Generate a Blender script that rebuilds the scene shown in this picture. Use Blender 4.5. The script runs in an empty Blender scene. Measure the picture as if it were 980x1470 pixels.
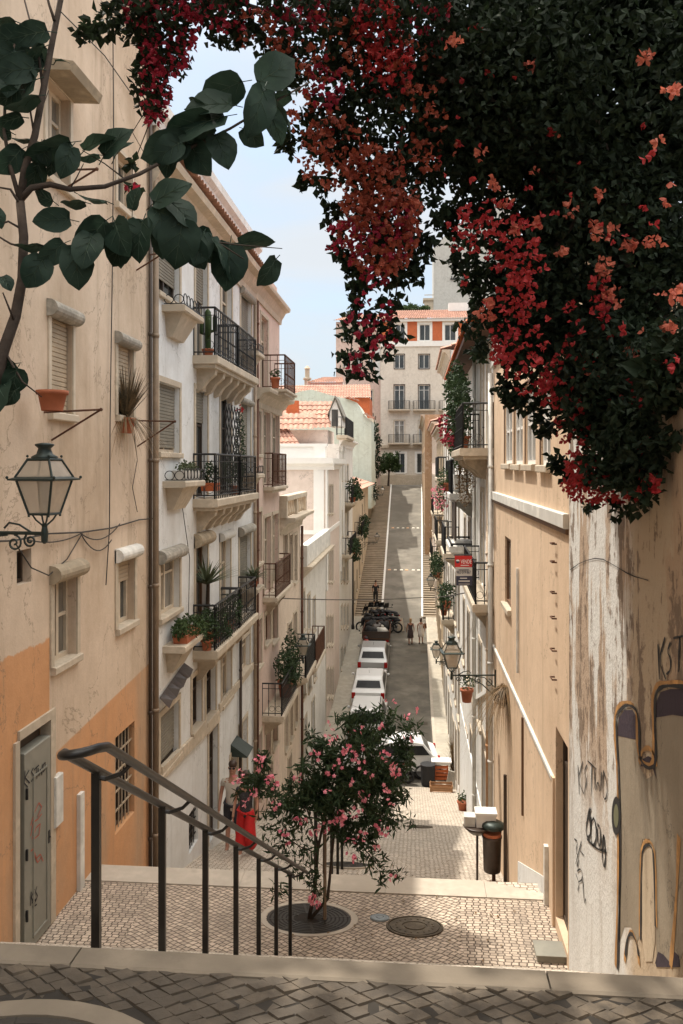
import bpy, math, random
from mathutils import Vector, Matrix
random.seed(7)
R = random.Random(11)
SC = bpy.context.scene
COL = SC.collection
FPX = 1200.0
PSI = math.atan(103/1200)
CP, SP = math.cos(PSI), math.sin(PSI)
XL, XR = -4.22*CP, 1.64*CP
PI = math.pi

def C(px, py, d):
    """world point seen at photo pixel (px,py), d metres in front of the camera"""
    xc = (px-490)/FPX*d; zc = (670-py)/FPX*d
    return Vector((xc*CP-d*SP, xc*SP+d*CP, zc))

class Frame:
    """a vertical wall plane: s along the wall, o out of it, z up"""
    def __init__(self, O, t, n):
        self.O = Vector(O); self.t = Vector(t).normalized(); self.n = Vector(n).normalized()
    def pt(self, s, o, z):
        return self.O + self.t*s + self.n*o + Vector((0, 0, z))
    def px(self, px, py, o=0.0):
        d = C(px, py, 1.0)
        k = (self.O+self.n*o).dot(self.n)/d.dot(self.n)
        p = d*k
        return ((p-self.O).dot(self.t), p.z)
    def s(self, px, o=0.0): return self.px(px, 670, o)[0]
    def z(self, px, py, o=0.0): return self.px(px, py, o)[1]
    def rect(self, x0, x1, y0, y1, o=0.0):
        """pixel box -> (s0,s1,z0,z1), heights read at the middle column"""
        xm = (x0+x1)/2
        a, b = sorted((self.s(x0, o), self.s(x1, o)))
        zt, zb = self.z(xm, y0, o), self.z(xm, y1, o)
        return (a, b, min(zt, zb), max(zt, zb))
FL = Frame((XL, 0, 0), (0, 1, 0), (1, 0, 0))
FR = Frame((XR, 0, 0), (0, 1, 0), (-1, 0, 0))
def FF(Y): return Frame((0, Y, 0), (1, 0, 0), (0, -1, 0))

ORI = {}
class MB:
    def __init__(self): self.v = []; self.f = []; self.m = []; self.cm = 0
    def face(self, pts):
        n = len(self.v); self.v += [tuple(p) for p in pts]; self.f.append(tuple(range(n, n+len(pts)))); self.m.append(self.cm)
    def add(self, vs, fs):
        n = len(self.v); self.v += [tuple(p) for p in vs]
        for f in fs: self.f.append(tuple(i+n for i in f)); self.m.append(self.cm)
    def hexa(self, p):
        self.add(p, [(0,3,2,1),(4,5,6,7),(0,1,5,4),(1,2,6,5),(2,3,7,6),(3,0,4,7)])
    def box(self, x0, x1, y0, y1, z0, z1):
        self.hexa([(x0,y0,z0),(x1,y0,z0),(x1,y1,z0),(x0,y1,z0),(x0,y0,z1),(x1,y0,z1),(x1,y1,z1),(x0,y1,z1)])
    def fbox(self, F, s0, s1, o0, o1, z0, z1, bev=0):
        P = F.pt
        if bev:
            b = bev
            rings = [(0, b, z0), (b, 0, z0)]
            # chamfered on the outer edges
            pr = [(o0, z0), (o1-b, z0), (o1, z0+b), (o1, z1-b), (o1-b, z1), (o0, z1)]
            self.prism([P(s0, o, z) for o, z in pr], [P(s1, o, z) for o, z in pr]); return
        self.hexa([P(s0,o0,z0),P(s1,o0,z0),P(s1,o1,z0),P(s0,o1,z0),P(s0,o0,z1),P(s1,o0,z1),P(s1,o1,z1),P(s0,o1,z1)])
    def prism(self, a, b, caps=True):
        n = len(a); fs = [(i, (i+1) % n, n+(i+1) % n, n+i) for i in range(n)]
        if caps: fs += [tuple(reversed(range(n))), tuple(range(n, 2*n))]
        self.add(list(a)+list(b), fs)
    def tube(self, pts, r, n=6, cap=True):
        pts = [Vector(p) for p in pts]; k = len(pts); vs = []
        rs = r if isinstance(r, (list, tuple)) else [r]*k
        up = None
        for i, p in enumerate(pts):
            d = (pts[min(i+1, k-1)]-pts[max(i-1, 0)])
            d = d.normalized() if d.length > 1e-9 else Vector((0,0,1))
            if up is None:
                up = Vector((0,0,1)) if abs(d.z) < .9 else Vector((1,0,0))
            u = (up-d*up.dot(d)).normalized(); w = d.cross(u); up = u
            for j in range(n):
                a = 2*PI*(j+.5)/n
                vs.append(p+(u*math.cos(a)+w*math.sin(a))*rs[i])
        fs = []
        for i in range(k-1):
            for j in range(n):
                fs.append((i*n+j, i*n+(j+1) % n, (i+1)*n+(j+1) % n, (i+1)*n+j))
        if cap: fs += [tuple(reversed(range(n))), tuple(range((k-1)*n, k*n))]
        self.add(vs, fs)
    def lathe(self, prof, c, n=16, cap=True):
        c = Vector(c); vs = []
        for r, z in prof:
            for j in range(n):
                a = 2*PI*j/n; vs.append(c+Vector((r*math.cos(a), r*math.sin(a), z)))
        fs = [(i*n+j, i*n+(j+1) % n, (i+1)*n+(j+1) % n, (i+1)*n+j) for i in range(len(prof)-1) for j in range(n)]
        if cap: fs += [tuple(reversed(range(n))), tuple(range((len(prof)-1)*n, len(prof)*n))]
        self.add(vs, fs)
    def ball(self, c, r, n=10, m=6, sc=(1,1,1)):
        c = Vector(c)
        vs = []; fs = []
        for i in range(m+1):
            t = PI*i/m
            for j in range(n):
                a = 2*PI*j/n
                vs.append(c+Vector((r*sc[0]*math.sin(t)*math.cos(a), r*sc[1]*math.sin(t)*math.sin(a), r*sc[2]*math.cos(t))))
        for i in range(m):
            for j in range(n): fs.append((i*n+j, i*n+(j+1) % n, (i+1)*n+(j+1) % n, (i+1)*n+j))
        self.add(vs, fs)
    def leaf(self, p, d, nrm, L, W, fold=.25, droop=0.0):
        d = d.normalized(); w = d.cross(nrm)
        w = w.normalized() if w.length > 1e-6 else d.orthogonal().normalized()
        u = w.cross(d)
        n = len(self.v)
        self.v += [tuple(p), tuple(p+d*L*.45+w*W*.5+u*W*fold), tuple(p+d*L-u*L*droop), tuple(p+d*L*.45-w*W*.5+u*W*fold)]
        self.f += [(n, n+1, n+2), (n, n+2, n+3)]; self.m += [self.cm]*2
    def build(self, name, mat, parent=None, smooth=False, label=None):
        me = bpy.data.meshes.new(name)
        off = ORI.get(parent.name, Vector((0,0,0))) if parent else Vector((0,0,0))
        me.from_pydata([(x-off.x, y-off.y, z-off.z) for x, y, z in self.v] if parent else self.v, [], self.f)
        mats = mat if isinstance(mat, (list, tuple)) else [mat]
        for m in mats: me.materials.append(m)
        if len(mats) > 1: me.polygons.foreach_set('material_index', self.m)
        if smooth: me.polygons.foreach_set('use_smooth', [True]*len(me.polygons))
        me.update()
        o = bpy.data.objects.new(name, me); COL.objects.link(o)
        if parent: o.parent = parent; ORI[o.name] = off
        if label: o['label'] = label
        return o
def tag(o, label=None, cat=None, group=None, kind=None):
    if label: o['label'] = label
    if cat: o['category'] = cat
    if group: o['group'] = group
    if kind: o['kind'] = kind
    return o
def thing(name, label, cat, loc=(0,0,0), group=None):
    o = bpy.data.objects.new(name, None); COL.objects.link(o); o.location = loc; o.empty_display_size = .1
    ORI[o.name] = Vector(loc)
    return tag(o, label, cat, group)
def single(mb, name, mat, label, cat, group=None, smooth=False):
    return tag(mb.build(name, mat, None, smooth), label, cat, group)
def struct(mb, name, mat, smooth=False):
    return tag(mb.build(name, mat, None, smooth), None, None, None, 'structure')
def kids(o): return [c for c in COL.objects if c.parent == o]
def dup(o, loc, rz=0, sc=1, label=None, par=None):
    r = o.copy(); COL.objects.link(r)
    if par is None:
        r.location = loc; r.rotation_euler = (0, 0, rz); r.scale = (sc, sc, sc) if not isinstance(sc, tuple) else sc
        if label: r['label'] = label
    else: r.parent = par
    for c in kids(o): dup(c, None, par=r)
    return r

# ------------------------------------------------------------------ materials
def nt(name):
    m = bpy.data.materials.new(name); m.use_nodes = True
    t = m.node_tree; b = t.nodes['Principled BSDF']; return m, t, b
class G:
    """tiny node-graph helper"""
    def __init__(s, t): s.t = t; s.L = t.links.new
    def n(s, ty, **k):
        x = s.t.nodes.new(ty)
        for a, v in k.items(): setattr(x, a, v)
        return x
    def inp(s, node, i, v):
        if v is None: return
        if hasattr(v, 'is_output') or hasattr(v, 'links'): s.L(v, node.inputs[i])
        else: node.inputs[i].default_value = v
    def coord(s, which='Object'): return s.n('ShaderNodeTexCoord').outputs[which]
    def map(s, v, scale=(1,1,1), rot=(0,0,0), loc=(0,0,0)):
        m = s.n('ShaderNodeMapping'); s.L(v, m.inputs[0]); m.inputs['Scale'].default_value = scale
        m.inputs['Rotation'].default_value = rot; m.inputs['Location'].default_value = loc; return m.outputs[0]
    def noise(s, v, scale, det=4, rough=.6, dist=0):
        x = s.n('ShaderNodeTexNoise'); s.L(v, x.inputs['Vector'])
        x.inputs['Scale'].default_value = scale; x.inputs['Detail'].default_value = det
        x.inputs['Roughness'].default_value = rough; x.inputs['Distortion'].default_value = dist
        return x.outputs['Fac']
    def math(s, op, a, b=None, clamp=False):
        x = s.n('ShaderNodeMath', operation=op); x.use_clamp = clamp
        s.inp(x, 0, a); s.inp(x, 1, b); return x.outputs[0]
    def ramp(s, v, lo, hi):
        x = s.n('ShaderNodeMapRange'); x.interpolation_type = 'SMOOTHSTEP'
        s.L(v, x.inputs[0]); x.inputs[1].default_value = lo; x.inputs[2].default_value = hi; return x.outputs[0]
    def mix(s, f, a, b, mode='MIX'):
        x = s.n('ShaderNodeMix', data_type='RGBA', blend_type=mode)
        s.inp(x, 0, f); s.inp(x, 6, c4(a)); s.inp(x, 7, c4(b)); return x.outputs[2]
    def bump(s, h, strength, dist=.02):
        x = s.n('ShaderNodeBump'); x.inputs['Strength'].default_value = strength; x.inputs['Distance'].default_value = dist
        s.L(h, x.inputs['Height']); return x.outputs[0]
    def xyz(s, v):
        x = s.n('ShaderNodeSeparateXYZ'); s.L(v, x.inputs[0]); return x.outputs
def c4(c): return (*c, 1) if isinstance(c, (tuple, list)) and len(c) == 3 else c
def mul(c, k): return tuple(min(1, x*k) for x in c)

def plain(name, col, rough=.6, metal=0, var=.25, scale=6, bump=0):
    m, t, b = nt(name); g = G(t); co = g.coord()
    n = g.noise(co, scale, 5)
    n2 = g.noise(g.map(co, loc=(3,1,7)), scale*.23, 3)
    c = g.mix(g.ramp(n, .25, .75), mul(col, 1-var), mul(col, 1+var))
    c = g.mix(g.ramp(n2, .3, .7), mul(col, 1-var*.7), c)
    t.links.new(c, b.inputs['Base Color']); b.inputs['Roughness'].default_value = rough; b.inputs['Metallic'].default_value = metal
    if bump: t.links.new(g.bump(n, bump), b.inputs['Normal'])
    return m
def plaster(name, col, stain, amt=.5, patch=None, pamt=0.0, second=None, streak=.5, bump=.25, crack=1.0):
    """painted render: damp patches, vertical run-off streaks, fine grain; second = (colour, func(g, xyz, noise)) for a painted dado"""
    m, t, b = nt(name); g = G(t); co = g.coord()
    big = g.noise(g.map(co, (1,1,.45)), .55, 6, .65)
    st = g.noise(g.map(co, (2.6,2.6,.16)), 1.1, 6, .65, .3)
    fine = g.noise(co, 26, 4)
    mid = g.noise(g.map(co, loc=(5,2,1)), 3.1, 5, .7)
    base = c4(col)
    if second:
        f = second[1](g, g.xyz(co), mid); base = g.mix(f, col, second[0])
    c = g.mix(g.math('MULTIPLY', g.ramp(big, .42, .72), amt), base, stain)
    c = g.mix(g.math('MULTIPLY', g.ramp(st, .5, .78), streak), c, mul(stain, .72))
    if patch: c = g.mix(g.math('MULTIPLY', g.ramp(g.math('ADD', g.math('MULTIPLY', mid, .6), g.math('MULTIPLY', st, .45)), .56, .60), pamt), c, patch)
    c = g.mix(g.ramp(mid, .3, .75), g.mix(1, c, (.88,.87,.85), 'MULTIPLY'), c)
    cr = g.math('ABSOLUTE', g.math('SUBTRACT', g.noise(g.map(co, (1,1,.7), loc=(9,4,2)), .55, 8, .6, .5), .5))
    c = g.mix(g.math('MULTIPLY', g.ramp(cr, .0045, .0), .55*crack), c, mul(stain, .4))
    c = g.mix(g.math('MULTIPLY', g.ramp(fine, .55, .8), .22), c, mul(stain, .55))
    t.links.new(c, b.inputs['Base Color']); b.inputs['Roughness'].default_value = .9
    h = g.math('ADD', g.math('MULTIPLY', fine, .5), g.math('MULTIPLY', mid, 1.2))
    t.links.new(g.bump(h, bump), b.inputs['Normal'])
    return m
def cobble(name, col, joint, size=.085, diag=True, edge=None):
    m, t, b = nt(name); g = G(t); co = g.coord()
    wob = g.n('ShaderNodeTexNoise'); g.L(co, wob.inputs['Vector']); wob.inputs['Scale'].default_value = 4.5
    v = g.n('ShaderNodeVectorMath', operation='SCALE'); g.L(wob.outputs['Color'], v.inputs[0]); v.inputs['Scale'].default_value = .07
    av = g.n('ShaderNodeVectorMath', operation='ADD'); g.L(co, av.inputs[0]); g.L(v.outputs[0], av.inputs[1])
    def brick(rot):
        br = g.n('ShaderNodeTexBrick'); br.offset = .22; g.L(g.map(g.map(av.outputs[0], (1,1.45,1)), rot=(0,0,rot)), br.inputs['Vector'])
        br.inputs['Scale'].default_value = 1; br.inputs['Brick Width'].default_value = size*1.05; br.inputs['Row Height'].default_value = size
        br.inputs['Mortar Size'].default_value = size*.11; br.inputs['Mortar Smooth'].default_value = .35; br.inputs['Bias'].default_value = -.1
        br.inputs['Color1'].default_value = c4(mul(col, 1.22)); br.inputs['Color2'].default_value = c4(mul(col, .72)); br.inputs['Mortar'].default_value = c4(joint)
        return br
    A = brick(.72 if diag else 0); cA, fA = A.outputs['Color'], A.outputs['Fac']
    if edge is not None:
        B = brick(.03); x = g.xyz(co)
        k = g.math('GREATER_THAN', g.math('ABSOLUTE', g.math('ADD', x[0], edge[0])), edge[1])
        cA = g.mix(k, cA, B.outputs['Color']); fA = g.math('ADD', g.math('MULTIPLY', fA, g.math('SUBTRACT', 1.0, k)), g.math('MULTIPLY', B.outputs['Fac'], k))
    n = g.noise(co, 1.3, 6, .7); n2 = g.noise(co, 40, 3)
    c = g.mix(g.math('MULTIPLY', g.ramp(n, .45, .75), .5), cA, mul(col, .45))
    c = g.mix(g.math('MULTIPLY', g.ramp(n2, .5, .8), .25), c, mul(col, .5))
    t.links.new(c, b.inputs['Base Color']); b.inputs['Roughness'].default_value = .75
    h = g.math('SUBTRACT', g.math('MULTIPLY', n2, .25), fA)
    t.links.new(g.bump(h, .7, .012), b.inputs['Normal'])
    return m
def leafmat(name, c1, c2, trans=.25, rough=.5):
    m, t, b = nt(name); g = G(t); co = g.coord()
    n = g.noise(co, 5, 3); n2 = g.noise(co, 45, 2)
    c = g.mix(g.ramp(n, .35, .65), c1, c2); c = g.mix(g.math('MULTIPLY', g.ramp(n2, .4, .7), .5), c, mul(c2, 1.35))
    t.links.new(c, b.inputs['Base Color']); b.inputs['Roughness'].default_value = rough; b.inputs['Specular IOR Level'].default_value = .2
    if trans:
        tr = g.n('ShaderNodeBsdfTranslucent'); t.links.new(c, tr.inputs['Color'])
        mx = g.n('ShaderNodeMixShader'); mx.inputs[0].default_value = trans
        t.links.new(b.outputs[0], mx.inputs[1]); t.links.new(tr.outputs[0], mx.inputs[2])
        t.links.new(mx.outputs[0], t.nodes['Material Output'].inputs['Surface'])
    return m
def glassmat(name, col, rough=.08):
    m, t, b = nt(name); g = G(t); co = g.coord()
    n = g.noise(g.map(co, (1,1,.3)), 2.2, 3)
    t.links.new(g.mix(g.ramp(n, .35, .65), mul(col, .6), mul(col, 1.3)), b.inputs['Base Color'])
    b.inputs['Roughness'].default_value = rough; b.inputs['Specular IOR Level'].default_value = .6
    t.links.new(g.bump(g.noise(co, 1.5, 2), .08, .05), b.inputs['Normal'])
    return m

M = {}
M['stone'] = plain('pale_stone', (.50,.42,.32), .85, 0, .22, 9, .2)
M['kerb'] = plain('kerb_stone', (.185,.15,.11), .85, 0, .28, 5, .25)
M['strip'] = plain('step_stone', (.48,.42,.345), .85, 0, .18, 7, .2)
M['joint'] = plain('joint_earth', (.024,.019,.014), .95, 0, .3, 20)
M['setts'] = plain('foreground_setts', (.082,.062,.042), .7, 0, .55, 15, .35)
M['cobble'] = cobble('calcada', (.45,.365,.285), (.09,.065,.045), .075, True, (1.35, 1.9))
M['cobble2'] = cobble('calcada_lower', (.52,.45,.37), (.22,.175,.13), .085, False)
M['asphalt'] = plain('asphalt', (.15,.134,.108), .9, 0, .38, 1.2, .1)
M['asphalt_pale'] = plain('asphalt_pale', (.19,.172,.142), .9, 0, .38, .9, .1)
M['pave'] = plain('pavement_slab', (.42,.38,.31), .9, 0, .2, 4, .1)
M['earth'] = plain('earth', (.16,.13,.09), .95, 0, .3, 1)
M['iron'] = plain('black_iron', (.018,.018,.018), .5, .3, .3, 20)
M['rail'] = plain('handrail_paint', (.020,.017,.014), .38, .2, .4, 14)
M['railworn'] = plain('worn_handrail', (.075,.055,.036), .35, .5, .4, 9)
M['rust'] = plain('rusty_iron', (.11,.045,.022), .75, .2, .4, 18)
M['castiron'] = plain('cast_iron', (.10,.078,.052), .7, .3, .35, 12, .3)
M['lampgreen'] = plain('lamp_green', (.028,.042,.036), .45, .3, .35, 16)
M['white'] = plain('white_paint', (.78,.76,.72), .7, 0, .08, 3, .05)
M['whitedirty'] = plain('weathered_white', (.64,.62,.57), .8, 0, .25, 5, .1)
M['cream'] = plain('cream_frame', (.55,.46,.35), .7, 0, .2, 6)
M['wood'] = plain('brown_wood', (.15,.075,.035), .6, 0, .35, 7)
M['wooddark'] = plain('dark_wood', (.055,.035,.022), .6, 0, .35, 8)
M['greydoor'] = plain('grey_green_metal', (.235,.225,.185), .6, 0, .18, 4, .05)
M['slat'] = plain('shutter_slat', (.42,.33,.23), .7, 0, .2, 5)
M['slatgrey'] = plain('grey_shutter', (.20,.18,.14), .7, 0, .2, 5)
M['hood'] = plain('hood_canvas', (.36,.29,.20), .85, 0, .35, 9)
M['hoodgrey'] = plain('hood_cement', (.33,.30,.25), .9, 0, .4, 11, .3)
M['terracotta'] = plain('terracotta', (.42,.13,.06), .8, 0, .28, 9, .1)
M['tile'] = plain('roof_tile', (.46,.255,.185), .85, 0, .4, 5, .1)
M['tileorange'] = plain('orange_tile', (.50,.12,.035), .7, 0, .22, 8)
M['bark'] = plain('bark', (.055,.036,.024), .9, 0, .35, 22, .4)
M['barkpale'] = plain('pale_bark', (.22,.15,.095), .9, 0, .3, 18, .4)
M['drygrass'] = leafmat('dry_blades', (.22,.13,.06), (.12,.085,.045), .15)
M['glass'] = glassmat('window_glass', (.045,.05,.05))
M['glasscurtain'] = glassmat('curtained_glass', (.22,.20,.17), .15)
M['lampglass'] = plain('dusty_lamp_glass', (.55,.46,.35), .25, 0, .22, 6)
M['cable'] = plain('cable_rubber', (.04,.032,.026), .7, 0, .3, 10)
M['pipe'] = plain('zinc_downpipe', (.30,.22,.15), .6, .2, .3, 5)
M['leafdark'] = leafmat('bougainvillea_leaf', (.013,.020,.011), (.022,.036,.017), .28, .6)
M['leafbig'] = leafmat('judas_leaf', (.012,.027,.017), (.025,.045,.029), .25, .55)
M['leafol'] = leafmat('oleander_leaf', (.022,.042,.018), (.042,.066,.028), .22, .55)
M['leafpot'] = leafmat('pot_leaf', (.03,.055,.02), (.055,.085,.03), .2)
M['leafgrey'] = leafmat('yucca_leaf', (.055,.07,.035), (.095,.11,.06), .2)
M['red'] = leafmat('red_bract', (.28,.018,.025), (.43,.045,.042), .4)
M['crimson'] = leafmat('crimson_bract', (.19,.012,.028), (.32,.022,.042), .35)
M['orange'] = leafmat('coral_bract', (.42,.09,.06), (.54,.16,.10), .4)
M['faded'] = leafmat('faded_bract', (.22,.045,.03), (.32,.075,.04), .3)
M['pink'] = leafmat('oleander_pink', (.70,.15,.235), (.80,.33,.37), .3)
M['skin'] = plain('skin', (.40,.20,.13), .55, 0, .08, 8)
M['black'] = plain('black_fabric', (.02,.02,.022), .8, 0, .3, 20)
M['hair'] = plain('brown_hair', (.05,.025,.014), .6, 0, .3, 30)
M["stepfar"] = plain("side_stair_stone", (.33,.27,.20), .9, 0, .25, 2, .1)
M["stud"] = plain("pale_stud", (.75,.70,.60), .6, 0, .1, 5)
M["studo"] = plain("orange_stud", (.70,.40,.22), .6, 0, .1, 5)
M["bluecover"] = plain("blue_cover", (.26,.30,.32), .6, 0, .25, 20)
M["binbrown"] = plain("bin_brown", (.055,.036,.026), .35, .1, .35, 9)
M["cratewood"] = plain("crate_wood", (.36,.19,.09), .8, 0, .3, 8)

M['agave'] = leafmat('agave_leaf', (.05,.045,.028), (.13,.09,.05), .1)
M['veinpale'] = leafmat('leaf_vein', (.045,.07,.045), (.06,.085,.055), 0)
# ------------------------------------------------------------------ camera, light, sky
cam = bpy.data.cameras.new('camera'); co_ = bpy.data.objects.new('camera', cam); COL.objects.link(co_)
co_.rotation_euler = (PI/2, 0, PSI)
cam.sensor_fit = 'HORIZONTAL'; cam.sensor_width = 36; cam.lens = 36*FPX/980
cam.shift_y = -65/980; cam.clip_start = .05; cam.clip_end = 3000
SC.camera = co_
SUN = Vector((-.36, .28, 1)).normalized()
ELEV = math.asin(SUN.z); AZ = math.atan2(SUN.x, SUN.y)
sl = bpy.data.lights.new('sun', 'SUN'); sl.energy = 2.4; sl.angle = math.radians(.8); sl.color = (1, .93, .82)
so = bpy.data.objects.new('sun', sl); COL.objects.link(so)
so.rotation_euler = SUN.to_track_quat('Z', 'Y').to_euler()
W = bpy.data.worlds.new('World'); SC.world = W; W.use_nodes = True
wt = W.node_tree; bg = wt.nodes['Background']
sky = wt.nodes.new('ShaderNodeTexSky'); sky.sky_type = 'NISHITA'; sky.sun_disc = False
sky.sun_elevation = ELEV; sky.sun_rotation = AZ; sky.air_density = 1.2; sky.dust_density = 3.5; sky.ozone_density = 1.0
wg = G(wt)
wc = wg.coord('Generated')
cl = wg.noise(wg.map(wc, (1.5,1.5,4)), 1.6, 7, .55, .3)
hz = wg.mix(wg.math('ADD', wg.math('MULTIPLY', wg.ramp(cl, .35, .65), .30), .68), sky.outputs[0], wg.mix(wg.ramp(cl, .38, .62), (1.75, 2.15, 2.55), (2.5, 2.65, 2.8)))
zen = wg.ramp(wg.xyz(wc)[2], .42, .85)
veil = wg.mix(wg.ramp(wg.noise(wc, 2.2, 5), .3, .7), (11.0, 10.5, 9.8), (14.6, 13.9, 12.8))
skyc = wg.mix(wg.math('MULTIPLY', zen, .9), hz, veil)
wt.links.new(skyc, bg.inputs['Color']); bg.inputs['Strength'].default_value = .15
vs = SC.view_settings; vs.view_transform = 'Standard'; vs.look = 'None'; vs.gamma = 1; vs.exposure = 1.08
SC.cycles.max_bounces = 8; SC.cycles.diffuse_bounces = 6; SC.cycles.transparent_max_bounces = 6

# ------------------------------------------------------------------ ground profile along the street
Y_EDGE, Y_FOOT = 2.72, 9.02
Z_TOP, Z_LAND = -1.6, -5.32
PROF = [(-40,Z_TOP),(Y_EDGE,Z_TOP),(Y_FOOT,Z_LAND),(10.85,Z_LAND),(14.8,-7.3),(33,-12.65),(43,-12.6),(54,-11.5),(60,-10.85),(100,-2.25),(140,-1.6)]
def GZ(y):
    for (a, za), (b, zb) in zip(PROF, PROF[1:]):
        if y <= b: return za+(zb-za)*(y-a)/(b-a)
    return PROF[-1][1]
xa, xb = XL-.25, XR+.25

g0 = MB(); g0.face([(-900,-900,-15),(900,-900,-15),(900,1500,-15),(-900,1500,-15)]); struct(g0, 'ground', M['earth'])
# upper landing: kerb, real setts near the camera, plain bed behind
u = MB(); u.face([(-7,-14,Z_TOP-.012),(4.5,-14,Z_TOP-.012),(4.5,2.62,Z_TOP-.012),(-7,2.62,Z_TOP-.012)])
u.face([(-7,2.62,Z_TOP-.012),(4.5,2.62,Z_TOP-.012),(4.5,2.62,-5.3),(-7,2.62,-5.3)])
struct(u, 'upper_landing', M['joint'])
PIT = Vector((-1.063, 1.856)); PITR = .565
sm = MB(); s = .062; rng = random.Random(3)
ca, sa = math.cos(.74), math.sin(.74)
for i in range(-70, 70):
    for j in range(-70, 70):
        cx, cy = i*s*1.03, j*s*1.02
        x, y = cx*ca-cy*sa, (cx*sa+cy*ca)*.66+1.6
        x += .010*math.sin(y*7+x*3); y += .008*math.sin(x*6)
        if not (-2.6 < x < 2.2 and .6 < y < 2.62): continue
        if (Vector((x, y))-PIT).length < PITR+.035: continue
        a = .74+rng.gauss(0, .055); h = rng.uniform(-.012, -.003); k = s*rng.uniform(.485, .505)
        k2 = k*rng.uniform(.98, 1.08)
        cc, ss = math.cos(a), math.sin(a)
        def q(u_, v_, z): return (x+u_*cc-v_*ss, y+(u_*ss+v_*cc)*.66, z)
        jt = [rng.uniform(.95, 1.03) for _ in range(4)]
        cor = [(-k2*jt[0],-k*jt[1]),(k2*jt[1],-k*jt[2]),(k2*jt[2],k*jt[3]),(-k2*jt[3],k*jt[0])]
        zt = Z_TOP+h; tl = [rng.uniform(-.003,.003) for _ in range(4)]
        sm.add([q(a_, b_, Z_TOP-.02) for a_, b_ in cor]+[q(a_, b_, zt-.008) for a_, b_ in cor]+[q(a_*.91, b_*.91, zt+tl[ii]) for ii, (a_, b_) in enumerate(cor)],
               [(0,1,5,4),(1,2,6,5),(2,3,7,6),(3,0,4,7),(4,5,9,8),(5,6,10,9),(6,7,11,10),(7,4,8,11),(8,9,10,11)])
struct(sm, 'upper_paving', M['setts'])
k = MB(); xs = [-7,-2.9,-1.1,.42,1.2,2.6,4.5]
for a, b in zip(xs, xs[1:]):
    pr = [(2.60,Z_TOP-.3),(Y_EDGE,Z_TOP-.3),(Y_EDGE,Z_TOP-.022),(Y_EDGE-.006,Z_TOP-.008),(Y_EDGE-.02,Z_TOP),(2.61,Z_TOP),(2.60,Z_TOP-.006)]
    k.prism([(a+.003, y, z) for y, z in pr], [(b-.003, y, z) for y, z in pr])
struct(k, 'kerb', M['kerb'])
st = MB(); N = 24; tr = (Y_FOOT-Y_EDGE)/N; rs = (Z_TOP-Z_LAND)/N
for i in range(N):
    st.box(xa, xb, Y_EDGE+i*tr+.001, Y_EDGE+(i+1)*tr+.001, Z_LAND-.6, Z_TOP-(i+1)*rs-.035*(1-i/(N-1))-.002)
struct(st, 'stairs', M['cobble2'])
l = MB(); l.box(xa, xb, Y_FOOT+.003, 10.42, Z_LAND-.6, Z_LAND); struct(l, 'landing', M['cobble'])
l = MB(); pr = [(10.423,Z_LAND-.6),(10.86,Z_LAND-.6),(10.86,Z_LAND+.0),(10.84,Z_LAND+.014),(10.423,Z_LAND+.014)]
l.prism([(.902,y,z) for y, z in pr], [(xb, 10.423+(y-10.423)*.12, z) for y, z in pr])
for a, b in ((xa,-2.2),(-2.2,-.35),(-.35,.9)): l.prism([(a+.002,y,z) for y, z in pr], [(b-.002,y,z) for y, z in pr])
struct(l, 'landing_edge', M['strip'])
st = MB(); N = 13; tr = (14.8-10.86)/N; rs = (7.3-5.32)/N
st.box(.905, xb, 10.424, 10.861, -9, Z_LAND-.10)
for i in range(N): st.box(xa, xb, 10.862+i*tr, 10.862+(i+1)*tr, -9, Z_LAND-(i+1)*rs)
struct(st, 'lower_stairs', M['cobble2'])
rp = MB(); ys = [14.803, 16.8, 19.0, 21.5, 24, 27, 30, 33]
strip = MB()
for a, b in zip(ys, ys[1:]):
    za, zb = GZ(a), GZ(b)+.05
    rp.hexa([(xa,a,-16),(xb,a,-16),(xb,b,-16),(xa,b,-16),(xa,a,za),(xb,a,za),(xb,b,zb),(xa,b,zb)])
    strip.hexa([(xa,b-.22,zb-.02),(xb,b-.22,zb-.05),(xb,b+.004,zb-.14),(xa,b+.004,zb-.14),(xa,b-.22,zb+.010),(xb,b-.22,zb+.010),(xb,b+.004,zb+.006),(xa,b+.004,zb+.006)])
struct(rp, 'ramp_paving', M['cobble2'])
def RZ(y):
    for a, b in zip(ys, ys[1:]):
        if a <= y <= b: return GZ(a)+(GZ(b)+.05-GZ(a))*(y-a)/(b-a)
    return GZ(y)
struct(strip, 'ramp_step_edge', M['strip'])
# street in the dip
def sheet(x0, x1, y0, y1, dz, n=None, th=.5):
    m = MB(); P = [p[0] for p in PROF if y0 < p[0] < y1]; yy = [y0]+P+[y1]
    for a, b in zip(yy, yy[1:]):
        z0, z1 = GZ(a)+dz, GZ(b)+dz
        m.hexa([(x0,a,z0-th),(x1,a,z0-th),(x1,b,z1-th),(x0,b,z1-th),(x0,a,z0),(x1,a,z0),(x1,b,z1),(x0,b,z1)])
    return m
struct(sheet(-3.25, 1.02, 33.004, 60, 0), 'road', M['asphalt'])
struct(sheet(xa, -3.25, 33.004, 60, .12), 'pavement', M['pave'])
struct(sheet(1.02, xb, 33.004, 60, .12), 'pavement', M['pave'])
struct(sheet(-3.25, -3.12, 33.01, 59.99, .125, th=.3), 'kerb', M['strip'])
struct(sheet(.89, 1.02, 33.01, 59.99, .125, th=.3), 'kerb', M['strip'])
for (x0, x1, y0, y1) in ((-2.0,.3,38,44.5),(-.9,.75,47,50),(-1.6,-.2,51.6,52.6)):
    struct(sheet(x0, x1, y0, y1, .004, th=.003), 'road_patch', M['asphalt'])
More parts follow.
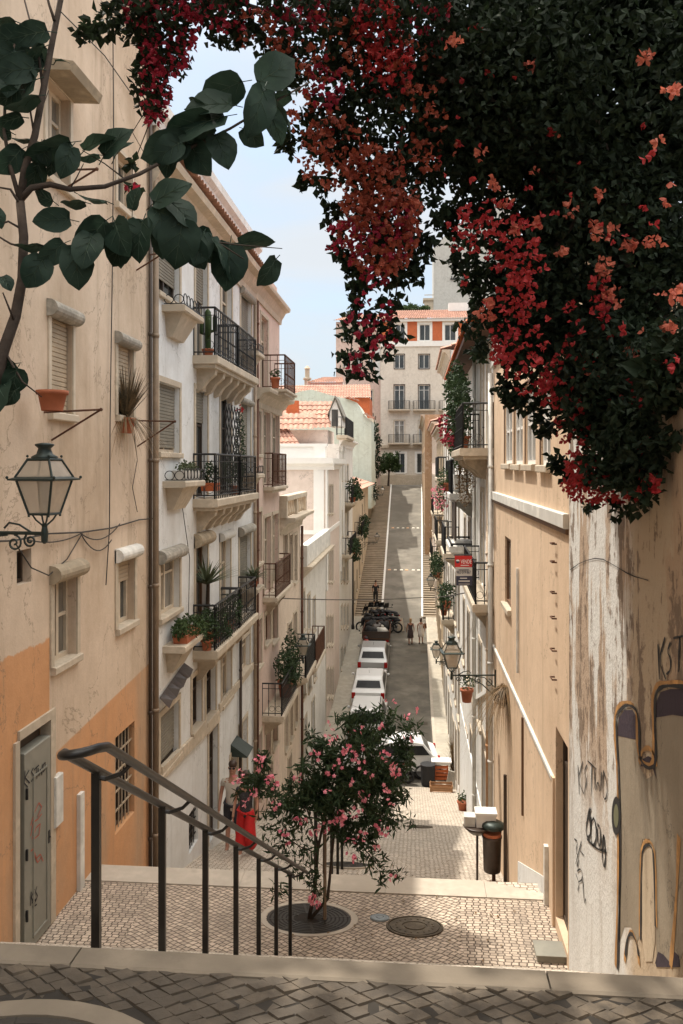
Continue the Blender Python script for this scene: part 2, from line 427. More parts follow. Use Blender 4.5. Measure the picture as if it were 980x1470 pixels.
for (x0, y0) in ((.2,41),(.45,52.5),(-.9,57.5)):
    m = sheet(x0, x0+.5, y0, y0+.5, .008, th=.003); struct(m, 'road_drain', M['castiron'])
# climbing street
def slope_sheet(xa0, xa1, xb0, xb1, y0, y1, dz, th=.5):
    m = MB(); a, b = GZ(y0)+dz, GZ(y1)+dz
    m.hexa([(xa0,y0,a-th),(xa1,y0,a-th),(xb1,y1,b-th),(xb0,y1,b-th),(xa0,y0,a),(xa1,y0,a),(xb1,y1,b),(xb0,y1,b)]); return m
struct(slope_sheet(-2.2,.58,-2.55,.95,60.003,100.0,0), 'climbing_road', M['asphalt_pale'])
struct(slope_sheet(-2.35,-2.2,-2.7,-2.55,60.0,100,.16), 'kerb', M['white'])
struct(slope_sheet(.58,.70,.95,1.07,60.0,100,.16), 'kerb', M['white'])
for nm, f0, f1 in (('side_stairs', lambda y: XL-.2, lambda y: -2.355-.35*(y-60)/40), ('side_stairs', lambda y: .705+.37*(y-60)/40, lambda y: XR+.2)):
    m = MB(); n = 84
    for i in range(n):
        y0 = 60+i*40/n; y1 = 60+(i+1)*40/n; z = GZ(y1)+.05
        m.hexa([(f0(y0),y0,-13),(f1(y0),y0,-13),(f1(y1),y1,-13),(f0(y1),y1,-13),(f0(y0),y0,z),(f1(y0),y0,z),(f1(y1),y1,z),(f0(y1),y1,z)])
    struct(m, nm, M['stepfar'])
m = MB(); m.box(-30, 30, 100.003, 104, -6, GZ(100)); struct(m, 'cross_street', M['asphalt_pale'])
# rows of pale studs across the climbing road
for rowy in (70.2, 82.4):
    for i, x in enumerate((-2.0,-1.5,-1.0,-.55,.0,.45)):
        z = GZ(rowy)
        m = MB(); m.prism([(x-.13,rowy-.13,z-.01),(x+.13,rowy-.13,z-.01),(x+.13,rowy+.13,z+.02),(x-.13,rowy+.13,z+.02)], [(x-.09,rowy-.09,z+.035),(x+.09,rowy-.09,z+.035),(x+.09,rowy+.09,z+.07),(x-.09,rowy+.09,z+.07)])
        single(m, 'road_stud', M['stud'] if i % 3 else M['studo'], 'pale or orange stud in one of two rows across the climbing road', 'road stud', 'studs across the climbing road')
# ------------------------------------------------------------------ building kit
def wall(F, s0, s1, z0, z1, holes, depth=4.0, rev=.22):
    m = MB(); P = F.pt
    hs = [(max(s0, a), min(s1, b), max(z0, c), min(z1, d)) for a, b, c, d in holes]
    S = sorted({s0, s1, *[h[0] for h in hs], *[h[1] for h in hs]}); Z = sorted({z0, z1, *[h[2] for h in hs], *[h[3] for h in hs]})
    for a, b in zip(S, S[1:]):
        if b-a < 1e-5: continue
        for c, d in zip(Z, Z[1:]):
            if d-c < 1e-5: continue
            x, y = (a+b)/2, (c+d)/2
            if any(h[0] < x < h[1] and h[2] < y < h[3] for h in hs): continue
            m.face([P(a,0,c),P(b,0,c),P(b,0,d),P(a,0,d)])
    for a, b, c, d in hs:
        for p, q in (((a,c),(a,d)),((b,c),(b,d)),((a,c),(b,c)),((a,d),(b,d))):
            m.face([P(p[0],0,p[1]),P(q[0],0,q[1]),P(q[0],-rev,q[1]),P(p[0],-rev,p[1])])
        m.face([P(a,-rev,c),P(b,-rev,c),P(b,-rev,d),P(a,-rev,d)])
    D = -depth
    m.face([P(s0,0,z0),P(s0,D,z0),P(s0,D,z1),P(s0,0,z1)]); m.face([P(s1,0,z0),P(s1,D,z0),P(s1,D,z1),P(s1,0,z1)])
    m.face([P(s0,0,z1),P(s1,0,z1),P(s1,D,z1),P(s0,D,z1)]); m.face([P(s0,D,z0),P(s1,D,z0),P(s1,D,z1),P(s0,D,z1)])
    return m
def ring(m, F, r, o0, o1, w, inner=True):
    a, b, c, d = r
    if not inner: a -= w; b += w; c -= w; d += w
    m.fbox(F, a, a+w, o0, o1, c, d); m.fbox(F, b-w, b, o0, o1, c, d)
    m.fbox(F, a+w, b-w, o0, o1, d-w, d); m.fbox(F, a+w, b-w, o0, o1, c, c+w)
RECESS = {}
def win(root, F, r, frame='cream', glass='glass', shutter=0, smat='slatgrey', hood=None, hmat='hood', surround='stone', sw=.10, sill=True, o=-.12, mull=1, trans=.68, name='window', bars=False, solid=None):
    a, b, c, d = r
    m = MB(); fw = min(.06, (b-a)*.12)
    ring(m, F, (a+.002, b-.002, c+.002, d-.002), o-.04, o+.02, fw)
    for i in range(mull):
        s = a+(b-a)*(i+1)/(mull+1); m.fbox(F, s-fw*.55, s+fw*.55, o-.035, o+.025, c+fw, d-fw)
    if trans:
        z = c+(d-c)*trans; n = mull+1
        for i in range(n):
            sa = a+(b-a)*i/n+fw*.9; sb = a+(b-a)*(i+1)/n-fw*.9
            m.fbox(F, sa, sb, o-.03, o+.012, z-.02, z+.02)
    if solid:
        m.fbox(F, a+fw, b-fw, o-.03, o+.008, c+fw, c+fw+(d-c)*solid)
    w = m.build(name, M[frame], root)
    p = MB(); p.face([F.pt(a+.004,o-.02,c+.004),F.pt(b-.004,o-.02,c+.004),F.pt(b-.004,o-.02,d-.004),F.pt(a+.004,o-.02,d-.004)]); p.build('pane', M[glass], w)
    if surround:
        q = MB()
        q.fbox(F, a-sw, a-.002, .001, .022, c, d+sw); q.fbox(F, b+.002, b+sw, .001, .022, c, d+sw); q.fbox(F, a-.002, b+.002, .001, .022, d+.002, d+sw)
        q.build('surround', M[surround], w)
    if sill:
        q = MB(); q.fbox(F, a-.07, b+.07, -.14, .07, c-.09, c+.004, .012); q.build('sill', M[surround or 'stone'], w)
    if shutter:
        q = MB(); z0 = d-(d-c)*shutter; n = max(3, int((d-z0)/.055)); h = (d-z0)/n; oo = o+.03
        pr = []
        for i in range(n):
            pr += [(oo, z0+i*h), (oo+.012, z0+(i+.12)*h), (oo+.012, z0+(i+.8)*h)]
        pr += [(oo, d)]
        for (o1, z1), (o2, z2) in zip(pr, pr[1:]): q.face([F.pt(a+.02,o1,z1),F.pt(b-.02,o1,z1),F.pt(b-.02,o2,z2),F.pt(a+.02,o2,z2)])
        q.build('shutter', M[smat], w)
    if hood:
        q = MB(); hr = hood; zc = d+.02; pr = []
        for i in range(9):
            t = PI*(.0+i/8*1.0); pr.append((.02+hr*1.15*math.sin(t)*1.0, zc+hr*math.cos(t)))
        pr = [(.0, zc+hr)]+pr+[(.0, zc-hr)]
        q.prism([F.pt(a-.10, x, z) for x, z in pr], [F.pt(b+.10, x, z) for x, z in pr]); q.build('hood', M[hmat], w)
    if bars:
        q = MB(); n = max(3, int((b-a)/.13))
        for i in range(1, n): q.tube([F.pt(a+(b-a)*i/n,-.05,c), F.pt(a+(b-a)*i/n,-.05,d)], .010, 5)
        for k in range(1, 5):
            z = c+(d-c)*k/5; q.fbox(F, a, b, -.058, -.042, z-.012, z+.012)
        q.build('bars', M['iron'] if bars is True else M[bars], w)
    return w
def railing(m, F, s0, s1, o, z, h, step=.115, ob=.0, fancy=True, r=.011):
    if step >= .17: r = .022
    path = [(s0, ob), (s0, o), (s1, o), (s1, ob)]
    for (sa_, oa_), (sb_, ob_) in zip(path, path[1:]):
        A, B = F.pt(sa_, oa_, 0), F.pt(sb_, ob_, 0); L = (B-A).length; n = max(2, int(L/step))
        up = Vector((0,0,1))
        m.tube([A+up*(z+h), B+up*(z+h)], .022, 6); m.tube([A+up*(z+.07), B+up*(z+.07)], .014, 5)
        if fancy: m.tube([A+up*(z+h*.84), B+up*(z+h*.84)], .010, 4)
        for i in range(n+1):
            p = A.lerp(B, i/n); big = i in (0, n)
            m.tube([p+up*(z+.0), p+up*(z+h)], r*(1.8 if big else 1), 5, False)
            if fancy and not big:
                m.ball(p+up*(z+h*.46), .022, 6, 4)
                if i < n:
                    e = (B-A).normalized(); cc = p+e*(L/n*.5)+up*(z+h*.22)
                    m.tube([cc+(e*math.cos(t)+up*math.sin(t))*L/n*.42 for t in [k*PI/4 for k in range(9)]], .006, 4, False)
def balcony(root, F, s0, s1, o, z, h=.92, corb=4, rmat='iron', smat='stone', fancy=True, step=.115, split=None, th=.16):
    m = MB()
    m.fbox(F, s0-.04, s1+.04, -.02, o+.07, z-th, z, .02); m.fbox(F, s0+.02, s1-.02, -.02, o-.0, z-th-.07, z-th+.002)
    for i in range(corb):
        c = s0+(s1-s0)*(i+.5)/corb; pr = [(-.02,z-th-.05),(o*.92,z-th-.05),(o*.85,z-th-.18),(o*.5,z-th-.30),(o*.25,z-th-.46),(-.02,z-th-.52)]
        m.prism([F.pt(c-.09, x, y) for x, y in pr], [F.pt(c+.09, x, y) for x, y in pr])
    b = m.build('balcony', M[smat], root)
    q = MB()
    if split: railing(q, F, s0+.02, split-.06, o, z, h, step, fancy=fancy); railing(q, F, split+.06, s1-.02, o, z, h, step, fancy=fancy)
    else: railing(q, F, s0+.02, s1-.02, o, z, h, step, fancy=fancy)
    q.build('railing', M[rmat], b)
    return b
def ledge(root, F, s0, s1, o, z, scroll=True):
    """flower shelf on a tapered console with an iron scroll guard"""
    m = MB(); m.fbox(F, s0, s1, -.02, o, z-.11, z, .02)
    a, b = s0+.12*(s1-s0), s1-.12*(s1-s0)
    m.hexa([F.pt(a+.12,-.02,z-.5),F.pt(b-.12,-.02,z-.5),F.pt(b-.12,o*.25,z-.5),F.pt(a+.12,o*.25,z-.5),F.pt(a,-.02,z-.108),F.pt(b,-.02,z-.108),F.pt(b,o*.8,z-.108),F.pt(a,o*.8,z-.108)])
    l = m.build('flower_ledge', M['stone'], root)
    if scroll:
        q = MB(); L = s1-s0; n = max(4, int(L/.2))
        for (A, B) in ((F.pt(s0+.03,.03,z), F.pt(s0+.03,o-.03,z)), (F.pt(s0+.03,o-.03,z), F.pt(s1-.03,o-.03,z))):
            e = (B-A); le = e.length; e.normalize(); k = max(1, round(le/.2)); rr = le/k/2
            for i in range(k):
                c = A+e*(rr*(2*i+1))+Vector((0,0,rr*.9+.02))
                q.tube([c+(e*math.cos(t)+Vector((0,0,1))*math.sin(t)*.95)*rr*.95 for t in [j*PI/7 for j in range(15)]], .009, 4, False)
            q.tube([A+Vector((0,0,.02)), B+Vector((0,0,.02))], .010, 4)
        q.build('scroll_guard', M['iron'], l)
    return l
def tile_roof(m, p00, p01, p11, p10, pitch=.23, amp=.055, row=.42):
    """barrel-tile sheet: p00-p01 along the eave, p10-p11 along the ridge"""
    p00, p01, p11, p10 = map(Vector, (p00, p01, p11, p10))
    nrm = (p01-p00).cross(p10-p00).normalized()
    if nrm.z < 0: nrm = -nrm
    n = max(2, int((p01-p00).length/pitch)); nr = max(1, int((p10-p00).length/row)); K = 6
    rows = []
    for j in range(nr):
        for e, lift in ((0, .045), (.985, 0)):
            v = (j+e)/nr; A = p00.lerp(p10, v); B = p01.lerp(p11, v)
            rows.append([A.lerp(B, i/(n*K))+nrm*(amp*abs(math.sin(PI*i/K))+lift) for i in range(n*K+1)])
    w = n*K+1; vs = [p for r_ in rows for p in r_]
    fs = [(j*w+i, j*w+i+1, (j+1)*w+i+1, (j+1)*w+i) for j in range(len(rows)-1) for i in range(w-1)]
    m.add(vs, fs)
def downpipe(root, F, s, z0, z1, r=.055, o=.08, mat='pipe', step=2.0):
    m = MB(); m.tube([F.pt(s,o,z0), F.pt(s,o,z1)], r, 10)
    z = z0+.6
    while z < z1: m.lathe([(r*1.18,-.03),(r*1.25,0),(r*1.18,.03)], F.pt(s,o,z), 10); z += step
    return m.build('downpipe', M[mat], root, True)
def trim(root, F, s0, s1, o, z0, z1, mat='stone', name='string_course', bev=.01, zs=None):
    m = MB()
    if zs is None: m.fbox(F, s0, s1, -.02, o, z0, z1, bev)
    else:
        h = z1-z0
        m.hexa([F.pt(s0,-.02,zs[0]),F.pt(s1,-.02,zs[1]),F.pt(s1,o,zs[1]),F.pt(s0,o,zs[0]),F.pt(s0,-.02,zs[0]+h),F.pt(s1,-.02,zs[1]+h),F.pt(s1,o,zs[1]+h),F.pt(s0,o,zs[0]+h)])
    return m.build(name, M[mat], root)
def cornice(root, F, s0, s1, z, o=.35, h=.5, mat='stone'):
    m = MB(); pr = [(-.02,z-h),(.05,z-h),(.07,z-h*.7),(o*.35,z-h*.55),(o*.55,z-h*.3),(o*.95,z-h*.22),(o,z-.05),(o,z),(-.02,z)]
    m.prism([F.pt(s0,x,y) for x, y in pr], [F.pt(s1,x,y) for x, y in pr]); return m.build('cornice', M[mat], root)
# ------------------------------------------------------------------ building materials
def dado(pts1, pts2, seam):
    """painted lower zone whose upper edge follows two lines in (y, z), split at seam"""
    def f(g, x, mid):
        def line(p, q):
            a = (q[1]-p[1])/(q[0]-p[0]); b = p[1]-a*p[0]
            return g.math('ADD', g.math('MULTIPLY', x[1], a), b)
        l1, l2 = line(*pts1), line(*pts2)
        k = g.math('GREATER_THAN', x[1], seam)
        l = g.math('ADD', g.math('MULTIPLY', l1, g.math('SUBTRACT', 1.0, k)), g.math('MULTIPLY', l2, k))
        wob = g.math('MULTIPLY', g.math('SUBTRACT', mid, .5), g.math('ADD', .03, g.math('MULTIPLY', g.math('SUBTRACT', 1.0, k), .25)))
        return g.ramp(g.math('SUBTRACT', g.math('ADD', l, wob), x[2]), -.004, .03)
    return f
L1O = Vector((XL, 4, Z_LAND))
def loc(px, py):
    s, z = FL.px(px, py); return (s-L1O.y, z-L1O.z)
M['L1'] = plaster('peach_render', (.64,.51,.39), (.42,.31,.21), .8, second=((.60,.31,.145), dado([loc(2,945),loc(66,918)], [loc(74,1085),loc(212,953)], loc(71,900)[0])), streak=.7)
M['L2'] = plaster('cool_white_render', (.72,.73,.73), (.55,.53,.49), .5, streak=.45)
M['L3'] = plaster('rose_render', (.63,.48,.41), (.47,.35,.28), .5, streak=.4)
M['L4'] = plaster('beige_render', (.63,.52,.42), (.47,.37,.29), .5, streak=.4)
M['L5'] = plaster('pale_rose_render', (.70,.59,.52), (.58,.48,.42), .3, streak=.2)
M['L6'] = plaster('light_grey_render', (.74,.72,.68), (.55,.51,.46), .4, streak=.4)
M['L7'] = plaster('mint_render', (.60,.66,.58), (.52,.54,.44), .4, streak=.5)
M['L8'] = plaster('yellow_render', (.60,.50,.36), (.46,.36,.25), .4, streak=.4)

# ------------------------------------------------------------------ left 1: orange and peach house
b = thing('house', 'peach plastered house with an orange painted base at the top of the steps', 'house', L1O)
y1 = FL.s(213.5); Z1 = 8.6
WIN1 = dict(tl=FL.rect(67,99,128,262), tr=FL.rect(167,188,226,300), ml=FL.rect(72,103,452,594), mr=FL.rect(168,190,492,598),
            ll=FL.rect(76,109,822,948), lr=FL.rect(168,192,796,896), hatch=FL.rect(24,45,789,838), bar=FL.rect(165,193,1047,1182))
dr = FL.rect(25,70,1048,1337); dr = (dr[0], dr[1], Z_LAND+.02, dr[3])
wall(FL, -7, y1, -7.5, Z1, list(WIN1.values())+[dr], 9).build('wall', M['L1'], b)
win(b, FL, WIN1['tl'], 'cream', 'glasscurtain', sw=.08, surround='cream'); win(b, FL, WIN1['tr'], 'cream', 'glass', surround='cream', sw=.06)
win(b, FL, WIN1['ml'], 'wood', 'glass', 1.0, 'slat', .10, 'hoodgrey', sw=.07, surround='cream', o=-.10)
win(b, FL, WIN1['mr'], 'wood', 'glass', 1.0, 'slat', .09, 'hoodgrey', sw=.09, surround='stone', o=-.10)
win(b, FL, WIN1['ll'], 'cream', 'glasscurtain', 0, 'slat', .11, 'hood', sw=.09, surround='stone', trans=.5)
win(b, FL, WIN1['lr'], 'cream', 'glass', .40, 'slat', .10, 'whitedirty', sw=.10, surround='stone', trans=0)
win(b, FL, WIN1['hatch'], 'wooddark', 'glass', 0, surround=None, sill=False, mull=0, trans=0, name='hatch')
win(b, FL, WIN1['bar'], 'wooddark', 'glass', 0, surround='L1s', sill=False, sw=.07, bars='rust', name='barred_window') if 'L1s' in M else win(b, FL, WIN1['bar'], 'wooddark', 'glass', 0, surround=None, sill=False, bars='slat', name='barred_window')
# little roof over the top window
r = WIN1['tl']; m = MB(); m.hexa([FL.pt(r[0]-.15,0,r[3]+.02),FL.pt(r[1]+.12,0,r[3]+.02),FL.pt(r[1]+.12,.34,r[3]+.0),FL.pt(r[0]-.15,.34,r[3]+.0),FL.pt(r[0]-.15,0,r[3]+.17),FL.pt(r[1]+.12,0,r[3]+.17),FL.pt(r[1]+.12,.38,r[3]+.10),FL.pt(r[0]-.15,.38,r[3]+.10)]); m.build('canopy', M['hood'], b)
# grey metal door
m = MB(); a, c, z0, z1 = dr; zt = z0+2.2
m.fbox(FL, a+.10, c-.02, -.12, .03, z0, zt, .01); o = m.build('door', M['greydoor'], b)
m = MB()
for (u0, u1, v0, v1) in ((.30,.86,.05,.86),):
    rr = (a+.1+(c-a-.12)*u0, a+.1+(c-a-.12)*u1, z0+(zt-z0)*v0, z0+(zt-z0)*v1); ring(m, FL, rr, .03, .042, .02)
m.build('panel_frame', M['greydoor'], o)
m = MB()
for v in (.2,.5,.8):
    m = MB(); m.tube([FL.pt(a+.13,.045,z0+2.2*v-.06),FL.pt(a+.13,.045,z0+2.2*v+.06)], .014, 6); m.build('hinge', M['iron'], o)
pass
m = MB(); m.fbox(FL, c-.09, c-.05, .03, .04, z0+.98, z0+1.12); m.ball(FL.pt(c-.07,.045,z0+1.05), .012, 8, 5); m.build('lock', M['iron'], o)
DOOR = o
m = MB(); m.fbox(FL, a+.02, c-.02, -.16, -.10, zt, z1-.01); m.build('transom', M['wooddark'], b)
m = MB(); m.fbox(FL, a-.10, a+.002, -.1, .03, z0, z1); m.fbox(FL, c-.002, c+.13, -.1, .03, z0, z1+.1); m.fbox(FL, a, c, -.1, .03, z1, z1+.1); m.build('door_surround', M['stone'], b)
# meter box, side pilaster, white line of the painted base
r = FL.rect(74,84,1112,1184); m = MB(); m.fbox(FL, r[0], r[1], -.02, .06, r[2], r[3], .01); m.build('meter_box', M['whitedirty'], b)
r = FL.rect(110,116,1138,1272); m = MB(); m.fbox(FL, r[0], r[1], -.02, .05, Z_LAND-.3, r[3]); m.build('pilaster', M['whitedirty'], b)
downpipe(b, FL, y1+.07, -6.5, Z1-.1, .05, .09)
downpipe(b, FL, y1-.08, -6.5, Z1-.1, .03, .05, 'wooddark')

# ------------------------------------------------------------------ left 2: white house with iron balconies
y2 = FL.s(363.5)
b = thing('house', 'cool white four storey house with black iron balconies and roller shutters', 'house', (XL, 18, -8.6))
FZ = [2.13, -.62, -3.52]                     # balcony floors
def door_rect(x0, x1, y0, zf):
    r = FL.rect(x0, x1, y0, y0+10); return (r[0], r[1], zf+.02, r[3])
O2 = []
def w2(r, **k): O2.append((r, k))
w2(FL.rect(226,257,322,428), frame='wooddark', shutter=.78, smat='slatgrey')
w2(door_rect(280,297,330,FZ[0]), frame='cream', shutter=.55, smat='slatgrey', sill=False, name='balcony_door')
w2(door_rect(317,332,385,FZ[0]), frame='cream', sill=False, name='balcony_door')
w2(door_rect(345,360,425,FZ[0]), frame='cream', shutter=1., hood=.10, hmat='hoodgrey', sill=False, name='balcony_door')
w2(FL.rect(227,257,552,650), frame='cream', shutter=.93, smat='slatgrey')
w2(door_rect(280,297,561,FZ[1]), frame='wooddark', shutter=.3, sill=False, name='balcony_door')
w2(door_rect(316,331,570,FZ[1]), frame='wooddark', sill=False, name='balcony_door')
w2(door_rect(345,359,578,FZ[1]), frame='cream', shutter=1., hood=.08, hmat='hoodgrey', sill=False, name='balcony_door')
w2(FL.rect(229,257,797,880), frame='cream', glass='glasscurtain', hood=.12, hmat='hoodgrey')
w2(door_rect(280,297,775,FZ[2]), frame='wood', hood=.14, hmat='hood', sill=False, name='balcony_door')
w2(door_rect(316,330,770,FZ[2]), frame='cream', glass='glasscurtain', hood=.10, hmat='whitedirty', sill=False, name='balcony_door')
w2(door_rect(343,359,762,FZ[2]), frame='cream', shutter=1., hood=.12, hmat='hoodgrey', sill=False, name='balcony_door')
w2(FL.rect(229,256,1017,1096), frame='wooddark', shutter=.9, smat='slatgrey')
w2(FL.rect(275,289,968,1044), frame='wooddark', glass='glass')
w2(FL.rect(295,309,955,1028), frame='wooddark', glass='glass')
w2(FL.rect(318,331,935,1005), frame='cream', glass='glasscurtain')
w2(FL.rect(345,358,915,962), frame='cream', glass='glasscurtain')
def street_door(x0, x1, y0):
    r = FL.rect(x0, x1, y0, y0+10); return (r[0], r[1], GZ(r[0])+.12, r[3])
w2(street_door(299,312,1046), frame='wooddark', glass='glass', sill=False, name='door', solid=.5, bars=False, mull=0)
w2(street_door(343,354,1036), frame='cream', glass='glasscurtain', sill=False, name='door', solid=.4, mull=0)
w2(FL.rect(271,284,1160,1216), frame='wooddark', sill=False, bars=True, name='grille', surround=None)
w2(FL.rect(330,340,1080,1115), frame='cream', sill=False, glass='glass')
wall(FL, y1, y2, -10.5, 5.45, [r for r, k in O2], 8).build('wall', M['L2'], b)
for r, k in O2: win(b, FL, r, **k)
cornice(b, FL, y1+.02, y2+.05, 4.98, .40, .62)
m = MB(); tile_roof(m, FL.pt(y1+.02,.46,5.0), FL.pt(y2+.06,.46,5.0), FL.pt(y2+.06,-.02,5.16), FL.pt(y1+.02,-.02,5.16), .2, .05, .25); m.build('tile_eave', M['tile'], b)
m = MB(); pr = [(-.3,5.452),(.12,5.452),(.15,5.6),(.24,5.68),(.24,5.86),(-.3,5.86)]; m.prism([FL.pt(y1+.0,x,z) for x, z in pr], [FL.pt(y2+.02,x,z) for x, z in pr]); m.build('parapet', M['L2'], b)
sa, sb = FL.s(277), FL.s(342)
balcony(b, FL, sa, sb, .42, FZ[0], .92, 6, step=.15, split=sa+(sb-sa)*.5)
balcony(b, FL, sa, sb, .42, FZ[1], .86, 6, step=.15, split=sa+(sb-sa)*.55)
balcony(b, FL, sa, sb, .42, FZ[2], .86, 5, step=.15, split=sa+(sb-sa)*.55)
for (x0, x1, yy) in ((232,262,447),(233,264,690),(233,262,918)):
    s0, s1 = FL.s(x0), FL.s(x1); ledge(b, FL, s0, s1, .40, FL.z((x0+x1)/2, yy), yy < 700)
for (x0, x1, yy) in ((347,357,507),(347,357,680),(346,356,842)):
    s0, s1 = FL.s(x0), FL.s(x1); ledge(b, FL, s0, s1, .42, FL.z((x0+x1)/2, yy), yy < 700)
# stone base course following the slope and hanging awning
trim(b, FL, FL.s(229), FL.s(312), .06, 0, .22, 'stone', zs=(FL.z(229,1120), FL.z(312,1035)))
trim(b, FL, FL.s(313), FL.s(362), .05, 0, .18, 'stone', zs=(FL.z(313,1023), FL.z(362,960)))
r = FL.rect(331,340,1062,1079); m = MB(); m.hexa([FL.pt(r[0],0,r[2]),FL.pt(r[1],0,r[2]),FL.pt(r[1],.38,r[2]-.02),FL.pt(r[0],.38,r[2]-.02),FL.pt(r[0],0,r[3]),FL.pt(r[1],0,r[3]),FL.pt(r[1],.40,r[2]+.0),FL.pt(r[0],.40,r[2]+.0)]); m.build('awning', M['lampgreen'], b)
downpipe(b, FL, y2-.12, -9.8, 4.4, .045, .07)
downpipe(b, FL, FL.s(343)-.1, -9.5, -3.9, .035, .06, 'wooddark')
# dark cloth awning over the low window
m = MB(); s0, s1 = FL.s(226), FL.s(262); z0, z1 = FL.z(226,1014), FL.z(262,962)
for i in range(7):
    t0, t1 = i/7, (i+1)/7; zz = lambda t: z0+(z1-z0)*t
    m.face([FL.pt(s0+(s1-s0)*t0,.03,zz(t0)+.14),FL.pt(s0+(s1-s0)*t1,.03,zz(t1)+.14),FL.pt(s0+(s1-s0)*t1,.20,zz(t1)+.02-.05*(i % 2)),FL.pt(s0+(s1-s0)*t0,.20,zz(t0)+.02-.05*((i+1) % 2))])
m.build('awning', M['binbrown'], b)
# trellis on the middle balcony
r = FL.rect(305,330,582,664,.05); m = MB(); n = 9
for i in range(-n, n*3):
    for sgn in (1, -1):
        h = r[3]-r[2]; wd = r[1]-r[0]; step = .36
        pts = []
        for t in range(0, 41):
            s = r[0]+wd*t/40; z = r[2]+i*step+sgn*(s-r[0])*1.25
            if r[2] <= z <= r[3]: pts.append(FL.pt(s, .30+.01*sgn, z))
        if len(pts) > 1: m.tube([pts[0], pts[-1]], .013, 4, False)
tr_ = m.build('trellis', M['iron'], b)

# ------------------------------------------------------------------ left 3: narrow rose house
y3 = 26.1
b = thing('house', 'narrow rose house with rust coloured balconies beside the white house', 'house', (XL, 24, -10))
O = []
def w(r, **k): O.append((r, k))
w(door_rect(374,384,456,2.2), frame='cream', glass='glasscurtain', sill=False, name='balcony_door')
for (x0, x1, ya, yb) in ((366,374,590,652),(367,375,735,808),(368,375,890,956),(380,388,880,922),(391,398,872,920),(381,388,1040,1090),(391,398,1020,1070)):
    w(FL.rect(x0, x1, ya, yb), frame='wood', glass='glass', sw=.12)
for (x0, x1, ya, zf) in ((378,387,592,-.55),(391,400,596,-.55),(379,388,742,-3.65),(391,399,738,-3.65)):
    w(door_rect(x0, x1, ya, zf), frame='cream', glass='glass', sill=False, name='balcony_door')
w(street_door(367,375,1055), frame='wooddark', sill=False, name='door', solid=.6, mull=0)
w(street_door(383,391,1100), frame='wooddark', sill=False, name='door', solid=.6, mull=0)
wall(FL, y2, y3, -12, 4.95, [r for r, k in O], 7).build('wall', M['L3'], b)
for r, k in O: win(b, FL, r, **k)
cornice(b, FL, y2+.1, y3+.1, 4.98, .34, .5); m = MB(); m.fbox(FL, y2+.3, y3-.15, -.5, -.05, 4.98, 5.6); m.build('parapet', M['L3'], b)
cornice(b, FL, y2+.06, y3+.25, 2.10, .45, .5)
balcony(b, FL, FL.s(377), FL.s(394), .62, 2.18, .95, 0, 'rust', fancy=True, step=.16, th=.08)
balcony(b, FL, FL.s(378), FL.s(399), .25, -.57, .95, 0, 'rust', fancy=True, step=.16, th=.10)
balcony(b, FL, FL.s(377), FL.s(400), .36, -3.67, .95, 2, 'rust', fancy=True, step=.16, th=.12)
balcony(b, FL, FL.s(376), FL.s(400), .55, -6.95, .9, 3, 'iron', fancy=True, step=.16)
downpipe(b, FL, y2+.12, -10.8, 4.4, .05, .08, 'rust')

# ------------------------------------------------------------------ left 4: beige house with a balustrade, then the low white one
y4 = 31.0
b = thing('house', 'beige house topped by a terrace with a stone balustrade', 'house', (XL, 28, -11.5))
O = []
for x0, x1 in ((407,412),(415,419.5),(422,426)):
    w(FL.rect(x0, x1, 768, 835), frame='wooddark', sw=.10)
for x0, x1, ya, yb in ((413,418,895,950),(421,425.5,880,930),(409,413,1000,1075),(416,420,985,1060),(423,427,975,1040)):
    w(FL.rect(x0, x1, ya, yb), frame='wooddark', sw=.10)
w(street_door(413,418,1085), frame='wooddark', sill=False, name='door', solid=.6, mull=0)
wall(FL, y3, y4, -13, -1.9, [r for r, k in O], 6).build('wall', M['L4'], b)
for r, k in O: win(b, FL, r, **k)
cornice(b, FL, y3+.02, y4+.2, -1.62, .5, .55)
m = MB()
for i in range(10):
    s = y3+.2+(y4-y3-.4)*i/9; m.lathe([(.05,0),(.09,.12),(.06,.3),(.04,.45),(.07,.52)], FL.pt(s,.1,-1.62), 8)
for s in (y3+.1, (y3+y4)/2, y4-.1): m.fbox(FL, s-.14, s+.14, -.04, .24, -1.62, -1.08)
m.fbox(FL, y3, y4, -.02, .26, -1.10, -.92, .02); m.build('balustrade', M['stone'], b)
balcony(b, FL, FL.s(412), FL.s(427), .62, -7.05, .95, 2, 'iron', fancy=True, step=.17)
downpipe(b, FL, y4-.1, -12, -2.2, .05, .08, 'rust')

y5 = 40.2
b = thing('house', 'low cream house with a small white parapet terrace below the lantern', 'house', (XL, 36, -12.5))
O = []
for x0, x1, ya, yb in ((433,437,850,905),(441,444.5,855,905),(434,438,950,1000),(442,446,945,990),(449,452,860,905),(450,453,935,975)):
    w(FL.rect(x0, x1, ya, yb), frame='wooddark', sw=.12)
w(street_door(436,440,1030), frame='wooddark', sill=False, name='door', solid=.6, mull=0); w(street_door(447,451,1005), frame='wooddark', sill=False, name='door', solid=.6, mull=0)
wall(FL, y4, y5-.15, -13.5, -4.0, [r for r, k in O], 6).build('wall', M['L6'], b)
for r, k in O: win(b, FL, r, **k)
cornice(b, FL, y4+.02, y5-.17, -3.75, .45, .5); m = MB(); m.fbox(FL, y4+.05, y5-.4, -.02, .25, -3.75, -2.95, .03); m.build('parapet', M['whitedirty'], b)
balcony(b, FL, FL.s(433), FL.s(448), .5, -7.6, .95, 3, 'rust', fancy=False, step=.2)

